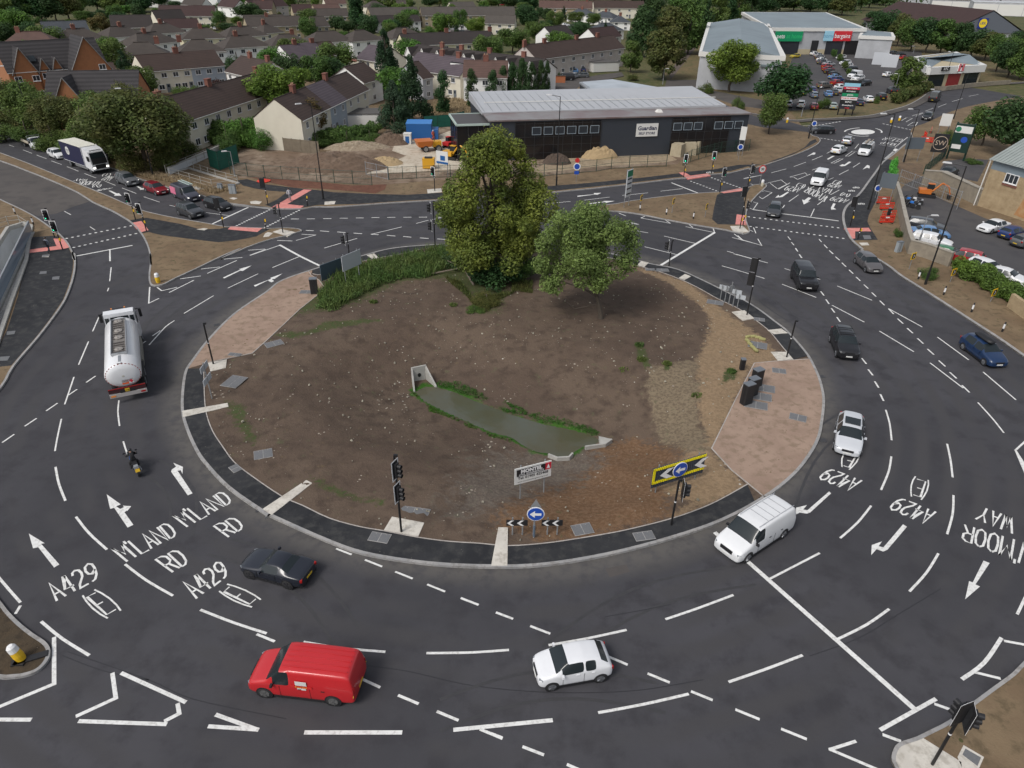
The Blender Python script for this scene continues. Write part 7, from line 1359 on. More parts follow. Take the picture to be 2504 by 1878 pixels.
s=thing('round_shop_sign','blue square sign with yellow roundel on the grey gable','sign',o0+dl*Lw*.40-nl*.9+Vector((0,0,8.6)),al);MB().box((0,0,0),(3.9,.2,3.9)).obj('panel',mat('sign blue',(.01,.03,.22)),s);MB().lathe([(1.7,-.03),(1.7,.03)],20,c=(0,-.14,0),M=Matrix.Rotation(R(90),3,'X')).obj('roundel',mat('sign yellow',(.8,.6,.02)),s)
lettering('LIDL',1.25,mat('sign blue',(.01,.03,.22)),s,(0,-.2,0),(R(90),0,0),bold=.03)
for i,(v,x,y,w_,d_,h,rm_,lb)in enumerate([('t4',1720,85,42,30,7,mat('brown sheet roof',(.12,.10,.09),rough=.7),'warehouse with brown sheet roof at the top'),('t4',2090,125,46,34,8,MT['white roof sheet'],'white sheet roofed warehouse at the top corner'),('t4',1500,42,50,34,7,MT['white roof sheet'],'far pale roofed warehouse behind the brown roof'),('t4',2150,60,60,40,8,MT['white roof sheet'],'furthest white warehouse at the top corner')]):
 shed(v,x,y,w_,d_,h,-25,CLG,rm_,'warehouse',lb,'warehouse',3 if i<2 else None)
 # stone building with corrugated roof
ST=mat('rubble stone',(.40,.31,.19),rough=.95,noise=(.9,.2),col2=(.26,.19,.11),bump=(3,.05));CR=mat('corrugated roof',(.30,.33,.32),rough=.6,noise=(.5,.25),col2=(.23,.26,.25))
A_=W('u8',1850,800,.1);B_=W('u8',2330,960,.1);d_=B_-A_;Ls=d_.length;as_=math.atan2(d_.y,d_.x);hs2=height_at(A_,'u8',1915,450);print('stone',Ls,hs2)
t=thing('stone_building','old rubble stone building with grey corrugated roof','building',A_,as_);hs2=min(hs2,8.5)
MB().box((Ls/2,5,hs2/2-.6),(Ls,10,hs2-1.2)).obj('wall',ST,t);MB().box((Ls/2,5,hs2-.6),(Ls+.02,10.02,1.2)).obj('upper_cladding',mat('blue grey boards',(.17,.21,.24)),t)
m=MB();m.add([(-.4,-.5,hs2),(Ls,-.5,hs2),(Ls,5,hs2+2.6),(-.4,5,hs2+2.6),(Ls,10.5,hs2),(-.4,10.5,hs2)],[(0,1,2,3),(3,2,4,5)]);m.add([(-.05,0,hs2),(-.05,10,hs2),(-.05,5,hs2+2.5)],[(0,2,1)]);rf=m.obj('roof',CR,t)
m=MB()
for k in range(int(Ls/.5)):m.box((k*.5,2.25,hs2+1.36),(.1,6.0,.05),M=Matrix.Rotation(math.atan2(2.6,5.5),3,'X'))
o=m.obj('roof_rib',CR,rf);o['kind']='stuff'
MB().tube((-.2,-.3,hs2),(-.3,-.3,0),.08,6).obj('drainpipe',M_FASC,t)
for x,z,k in((3.4,4.6,'c'),(7.2,4.4,'s')):o=link('window',WIN[k],t);o.location=(x,-.03,z)
m=MB();m.box((3.4,-.06,3.75),(2.1,.1,.3));m.obj('brick_lintel',M_CHIM,t);MB().ribbon([(0,-.25,4.),(Ls,-.25,4.)],.02).obj('trim',ST,t)
RUST=mat('rust stain',(.36,.15,.05),rough=.95,noise=(1,.2),col2=(.4,.28,.15));m=MB();m.add([(5.5,-.012,.4),(9.5,-.012,.2),(10,-.012,2.8),(7.5,-.012,2.3),(6,-.012,2.9)],[(0,1,2,3,4)]);m.obj('rust_stain',RUST,t)
def wall_run(name,label,s,h,m,w_=.35,z=.1,cat='wall',cap=None):
 p=WP(s,z);o0=p[0].copy();t=thing(name,label,cat,o0);q=[(a.x-o0.x,a.y-o0.y,h)for a in p];MB().ribbon(q,w_,h,h=h).obj('masonry',m,t)
 if cap:MB().ribbon([(a,b,h+.1)for a,b,c in q],w_+.12,h+.1,h=.1).obj('coping',cap,t)
 return t
GRS=mat('grey rubble',(.28,.245,.19),rough=.95,noise=(1.1,.2),col2=(.19,.165,.13),bump=(3,.05));CAPM=mat('stone coping',(.36,.33,.28),rough=.9,noise=(1,.2))
wall_run('stone_wall','stone wall between the roadside verge and the car park','u8 1205,700 1240,830 1265,960 1300,1110 1320,1170 1440,1200 1630,1270',1.6,GRS,cap=CAPM);wall_run('stone_wall','low stone wall under the hedge end','v4 2090,470 2212,560 2400,690',1.4,ST);wall_run('retaining_wall','rubble retaining wall of the upper yard','u8 1415,640 1560,650 1860,800',2.2,GRS,.5,cap=CAPM)
wall_run('stone_wall','curved stone wall along the far road beside the restaurant','t4 1480,705 1600,700 1800,675 1960,660 2100,650',1.1,GRS)
FOOT=[]
for o in list(C.objects):
 if o.parent is None and o.type=='EMPTY' and o.get('category')in('house','flats'):
  w_=[k for k in kids(o)if k.name.startswith('wall')];xs_=[v.co for k in w_ for v in k.data.vertices];x0_,x1_=min(v.x for v in xs_),max(v.x for v in xs_);y0_,y1_=min(v.y for v in xs_),max(v.y for v in xs_)
  FOOT.append((o.location.copy(),o.rotation_euler.z,x0_-2.2,x1_+2.2,y0_-2.2,y1_+2.2))
def clear(x,y):
 for l,a,x0_,x1_,y0_,y1_ in FOOT:
  dx,dy=x-l.x,y-l.y;u=dx*math.cos(a)+dy*math.sin(a);v=-dx*math.sin(a)+dy*math.cos(a)
  if x0_<u<x1_ and y0_<v<y1_:return False
 return True
rg=random.Random(77);n_=0
while n_<150:
 y=rg.uniform(165,520);x=rg.uniform(-.66,.10)*y
 if not clear(x,y):continue
 if(x>-70 and y<165)or(x>0 and 150<y<235):continue
 k=rg.choice(['b1','b2','bd','b3','r1','r2','rb']);s_=rg.uniform(3,5.5)if k[0]=='b' else rg.uniform(6,10)
 t=bush_at(k,Vector((x,y,0)),s_*rg.uniform(.9,1.5),s_*.9,'garden_shrub','green shrub or small tree in the gardens between the houses','shrub');t['group']='garden shrubs between the houses';n_+=1
 # STREET FURNITURE
M_POLE=mat('black pole',(.012,.012,.013),rough=.45);M_WRIM=mat('white rim',(.72,.72,.72),rough=.5);M_GPOST=mat('grey post',(.26,.27,.28),rough=.5,metal=.3);M_YEL=mat('safety yellow',(.72,.45,.02),rough=.5)
M_LENS=[mat('red lens',(.08,.01,.01),rough=.2),mat('amber lens',(.06,.03,.01),rough=.2),mat('green lens',(.01,.05,.03),rough=.2)];M_LON={0:mat('red on',(1,.05,.03),emit=3),2:mat('green on',(.05,.9,.5),emit=1.5)}
M_PADB=mat('foot collar',(.3,.3,.3))
hb=MB();hb.box((.1,0,0),(.2,.3,.92));HEADB=hb.mesh('case',M_TRIM)
hb=MB();hb.box((.02,0,0),(.02,.64,1.3));BACKB=hb.mesh('backing_board',M_TRIM)
hb=MB()
for s in(-1,1):hb.box((.034,s*.29,0),(.012,.07,1.3));hb.box((.034,0,s*.62),(.012,.5,.07))
RIMB=hb.mesh('white_border',M_WRIM)
hb=MB();hb.lathe([(.115,0),(.125,.24),(.105,.24),(.10,.02)],12,M=Matrix.Rotation(R(90),3,'Y'));HOOD=hb.mesh('visor',M_TRIM)
LENSM=[]
for k in range(3):hb=MB();hb.lathe([(.1,0),(.1,.02)],12,M=Matrix.Rotation(R(90),3,'Y'));LENSM.append(hb.mesh('lens',M_LENS[k]))
LON={}
for k in(0,2):hb=MB();hb.lathe([(.1,0),(.1,.03)],12,M=Matrix.Rotation(R(90),3,'Y'));LON[k]=hb.mesh('lens',M_LON[k])
def signal(base,tp,heads,label,lit=2,box=False,det=True,g='traffic signals'):
 b=W(*base)if isinstance(base,tuple)else base;b=Vector((b.x,b.y,.12));h=height_at(b,*tp);t=thing('traffic_signal',label,'traffic signal',b,0,g)
 MB().tube((0,0,-.1),(0,0,h-.12),.065,10).obj('pole',M_POLE,t)
 if box:MB().box((.1,-.06,1.2),(.14,.12,.3)).obj('push_button',M_YEL,t)
 if det:m=MB();m.tube((0,0,h-.12),(0,0,h),.04,6);m.box((.08,0,h),(.22,.14,.12));m.obj('detector',M_POLE,t)
 MB().tube((0,0,h*.52),(0,0,h*.52+.08),.07,10).obj('collar',M_WRIM,t)
 for dz,yaw,off in heads:
  o=link('signal_head',HEADB,t);o.location=(math.cos(R(yaw+off))*.28,math.sin(R(yaw+off))*.28,h-dz);o.rotation_euler.z=R(yaw)
  link('backing_board',BACKB,o);link('white_border',RIMB,o)
  for k in range(3):
   for me in(HOOD,LON[k]if(k==lit and k in LON)else LENSM[k]):q=link(me.name.split('.')[0],me,o);q.location=(.2,0,.3-k*.3)
 return t
SG=[(('v6',1300,765),('v6',1240,130),[(.75,-25,-60),(2.35,-25,-60)],'tall double headed signal on the pale pad at the near island edge',None,0),(('v7',1393,655),('v7',1445,310),[(.7,-5,0)],'signal with one head standing in front of the yellow board',None,0),(('v4',80,545),('v4',165,110),[(.7,55,90),(2.1,55,90)],'double headed signal seen from behind beside the right path',None,0),(('v4',385,870),('v4',460,590),[],'bare black pole with camera on the right island pad',None,0),(('v1',1735,975),('v1',1657,645),[],'bare black pole with camera on the left island pad',None,0),(('b4',1440,1440),('b4',1700,940),[(.35,110,120),(.75,-20,0)],'big signal in the near corner with heads back to back',None,0),(('u7',1580,1180),('u7',1590,1005),[(.6,175,0)],'signal on the far island rim beside the diagonal stop line',None,0),(('u6',1120,1190),('u6',1085,1020),[(.7,-160,0)],'signal behind the pale board on the island rim',None,0),(('u6',1783,1125),('u6',1765,775),[(.7,-165,0),(2.8,-165,0)],'tall double headed signal left of the big island tree',None,0),(('u6',608,1015),('u6',560,790),[(.8,-165,0)],'signal on the pale tip of the left splitter island',None,0),(('u6',492,800),('u6',455,590),[(.7,100,90)],'signal beside the pink crossing on the far pavement',None,1),(('u6',798,808),('u6',787,730),[],'short push button post on the far pavement',None,1),(('u6',478,993),('u6',462,910),[],'short push button post by the splitter island',None,1),(('u6',150,975),('u6',95,750),[(.6,100,90)],'signal in front of the first waiting black car',None,1),(('u5',1050,915),('u5',1010,700),[(.7,-100,0)],'white framed signal showing green, further of two on the splitter',2,1),(('u5',1135,1005),('u5',1092,780),[(.7,-100,0)],'white framed signal showing green, nearer of two on the splitter',2,1),(('u5',425,1050),('u5',330,828),[(.7,-80,0)],'white framed signal furthest left on the lower pavement',2,1),(('u5',487,1145),('u5',400,915),[(.7,-80,0)],'white framed signal next to the walking man',2,1),(('u6',1780,692),('u6',1752,498),[(.7,-115,0)],'signal on a pale pad before the site fence',2,0),(('u7',1685,548),('u7',1690,375),[(.7,-110,0)],'signal by the pink crossing before the stone bags',2,1),(('u7',1885,520),('u7',1893,345),[(.9,-100,0)],'signal with round sign above it on the far pavement',2,1),(('u7',1945,655),('u7',1968,472),[(.7,-70,0)],'signal on the near side of the far crossing',2,1),(('u7',2145,625),('u7',2168,450),[(.7,-60,0)],'signal at the top corner of the middle splitter',2,1),(('u7',2090,918),('u7',2120,610),[(.7,100,90),(2.3,-20,0)],'double headed signal showing red on the splitter tip',0,1),(('u7',2112,895),('u7',2127,828),[],'short post beside the splitter pink paving',None,1),(('u8',865,965),('u8',912,735),[(.7,85,90)],'dark signal at the right pavement edge',None,1),(('u8',925,1065),('u8',945,972),[],'short post on the right pink paving',None,1)]
for b,tp,hd,lb,lit,bx in SG:signal(b,tp,hd,lb,lit if lit is not None else 9,bool(bx),det=not(bx and not hd))
def lamp(b,tp,arm,label,m=None,r=.09,arms=1.3):
 p=W(*b);p.z=.1;h=height_at(p,*tp);t=thing('street_lamp',label,'street lamp',p,R(arm),'street lamps');m=m or M_POLE
 MB().tube((0,0,-.2),(0,0,h),r,8,r2=r*.6).obj('column',m,t);MB().tube((0,0,0),(0,0,1.3),r*1.5,8).obj('base',m,t)
 k=MB();k.tube((0,0,h-.05),(arms,0,h+.08),r*.5,6);k.obj('arm',m,t);k=MB();k.box((arms+.35,0,h+.1),(.85,.3,.12),taper=.8);k.obj('lamp_head',mat('lamp head',(.5,.5,.5),rough=.4),t)
for a in((('u6',920,755),('u6',815,15),215,'tall black lamp column before the brown soil strip'),(('v4',1450,308),('u8',1760,500),150,'tall black lamp column beside the roadside hedge'),(('u7',768,605),('t3',535,750),160,'tall lamp column overlapping the dark store glass'),(('u8',1005,835),('u8',1205,98),190,'tall leaning lamp column beside the right pavement'),(('u8',1280,470),('u8',1395,60),190,'lamp column by the side road mouth'),(('u5',1185,575),('t1',1010,690),200,'lamp column in front of the broad olive tree'),(('f',92,345),('t1',108,517),200,'lamp column on the left bank below the flats'),(('u8',545,285),('t4',640,690),60,'lamp column beside the blue arrow sign'),(('t4',1665,925),('t4',1772,572),170,'lamp column in the far road verge by the restaurant'),(('t4',1590,655),('t4',1638,410),100,'lamp column before the restaurant front'),(('t4',1515,865),('t4',1545,700),160,'lamp column behind the black minibus')):lamp(*a)
for a in((('u6',238,580),('u6',180,385),200,'pale grey lamp column at the ramp end'),(('t3',1328,655),('t3',1340,535),0,'short grey lamp column with red notices'),(('t4',1205,730),('t4',1240,575),180,'grey lamp column at the hedge'),(('t4',490,905),('t4',512,790),180,'grey lamp column on the dry grass'),(('t4',1355,415),('t4',1372,360),180,'grey lamp column behind the restaurant'),(('u8',1390,1110),('u8',1420,885),0,'grey post by the white estate car')):lamp(*a,M_GPOST,.07,.5)
# boards and signs
def board(name,label,cat,L,Rr,z0,h,m,t_=.06,posts=(),pm=None,pz=0.,back=None,pr=.045):
 A=W(*L,z0);B=W(*Rr,z0);d=B-A;w_=d.length;t=thing(name,label,cat,Vector((A.x,A.y,pz)),math.atan2(d.y,d.x));MB().box((w_/2,0,z0-pz+h/2),(w_,t_,h)).obj('board',m,t)
 for f in posts:MB().tube((w_*f,t_+.03,-.2),(w_*f,t_+.03,z0-pz+h+.12),pr,8).obj('post',pm or M_GPOST,t)
 return t,w_
t,w_=board('contractor_board','white contractor board with black header and red logo on two posts','sign board',('v7',183,335),('v7',463,262),1.1,1.22,M_PLW,posts=(.18,.84));Z=1.1
MB().box((w_*.44,-.04,Z+.86),(w_*.78,.02,.5)).obj('header',M_TRIM,t);MB().box((w_*.91,-.042,Z+.88),(w_*.16,.02,.5)).obj('logo_panel',mat('logo red',(.5,.01,.03)),t)
MB().add([(w_*.86,-.056,Z+.72),(w_*.96,-.056,Z+.72),(w_*.91,-.056,Z+1.06)],[(0,1,2)]).obj('logo_triangle',M_WRIM,t)
lettering('MONTEL',.36,M_WRIM,t,(w_*.45,-.056,Z+.93),(R(90),0,0),bold=.02);lettering('CIVIL ENGINEERING',.165,M_WRIM,t,(w_*.45,-.056,Z+.70),(R(90),0,0),space=1.15,bold=.005);lettering('Tel: 01905 425468',.27,M_TRIM,t,(w_*.5,-.035,Z+.43),(R(90),0,0),bold=.008);lettering('www.montelcivilengineering.co.uk',.15,M_TRIM,t,(w_*.5,-.035,Z+.16),(R(90),0,0))
YB=mat('board yellow',(.72,.62,.01),rough=.4);NB=mat('board slate',(.045,.055,.075),rough=.4)
t,w_=board('chevron_board','large corrugated yellow framed board with blue arrow and white chevrons','sign board',('v7',1235,360),('v7',1635,236),.35,1.55,NB,.04,(.12,.88));Z=.35
for z,h in((1.45,.17),(.42,.17)):MB().box((w_/2,-.06,Z+z),(w_,.05,h)).obj('yellow_band',YB,t)
MB().box((.08,-.06,Z+.93),(.16,.05,1.2)).obj('yellow_end',YB,t)
rb=MB()
for k in range(int(w_/.16)):rb.tube((.08+k*.16,-.035,Z),(.08+k*.16,-.035,Z+1.55),.035,6)
rb.obj('corrugation',NB,t)
for z,h in((1.45,.17),(.42,.17)):
 rb=MB()
 for k in range(int(w_/.16)):rb.tube((.08+k*.16,-.075,Z+z-h/2),(.08+k*.16,-.075,Z+z+h/2),.035,6)
 rb.obj('yellow_corrugation',YB,t)
BLU=mat('sign blue bright',(.015,.07,.38),rough=.4);MB().lathe([(.56,-.02),(.56,.02)],24,c=(w_*.5,-.13,Z+.95),M=Matrix.Rotation(R(90),3,'X')).obj('white_ring',M_WRIM,t);MB().lathe([(.52,-.02),(.52,.02)],24,c=(w_*.5,-.145,Z+.95),M=Matrix.Rotation(R(90),3,'X')).obj('blue_disc',BLU,t)
def arrow(t,x,y,z,s):m=MB();m.add([(x-.38*s,y,z),(x-.05*s,y,z+.28*s),(x-.05*s,y,z+.1*s),(x+.36*s,y,z+.1*s),(x+.36*s,y,z-.1*s),(x-.05*s,y,z-.1*s),(x-.05*s,y,z-.28*s)],[tuple(range(7))[::-1]]);m.obj('arrow',M_WRIM,t)
arrow(t,w_*.5,-.175,Z+.95,1)
def chev(t,x,y,z,w,h,th,m=None,name='chevron'):b=MB();b.add([(x,y,z),(x+w,y,z+h),(x+w+th,y,z+h),(x+th,y,z),(x+w+th,y,z-h),(x+w,y,z-h)],[(0,3,2,1),(0,5,4,3)]);b.obj(name,m or M_WRIM,t)
chev(t,w_*.12,-.12,Z+.93,.55,.38,.5);chev(t,w_*.78,-.12,Z+.93,.55,.38,.5)
for xl,xr,lb in((120,285,'black and white chevron sign left of the blue arrow'),(392,555,'black and white chevron sign right of the blue arrow')):
 t,w_=board('chevron_sign',lb,'sign',('v7',xl,648),('v7',xr,648),.85,.42,M_TRIM,.04,(.3,.77));chev(t,.04,-.03,1.06,.24,.2,.17);chev(t,w_*.5,-.03,1.06,.24,.2,.17)
p=W('v7',333,740,.1);t=thing('arrow_sign','round blue sign with white left arrow and grey triangle on top','sign',p);MB().tube((0,0,-.1),(0,0,2.1),.05,8).obj('post',M_GPOST,t);hz=height_at(p,'v7',340,562)
MB().lathe([(.5,-.02),(.5,.02)],24,c=(.05,-.07,hz),M=Matrix.Rotation(R(90),3,'X')).obj('white_ring',M_WRIM,t);MB().lathe([(.45,-.02),(.45,.02)],24,c=(.05,-.09,hz),M=Matrix.Rotation(R(90),3,'X')).obj('blue_disc',BLU,t);arrow(t,.05,-.12,hz,.9)
MB().add([(-.3,.08,hz+.3),(.4,.08,hz+.3),(.05,.08,hz+.95)],[(0,1,2)]).obj('triangle_back',M_GPOST,t);MB().tube((0,0,.1),(0,0,.95),.075,8).obj('post_sleeve',mat('sleeve',(.10,.13,.17)),t)
board('chevron_board','dark corrugated board back beside the tall weeds','sign board',('v2',620,290),('v2',787,225),.3,1.7,mat('board back',(.05,.075,.10),rough=.5),.08,(.2,.8));board('direction_board','blank pale back of a direction sign above the tall weeds','sign board',('v2',792,215),('v2',942,148),1.7,1.6,mat('pale sign back',(.42,.45,.48),rough=.5),.05,(.12,.85))
for k,(x,y,yt,lb)in enumerate(((1772,420,310,'first'),(1805,440,320,'second'),(1868,475,345,'third'),(1903,485,385,'last'))):p=W('v3',x,y,.1);t=thing('sign_post',lb+' grey post of the sign row on the right island rim','sign post',p,0,'sign posts on the island rim');MB().tube((0,0,-.2),(0,0,height_at(p,'v3',x,yt)),.045,8).obj('post',M_GPOST,t);MB().box((.2,.1,height_at(p,'v3',x,yt)-.35),(.9,.03,.45),rz=R(-30)).obj('plate_back',mat('pale sign back',(.42,.45,.48)),t)
p=W('v3',1838,455,.1);t=thing('sign_post','taller grey post with triangle between the sign row','sign post',p);h_=height_at(p,'v3',1865,290);MB().tube((0,0,-.2),(0,0,h_),.055,8).obj('post',M_GPOST,t);MB().lathe([(.4,-.02),(.4,.02)],16,c=(0,0,h_-.7),M=Matrix.Rotation(R(90),3,'X')@Matrix.Rotation(R(30),3,'Y')).obj('disc_back',M_GPOST,t)
for x,y,yt,lb in((1722,1245,1060,'nearer'),(1690,1120,960,'further')):
 p=W('v1',x,y,.1);t=thing('sign_post',lb+' grey post of the sign frame on the left island soil','sign post',p);h_=height_at(p,'v1',x-30,yt);MB().tube((0,0,-.2),(0,0,h_),.045,8).obj('post',M_GPOST,t);MB().box((0,0,h_-.4),(.04,1.4,.5)).obj('plate_back',mat('pale sign back',(.42,.45,.48)),t)
t,w_=board('direction_sign','tall narrow green and white direction sign on the middle splitter','sign',('u7',1265,688),('u7',1303,672),1.5,3.6,mat('panel white',(.5,.52,.54)),.08,(.05,.95));MB().box((w_/2,-.05,4.6),(w_*.95,.03,.8)).obj('green_panel',mat('sign green',(.01,.16,.08)),t)
for z in(1.9,2.6,3.3,3.9):MB().box((w_/2,-.05,z),(w_*.8,.03,.18)).obj('text_line',M_TRIM,t)
def small_sign(b,c,label,face,col,yaw=0.,s=.62,shape='sq',pm=None):
 p=W(*b);p.z=.1;h=height_at(p,*c);t=thing('warning_sign' if shape=='sq' else 'round_sign',label,'sign',p,R(yaw));MB().tube((0,0,-.1),(0,0,h+s*.4),.035,6).obj('post',pm or M_GPOST,t)
 if shape=='sq':MB().box((0,-.05,h),(s*1.25,.03,s*1.25)).obj('surround',col,t);MB().box((0,-.07,h),(s*.85,.03,s*.85)).obj('face',face,t);chev(t,s*.22,-.095,h,-s*.3,s*.3,-s*.18)
 else:MB().lathe([(s*.6,-.02),(s*.6,.02)],18,c=(0,-.06,h),M=Matrix.Rotation(R(90),3,'X')).obj('rim',col,t);MB().lathe([(s*.45,-.02),(s*.45,.02)],18,c=(0,-.075,h),M=Matrix.Rotation(R(90),3,'X')).obj('face',face,t)
 return t,h
for b,c,lb,yw in((('v4',1325,190),('v4',1352,88),'yellow chevron sign at the stone wall corner',30),(('v4',1640,290),('v4',1660,210),'yellow chevron sign in front of the hedge middle',30),(('v4',1950,440),('v4',1970,367),'yellow chevron sign at the hedge end',30),(('u7',1370,785),('u7',1380,695),'yellow chevron sign nearest the tall direction sign',60),(('u7',1600,805),('u7',1605,718),'middle yellow chevron sign on the splitter',60),(('u7',1838,835),('u7',1843,757),'yellow chevron sign nearest the splitter path',60)):small_sign(b,c,lb,M_TRIM,M_YEL,yw)
t,h_=small_sign(('u8',165,645),('u8',176,522),'round thirty speed limit sign at the splitter tip',M_PLW,mat('ring red',(.5,.02,.02)),10,1.0,'round');lettering('30',.5,M_TRIM,t,(0,-.1,h_),(R(90),0,0),bold=.02)
for b,c,lb in((('u8',560,300),('u8',585,168),'round blue arrow sign by the lamp column'),(('u8',1060,745),('u8',1083,668),'round blue sign at the right pavement'),(('u8',2,450),('u8',2,350),'small blue notice on the grass before the store')):small_sign(b,c,lb,BLU,M_WRIM,0,.8,'round')
t,h_=small_sign(('u7',910,582),('u7',913,468),'tall blue and red route sign before the site fence',BLU,M_WRIM,0,.9,'round');MB().lathe([(.35,-.02),(.35,.02)],16,c=(0,-.06,h_+.9),M=Matrix.Rotation(R(90),3,'X')).obj('upper_disc',mat('ring red',(.5,.02,.02)),t);MB().box((0,-.06,h_-.9),(.7,.03,.5)).obj('lower_plate',BLU,t)
board('sign_board','large blank grey sign back over the right pavement','sign board',('u8',1090,655),('u8',1215,672),2.6,2.0,mat('grey sign back',(.10,.12,.14),rough=.5),.06,(.1,.9));board('sign_board','grey sign back by the side road give way line','sign board',('u8',1290,362),('u8',1430,362),2.2,1.9,MT['grey sign back'],.06,(.1,.9))
board('notice_board','small white notice board with grey rim on the right verge','sign board',('u8',1555,180),('u8',1640,187),2.6,2.2,M_PLW,.12,(.1,.9));board('estate_board','two pale notice boards on poles by the dark store corner','sign board',('u7',2088,270),('u7',2130,275),2.8,2.2,M_PLW,.06,(.1,.9))
t,w_=board('round_logo_board','black board with pale round monogram beside the side road','sign board',('u8',1485,382),('u8',1600,390),1.6,3.0,M_TRIM,.1,(.3,));lettering('SW',1.1,mat('logo sand',(.45,.36,.28)),t,(w_/2,-.07,3.1),(R(90),0,0));m=MB();m.path([(w_/2+1.1*math.cos(a*.393),-.07,3.1+1.1*math.sin(a*.393))for a in range(17)],.05,5);m.obj('ring',MT['logo sand'],t)
GT=mat('totem green',(.008,.03,.022),rough=.4);t,w_=board('totem_sign','dark green totem sign with white panels on two legs','sign board',('u8',1625,375),('u8',1765,395),1.5,4.6,GT,.3,(.03,.97),GT,pr=.16)
for z,h,f in((5.2,1.1,.9),(2.4,.7,.5)):MB().box((w_*(.5 if f>.6 else .35),-.17,z),(w_*f,.04,h)).obj('white_panel',M_PLW,t)
MB().lathe([(.42,-.02),(.42,.02)],14,c=(w_*.2,-.21,5.2),M=Matrix.Rotation(R(90),3,'X')).obj('green_roundel',mat('sign green',(.01,.16,.08)),t);MB().lathe([(.5,-.02),(.5,.02)],14,c=(w_*.66,-.18,3.6),M=Matrix.Rotation(R(90),3,'X')).obj('blue_roundel',BLU,t)
t,w_=board('shop_totem','tall shop totem with stacked coloured name panels on three legs','sign board',('t4',785,805),('t4',912,812),2.4,9.6,M_POLE,.4,(.06,.5,.94),M_POLE,pr=.14)
for z,h,c_,tx,tc_ in((10.4,1.2,(.25,.5,.62),'',M_PLW),(9.4,.9,(.5,.02,.05),'bargains',M_PLW),(8.3,.7,(.01,.01,.01),'FITNESS',M_PLW),(7.2,1.0,(.0,.22,.09),'pets',M_PLW),(6.0,1.0,(.7,.7,.7),'SPORTS DIRECT',mat('ring red',(.5,.02,.02))),(4.8,1.0,(.01,.01,.01),'KFC',M_PLW),(3.7,.8,(.02,.02,.03),"Domino's",M_PLW),(2.8,.7,(.02,.02,.03),'M&S',mat('ring red',(.5,.02,.02)))):
 MB().box((w_/2,-.22,z),(w_*.97,.08,h)).obj('name_panel',mat('totem %.1f'%z,c_),t)
 if tx:lettering(tx,h*(.75 if len(tx)<9 else .5),tc_,t,(w_/2,-.28,z),(R(90),0,0),bold=.02)
MB().add([(w_*.1,-.1,11.1),(w_*.9,-.1,11.1),(w_*.75,-.1,12.2),(w_*.3,-.1,12.2),(w_*.1,.1,11.1),(w_*.9,.1,11.1),(w_*.75,.1,12.2),(w_*.3,.1,12.2)],[(0,1,2,3),(7,6,5,4),(0,3,7,4),(1,5,6,2),(3,2,6,7)]).obj('crest',M_FASC,t)
t.scale=(1,1,.62)
for x,y,lb in((1090,500,'left'),(1165,520,'right')):
 t=thing('screen_panel',lb+' pale slanting panel in the retail car park','panel',W('t4',x,y,.13),R(-20));MB().box((0,0,1.9),(4.6,.15,3.8)).obj('panel',mat('pale panel',(.5,.52,.55)),t)
def vpost(v,x,y,lb,h=1.0):t=thing('verge_post',lb,'marker post',W(v,x,y,.1),0,'black and white verge posts');MB().tube((0,0,-.1),(0,0,.35),.085,8).obj('foot',M_TRIM,t);MB().tube((0,0,.35),(0,0,h-.2),.085,8).obj('white_band',M_WRIM,t);MB().tube((0,0,h-.2),(0,0,h),.085,8,r2=.05).obj('cap',M_TRIM,t)
for v,x,y,lb in(('u7',1370,782,'black and white post beside the first splitter chevron sign'),('u7',1560,812,'black and white post in the middle of the splitter'),('u7',1755,842,'black and white post before the splitter path'),('v4',1398,260,'black and white post beside the lamp column foot'),('v4',1592,382,'black and white post before the hedge chevron sign'),('v4',1806,514,'black and white post between hedge and kerb'),('v4',2042,664,'black and white post nearest the dark blue car'),('u5',120,866,'red topped post upper on the left verge'),('u5',260,946,'red topped post lower on the left verge')):vpost(v,x,y,lb)
def bollard(v,x,y,lb,m=M_YEL,tilt=0.,h=1.0,z=.12):
 t=thing('bollard',lb,'bollard',W(v,x,y,z));t.rotation_euler=(0,R(tilt),0);MB().lathe([(.2,0),(.24,.3),(.22,h*.62)],14).obj('body',m,t);MB().lathe([(.225,h*.62),(.21,h*.9),(.13,h)],14).obj('white_top',M_WRIM,t);return t
bollard('v1',1285,300,'yellow bollard at the tip of the left splitter island');bollard('b1',170,672,'tilted yellow bollard with black feet in the near left corner',tilt=-14);bollard('u8',1183,158,'yellow bollard before the far small island');bollard('u8',1247,143,'yellow bollard behind another on the far island');bollard('u8',380,158,'yellow bollard by the side road');bollard('u8',187,650,'cream bollard on the splitter tip',mat('cream',(.5,.46,.36)))
m=MB();q=W('b1',230,665,.14);m.box(q,(1.5,.35,.1),rz=R(25));m.box(W('b1',150,700,.14),(.5,.3,.1));tag(m.obj('rubber_foot',M_TRIM),'black rubber feet lying beside the tilted bollard','rubber foot')
def cabinet(v,x,y,w_,d,h,rz,lb,m=None,z=.13):t=thing('control_cabinet',lb,'cabinet',W(v,x,y,z),R(rz));MB().box((0,0,h/2),(w_,d,h)).obj('body',m or M_TRIM,t);MB().box((0,0,h+.03),(w_+.05,d+.05,.06)).obj('lid',mat('cabinet lid',(.13,.145,.165)),t);MB().box((0,-d/2-.012,h/2),(.02,.02,h*.9)).obj('door_seam',M_POLE,t)
for x,y,h,lb in((148,1080,1.5,'rearmost tall black cabinet of three on the buff paving'),(115,1150,1.5,'middle tall black cabinet of three'),(72,1215,1.75,'front tall black cabinet of three')):cabinet('v4',x,y,.55,.75,h,-62,lb)
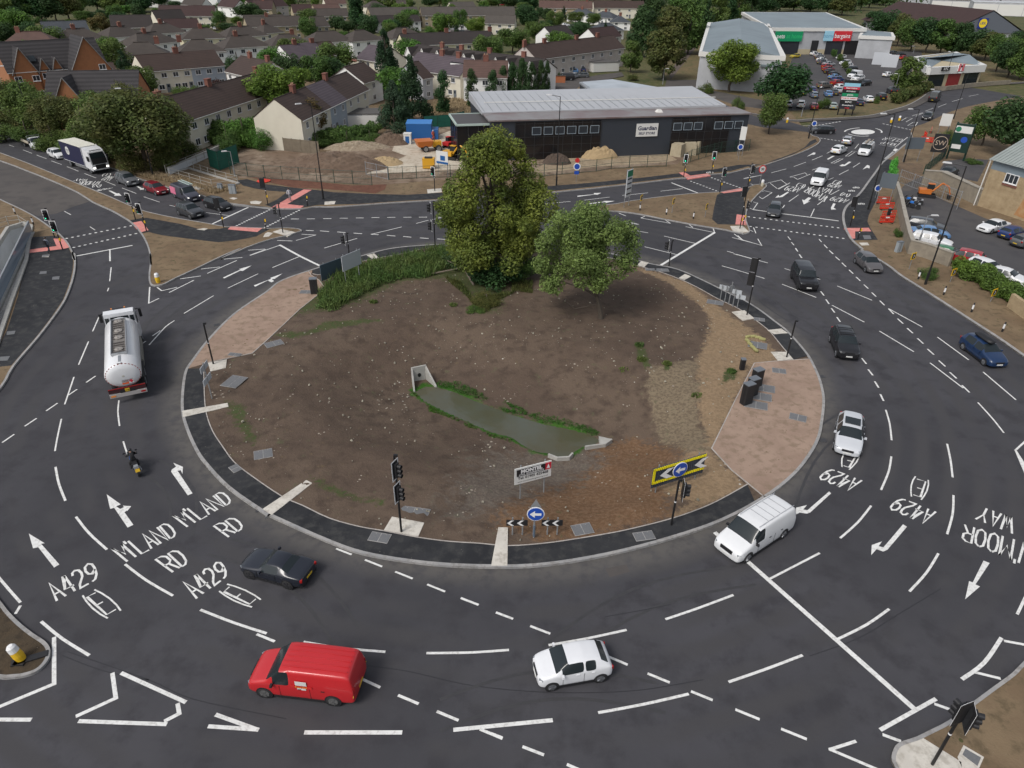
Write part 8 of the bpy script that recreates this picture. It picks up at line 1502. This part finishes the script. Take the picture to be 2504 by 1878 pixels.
cabinet('v4',42,952,.35,.35,.95,0,'small black cabinet behind the three tall ones');cabinet('v2',563,388,.7,.55,1.55,10,'black cabinet alone on the left buff paving');cabinet('u5',1802,704,.9,.5,1.2,0,'grey cabinet on the far verge by the ramp',mat('grey cabinet',(.27,.30,.32)));cabinet('u8',1235,1155,.7,.4,1.2,20,'grey cabinet at the foot of the stone wall',MT['grey cabinet']);cabinet('u5',1705,680,.6,.5,.9,0,'small grey cabinet beside the ramp end',MT['grey cabinet'])
hc=mat('precast concrete',(.42,.41,.38),rough=.85,noise=(2,.2));P=OP("v2 1362,1165 1375,1100 1450,1085 1520,1135");p=(P[1]+P[2])/2;d=P[2]-P[1]
t=thing('culvert_headwall','pale concrete culvert headwall with round pipe and two wings','headwall',(p.x,p.y,ZP-.1),math.atan2(d.y,d.x));t.scale=(.68,.75,.85);MB().box((0,0,.85),(1.7,.2,1.9)).obj('face_wall',hc,t);MB().lathe([(.22,-.02),(.22,.02)],14,c=(0,-.115,.85),M=Matrix.Rotation(R(90),3,'X')).obj('pipe',M_POLE,t)
for s in(-1,1):m=MB();m.add([(s*.75,.1,-.2),(s*1.3,-2.1,-.2),(s*1.3,-2.1,.25),(s*.75,.1,1.8),(s*.95,.1,-.2),(s*1.5,-2.1,-.2),(s*1.5,-2.1,.25),(s*.95,.1,1.8)],[(0,1,2,3),(7,6,5,4),(3,2,6,7),(1,5,6,2)]);m.obj('wing_wall',hc,t)
t=thing('outfall_headwall','low pale concrete outfall wall at the near end of the pond','headwall',(0,0,0))
for s in("v3 730,1555 885,1533 935,1498","v7 445,97 515,123 605,118 633,88"):q=WP(s,ZP+.3);MB().ribbon(q,.14,ZP+.34,h=.5).obj('coping',hc,t)
q=WP("v3 835,1475 845,1530 890,1530 935,1498",ZP+.3);MB().prism(P2(q),ZP-.2,ZP+.32).obj('wing_block',hc,t)
SBM=mat('sandbag',(.33,.31,.13),rough=.9,noise=(5,.2))
for k,(x,y,a)in enumerate(((1990,705,20),(2030,703,10),(2068,712,-15),(2100,724,-20),(1985,735,-70),(2003,760,-70),(2025,785,-70),(2048,808,-70))):t=tag(MB().lathe([(.05,-.3),(.14,-.24),(.16,0),(.14,.24),(.05,.3)],8,M=Matrix.Rotation(R(90),3,'Y')).obj('sandbag',SBM),['yellow sandbag in the short arm of the ring by the cover','yellow sandbag in the long arm of the ring by the cover'][k>3],'sandbag','sandbags round the cover');t.location=W('v3',x,y,.22);t.rotation_euler.z=R(a)
# fences
def fence(name,lb,s,h,m,step=2.5,wire=.22,z=.1,cat='fence',rails=(.05,.5,.97),wt=.018,panel=None):
 P=WP(s,z);o0=P[0].copy();t=thing(name,lb,cat,o0);wb=MB();rl=MB()
 for a,b in zip(P,P[1:]):
  a=a-o0;b=b-o0;L=(b-a).length;n=max(1,round(L/step))
  for i in range(n+(b==P[-1]-o0)):q=a.lerp(b,i/n);MB().tube((q.x,q.y,-.2),(q.x,q.y,h+.05),.05,6).obj('post',m,t)
  for r_ in rails:rl.tube((a.x,a.y,h*r_),(b.x,b.y,h*r_),.025,4)
  if wire:
   for i in range(int(L/wire)):q=a.lerp(b,(i+.5)*wire/L);wb.box((q.x,q.y,h/2),(wt,wt,h*.92))
  if panel:w2=MB();dd=b-a;w2.box(((a.x+b.x)/2,(a.y+b.y)/2,h*.5),(L,.02,h*.95),rz=math.atan2(dd.y,dd.x));w2.obj('panel',panel,t)
 rl.obj('rail',m,t)
 if wire:o=wb.obj('wire_mesh',m,t);o['kind']='stuff'
 return t
GF=mat('green fence steel',(.012,.045,.032),rough=.5);WFR=mat('weathered rail',(.34,.33,.30),rough=.6);NET=mat('green netting',(.008,.11,.075),rough=.8,noise=(2,.2))
fence('mesh_fence','dark green mesh fence along the building site','u6 205,560 470,590 737,606 1005,626 1295,643',2.0,GF);fence('mesh_fence','dark green mesh fence right of the site gate','u6 1425,600 1640,590 1900,580 u7 680,535 808,522 1055,500 1163,481 1420,470 1560,465',1.9,GF);fence('mesh_fence','green mesh fence past the stone bags and round the store corner','u7 1680,460 1735,430 1950,368 2155,350',2.,GF)
fence('heras_fence','silver temporary fence panel at the site gate','u6 1250,560 1420,600',2.,M_GALV,3,.3);fence('netted_fence','green netted fence beside the ramp','u6 45,500 120,530 270,470',3.0,GF,2.5,0,panel=NET);fence('netted_fence','bright green netted fence behind the site','u6 1700,205 1900,190 2010,160',2.4,GF,3,0,panel=NET);fence('timber_fence','weathered timber board fence at the site edge','u6 618,375 890,405',2.2,mat('old timber',(.20,.165,.12),rough=.9,noise=(1.5,.2)),2.,0,panel=MT['old timber'])
fence('ramp_railing','grey railing along the upper ramp','u5 1285,545 1520,450 1805,330',1.1,WFR,2.5,0,z=.5);fence('ramp_railing','white railing around the lower ramp end','u5 1500,520 1670,580 1840,625 1640,655 1310,560',1.1,WFR,2.5,0);fence('ramp_railing','thin railing at the top of the far left underpass','u5 -60,990 70,950 160,940 235,990',1.1,WFR,2.5,0);fence('wooden_fence','low timber rail fence behind the queue of cars','u5 800,415 900,435 985,460',1.2,WFR,2.5,0);fence('mesh_fence','dark railing above the retaining wall of the upper yard','u8 1430,560 1580,440 1600,420',1.6,GF);fence('heras_fence','temporary fence round the small digger','u8 1240,620 1450,700 1700,800 1690,830',2.,M_GALV,3,.35)
UW=mat('white wall paint',(.60,.62,.64),rough=.8,noise=(.4,.25),col2=(.50,.52,.53))
def sunk(name,lb,holes,z,m,fl):
 t=thing(name,lb,'underpass',(holes[0].x,holes[0].y,0));o0=holes[0];q=[(p.x-o0.x,p.y-o0.y)for p in holes];b=MB();n=len(q)
 b.add([(x,y,.2)for x,y in q]+[(x,y,z)for x,y in q],[(i,i+n,(i+1)%n+n,(i+1)%n)for i in range(n)]);b.obj('wall',m,t);MB().flat(q,z+.01).obj('floor',fl,t);MB().ribbon([(*p,.3)for p in q+q[:1]],.35,.3,h=.5).obj('coping',hc,t)
sunk('underpass_ramp','white walled underpass ramp at the far left edge',RAMP_L,-3.,UW,M_KERB);sunk('underpass_ramp','white walled ramp below the railings on the far verge',RAMP_R,-1.8,UW,M_OLD)
P=WP("u5 60,1290 228,945",1.1);o0=P[0];t=thing('glass_parapet','blue grey glass parapet leaning along the left underpass','parapet',(o0.x,o0.y,0));q=[(p.x-o0.x,p.y-o0.y,1.5)for p in P];q=[(2*q[0][0]-q[1][0],2*q[0][1]-q[1][1],1.5),q[1]];MB().ribbon(q,.08,1.5,h=1.35).obj('glass',mat('parapet glass',(.22,.27,.33),rough=.15),t);MB().ribbon([(a,b,1.58)for a,b,c in q],.14,1.58,h=.08).obj('handrail',M_GALV,t)
MB().ribbon([(a,b,.2)for a,b,c in q],.5,.2,h=.3).obj('kerb_plinth',hc,t)
wall_run('ramp_wall','long white wall of the upper ramp','u5 1310,560 1500,475 1815,335',1.0,UW,.3,cap=hc)
RB=mat('barrier red',(.62,.04,.02),rough=.5)
def barrier(v,x,y,rz,lb):
 t=thing('road_barrier',lb,'barrier',W(v,x,y,.13),R(rz),'red plastic barriers');m=MB()
 for z in(.95,.55):m.box((0,0,z),(2.0,.06,.1))
 for k in range(9):m.box((-.96+k*.24,0,.62),(.07,.05,.75))
 m.obj('grille',RB,t);MB().box((0,0,.22),(1.9,.06,.22)).obj('lower_board',RB,t)
 for s in(-1,1):MB().box((s*.75,0,.05),(.12,.6,.08)).obj('foot',M_TRIM,t)
 MB().box((0,-.04,.78),(.5,.03,.16)).obj('white_band',M_WRIM,t)
for v,x,y,rz,lb in(('u8',1120,785,0,'red barrier furthest back beside the stone wall'),('u8',1145,830,5,'red barrier second from the back by the wall'),('u8',1160,895,10,'red barrier behind the black post by the wall'),('u8',1145,935,5,'nearest red barrier beside the stone wall'),('u8',1490,235,60,'red barrier at the top of the verge enclosure'),('u8',1445,270,75,'red barrier on the road side of the enclosure'),('u8',1455,310,-30,'red barrier at the corner of the enclosure'),('u8',1520,315,0,'red barrier at the front of the enclosure')):barrier(v,x,y,rz,lb)
hedge('green_screen','bright green artificial hedge screen by the side road',WP("u8 1205,500 1180,570 1190,630",.1),1.0,2.0,mat('vivid green',(.03,.30,.03),rough=.7,island=.3),9,9000,.08)
cabinet('u8',1150,920,.3,.3,1.7,0,'black post like cabinet among red barriers');tag(MB().lathe([(.9,0),(1.0,.12),(.2,.35)],12,c=W('u6',458,612,.12)).obj('folded_sign',RB),'red folded warning sign lying by the far path','sign')
# building site
def mound(v,x,y,w_,d,h,m,lb,name='spoil_heap',seed=1,rz=0.):
 r=np.random.RandomState(seed);mb=MB();n=22
 vs=[];
 for j in range(n+1):
  for i in range(n+1):a,b=i/n*2-1,j/n*2-1;q=max(0,1-(a*a+b*b));vs.append((a*w_/2,b*d/2,h*q**.8*(1+.35*(r.rand()-.5))-.1))
 mb.add(vs,[(j*(n+1)+i,j*(n+1)+i+1,(j+1)*(n+1)+i+1,(j+1)*(n+1)+i)for j in range(n)for i in range(n)]);o=mb.obj(name,m,smooth=False);o.location=W(v,x,y,.1);o.rotation_euler.z=R(rz);return tag(o,lb,'heap')
mound('u6',1010,500,17,8,2.2,ground_mat('spoil',[(.13,.09,.065),(.16,.115,.085),(.10,.07,.05)],(.4,2.)),'broad brown spoil heap in the building site');mound('u6',1400,470,6,5,1.0,mat('yellow sand',(.34,.25,.14),rough=.95),'sandy heap beside the spoil',seed=2);mound('u7',1070,395,7,4,1.9,MT['yellow sand'],'conical sand heap before the dark store',seed=3);mound('u6',1180,355,12,4,1.2,mat('rubble pile',(.32,.27,.20),rough=.95,noise=(2.5,.15),col2=(.2,.15,.1)),'rubble heap of broken stone behind the spoil','rubble_heap',4,12);mound('u6',1440,320,7,4,1.8,MT['spoil'],'tall earth heap beside the blue container',seed=5);mound('u7',770,440,5,3,1.6,mat('root pile',(.09,.065,.05),rough=.95,noise=(3,.2)),'dark pile of roots behind the big tree','root_pile',6)
BAG=mat('bulk bag',(.40,.35,.25),rough=.9,noise=(1.5,.2),col2=(.3,.25,.17))
for k,(x,y)in enumerate(((1590,360),(1640,385),(1690,350),(1725,375),(1775,360),(1800,345))):o=tag(MB().box((0,0,1.),(2.2,2.0,2.1),taper=.9).obj('bulk_bag',BAG),['leftmost stone bag against the store','front stone bag nearest the fence','stone bag at the back of the group','stone bag between the back and the end ones','stone bag near the curtain glass','last stone bag at the group end'][k],'bulk bag','bulk bags before the store');o.location=W('u7',x,y,.1);o.rotation_euler.z=k
SB=mat('site blue',(.01,.09,.28),rough=.5);t=thing('container','bright blue site container','container',W('u6',1660,290,.1),R(3));MB().box((0,2,1.4),(4.6,4,2.7)).obj('body',SB,t);MB().box((0,2,2.8),(4.7,4.1,.12)).obj('roof',mat('light blue',(.05,.2,.5)),t);MB().box((2.9,1.5,.9),(1.2,3,1.7)).obj('side_box',SB,t)
t=thing('site_toilet','white and blue site toilet beside the container','toilet',W('u6',1570,325,.1));MB().box((0,.5,.8),(1.3,1.3,1.9)).obj('body',M_FASC,t);MB().box((0,-.17,.8),(.7,.04,1.2)).obj('door',SB,t);MB().box((0,.5,1.8),(1.4,1.4,.15)).obj('roof',M_FASC,t)
OY=mat('plant yellow',(.62,.32,.02),rough=.45);OR_=mat('plant orange',(.50,.14,.02),rough=.45)
t=thing('dumper','orange site dumper with big wheels','dumper',W('u6',1750,375,.1),R(200));m=MB();m.box((1.2,0,1.4),(2.2,2.1,1.0),taper=1.3);m.obj('skip',OR_,t);MB().box((-1.,0,1.2),(1.6,1.4,.9)).obj('engine_cover',OY,t);MB().path([(-.6,-.5,1.6),(-.6,-.5,3.),(-.6,.5,3.),(-.6,.5,1.6)],.05).obj('roll_bar',M_TRIM,t)
for x in(1.1,-1.2):
 for s in(-1,1):wheel(t,x,s*.95,.55,s,M_RIM,.4)
def digger(base,rz,body,cabm,lb,s=1.,name='excavator',up=2.4):
 t=thing(name,lb,'excavator',base,R(rz));t.scale=(s,)*3
 for y in(-.85,.85):m=MB();m.box((0,y,.35),(2.9,.45,.55));m.tube((1.35,y-.2,.35),(1.35,y+.2,.35),.3,10);m.tube((-1.35,y-.2,.35),(-1.35,y+.2,.35),.3,10);m.obj('track',M_TRIM,t)
 MB().box((-.5,0,1.15),(2.2,1.9,.8)).obj('upper_body',body,t);MB().box((.4,.45,1.75),(1.3,.95,1.5),taper=.9).obj('cab',cabm,t);MB().box((.4,.45,2.55),(1.25,.9,.1)).obj('cab_roof',body,t)
 m=MB();m.path([(.7,-.3,1.2),(2.1,-.3,up+.6),(3.4,-.3,up)],.17,6);m.obj('boom',body,t);m=MB();m.path([(3.4,-.3,up),(4.,-.3,.9)],.13,6);m.obj('dipper',body,t);MB().box((3.9,-.3,.55),(.6,.9,.7),taper=1.2).obj('bucket',M_TRIM,t);return t
digger(W('u6',1905,440,.1),-25,OY,M_GLASS,'yellow excavator with arched boom beside the entrance block',.85);digger(W('u6',1890,350,.1),60,mat('plant red',(.45,.02,.02)),M_GLASS,'red and green excavator behind the yellow one',.7,up=3.6);digger(W('u8',1455,730,.1),-22,OR_,M_GLASS,'small orange excavator below the retaining wall',.72)
t=thing('site_generator','yellow box machine by the site sign','generator',W('u6',1735,512,.1));MB().box((0,0,.9),(1.9,1.2,1.5)).obj('body',OY,t);MB().box((0,0,1.7),(1.2,.8,.2)).obj('top',M_TRIM,t)
t,w_=board('site_board','white and blue site information board on the fence','sign board',('u6',1795,470),('u6',1883,485),2.0,1.9,M_PLW,.08,(.1,.9));MB().box((w_/2,-.06,2.2),(w_,.03,.3)).obj('blue_strip',SB,t);MB().box((w_*.55,-.06,2.9),(w_*.4,.03,.7)).obj('blue_panel',SB,t)
t=thing('trolley_shelter','red roofed trolley shelter in the retail car park','shelter',W('t4',1100,412,.13));MB().box((0,0,2.2),(6.5,2.5,.15)).obj('roof',RB,t)
for s in(-1,1):MB().box((s*3,0,1.1),(.1,2.2,2.1)).obj('side',M_GLASS,t)
# people
SK=mat('skin',(.42,.25,.18),rough=.6)
def person(base,rz,label,top_c,leg_c,pose='walk',hair=(.03,.02,.015),name='person',extra=None,h=1.75):
 t=thing(name,label,'person',base,R(rz));s=h/1.75
 J={'pel':(0,0,.93),'ch':(.03,0,1.2),'sh':(.03,0,1.43),'nk':(.04,0,1.52),'hd':(.06,0,1.66),'ls':(.03,.2,1.41),'rs':(.03,-.2,1.41)}
 if pose=='walk':J.update(le=(-.1,.27,1.14),lh=(.06,.28,.92),re=(.1,-.27,1.14),rh=(.3,-.26,.97),lk=(.22,.1,.5),lf=(.2,.1,.09),lt=(.38,.11,.05),rk=(.02,-.1,.49),rf=(-.3,-.1,.13),rt=(-.16,-.11,.05))
 else:J.update(pel=(0,0,.86),ch=(.1,0,1.12),sh=(.2,0,1.36),nk=(.25,0,1.44),hd=(.32,0,1.57),ls=(.2,.21,1.33),rs=(.2,-.21,1.33),le=(.4,.33,1.13),lh=(.66,.3,1.08),re=(.4,-.33,1.13),rh=(.66,-.3,1.08),lk=(.36,.24,.7),lf=(.08,.24,.36),lt=(.22,.25,.3),rk=(.36,-.24,.7),rf=(.08,-.24,.36),rt=(.22,-.25,.3))
 K=list(J);ED=[('pel','ch'),('ch','sh'),('sh','nk'),('nk','hd'),('sh','ls'),('sh','rs'),('ls','le'),('le','lh'),('rs','re'),('re','rh'),('pel','lk'),('lk','lf'),('lf','lt'),('pel','rk'),('rk','rf'),('rf','rt')]
 RD=dict(pel=.15,ch=.145,sh=.12,nk=.06,hd=.1,ls=.075,rs=.075,le=.05,re=.05,lh=.04,rh=.04,lk=.075,rk=.075,lf=.05,rf=.05,lt=.04,rt=.04)
 me=bpy.data.meshes.new('body');me.from_pydata([tuple(c*s for c in J[k])for k in K],[(K.index(a),K.index(b))for a,b in ED],[]);o=bpy.data.objects.new('b',me);C.objects.link(o);o.modifiers.new('s','SKIN');md=o.modifiers.new('d','SUBSURF');md.levels=md.render_levels=2
 for i,k in enumerate(K):me.skin_vertices[0].data[i].radius=(RD[k]*s,)*2;me.skin_vertices[0].data[i].use_root=k=='pel'
 ev=bpy.data.meshes.new_from_object(o.evaluated_get(bpy.context.evaluated_depsgraph_get()));bpy.data.objects.remove(o)
 for m in(mat('cloth %.2f%.2f%.2f'%top_c,top_c,rough=.85),mat('cloth %.2f%.2f%.2f'%leg_c,leg_c,rough=.85),SK,M_TRIM):ev.materials.append(m)
 hx=J['hd'][2]*s-.1
 for f in ev.polygons:z=f.center.z;hand=min((f.center-Vector(J[q])*s).length for q in('lh','rh'))<.07;foot=min((f.center-Vector(J[q])*s).length for q in('lt','rt','lf','rf'))<.09;f.material_index=3 if foot else 2 if hand or z>hx else 0 if z>J['pel'][2]*s+.02 else 1;f.use_smooth=True
 link('body',ev,t);hd=Vector(J['hd'])*s;m=MB();m.lathe([(.06,-.05),(.112,-.02),(.115,.05),(.08,.11),(.02,.13)],12,c=hd+Vector((-.02,0,.02)));m.obj('hair' if not extra else 'helmet',mat('hair %.2f'%hair[0],hair,rough=.5),t,smooth=True)
 for e in(-1,1):MB().box(hd+Vector((.095,e*.035,.0)),(.015,.02,.012)).obj('eye',M_TRIM,t)
 MB().box(hd+Vector((.11,0,-.03)),(.03,.022,.035)).obj('nose',SK,t);return t
t=person(W('u5',382,1162,.13),80,'man in grey top and dark trousers with backpack walking on the left pavement',(.16,.18,.22),(.03,.035,.05));MB().box((-.2,0,1.25),(.16,.32,.45),taper=.85).obj('backpack',M_TRIM,t)
person(W('u6',662,762,.13),-70,'person in pale top and grey trousers on the far pink crossing',(.45,.45,.48),(.2,.2,.22));person(W('u6',1768,292,.1),-60,'site worker in orange clothing behind the dumper',(.7,.12,.03),(.6,.1,.03),hair=(.6,.6,.6),extra=1)
# motorcycles
def bike(t,tank,plate=True):
 for x in(.75,-.72):o=MB().lathe([(.2,-.06),(.31,-.07),(.33,0),(.31,.07),(.2,.06)],18,M=Matrix.Rotation(R(90),3,'X')).obj('wheel',M_TYRE,t);o.location=(x,0,.33)
 MB().box((0,0,.48),(.62,.34,.34)).obj('engine',M_RIMD,t);MB().box((.18,0,.86),(.55,.32,.24),taper=.75).obj('fuel_tank',tank,t);MB().box((-.35,0,.84),(.62,.28,.12)).obj('seat',M_TRIM,t);MB().box((-.78,0,.8),(.3,.3,.16),taper=.8).obj('tail',M_GALV,t)
 m=MB();m.tube((.75,-.09,.33),(.5,-.09,.98),.03,6);m.tube((.75,.09,.33),(.5,.09,.98),.03,6);m.obj('fork',M_SILV,t);MB().tube((.48,-.38,1.05),(.48,.38,1.05),.022,6).obj('handlebar',M_TRIM,t)
 for s in(-1,1):MB().box((.5,s*.36,1.2),(.04,.13,.09)).obj('mirror',M_TRIM,t)
 MB().box((.62,0,1.05),(.1,.34,.32),M=Matrix.Rotation(R(-30),3,'Y')).obj('windshield',M_GLASS,t);MB().tube((-.1,-.2,.35),(-.85,-.22,.5),.055,8).obj('exhaust',M_SILV,t)
 if plate:MB().box((-1.0,0,.62),(.03,.26,.2),M=Matrix.Rotation(R(20),3,'Y')).obj('rear_plate',M_YEL,t)
a=W('v5',1165,300);b=W('v5',1080,115);ang=math.degrees(math.atan2(b.y-a.y,b.x-a.x));c_=a.lerp(b,.0);dd=Vector((math.cos(R(ang)),math.sin(R(ang)),0))
t=thing('motorcycle','motorcycle with blue tank and yellow plate ridden behind the tanker','motorcycle',a+dd*.95,R(ang));bike(t,mat('bike blue',(.02,.12,.5),rough=.3));rd_=person(a+dd*.72,ang,'person in black riding gear leaning over the handlebars',(.015,.015,.017),(.015,.015,.017),'ride',(.02,.02,.025),extra=1)
for x,y,rz,c2,lb in((1345,820,140,(.02,.15,.5),'blue motorcycle parked by the wall end'),(1365,790,150,(.6,.6,.6),'white motorcycle parked behind the blue one'),(1320,790,130,(.02,.02,.02),'black motorcycle parked nearest the wall')):t=thing('motorcycle',lb,'motorcycle',W('u8',x,y,.12),R(rz),'parked motorcycles');bike(t,mat('tank %.2f'%c2[0],c2,rough=.3),False)
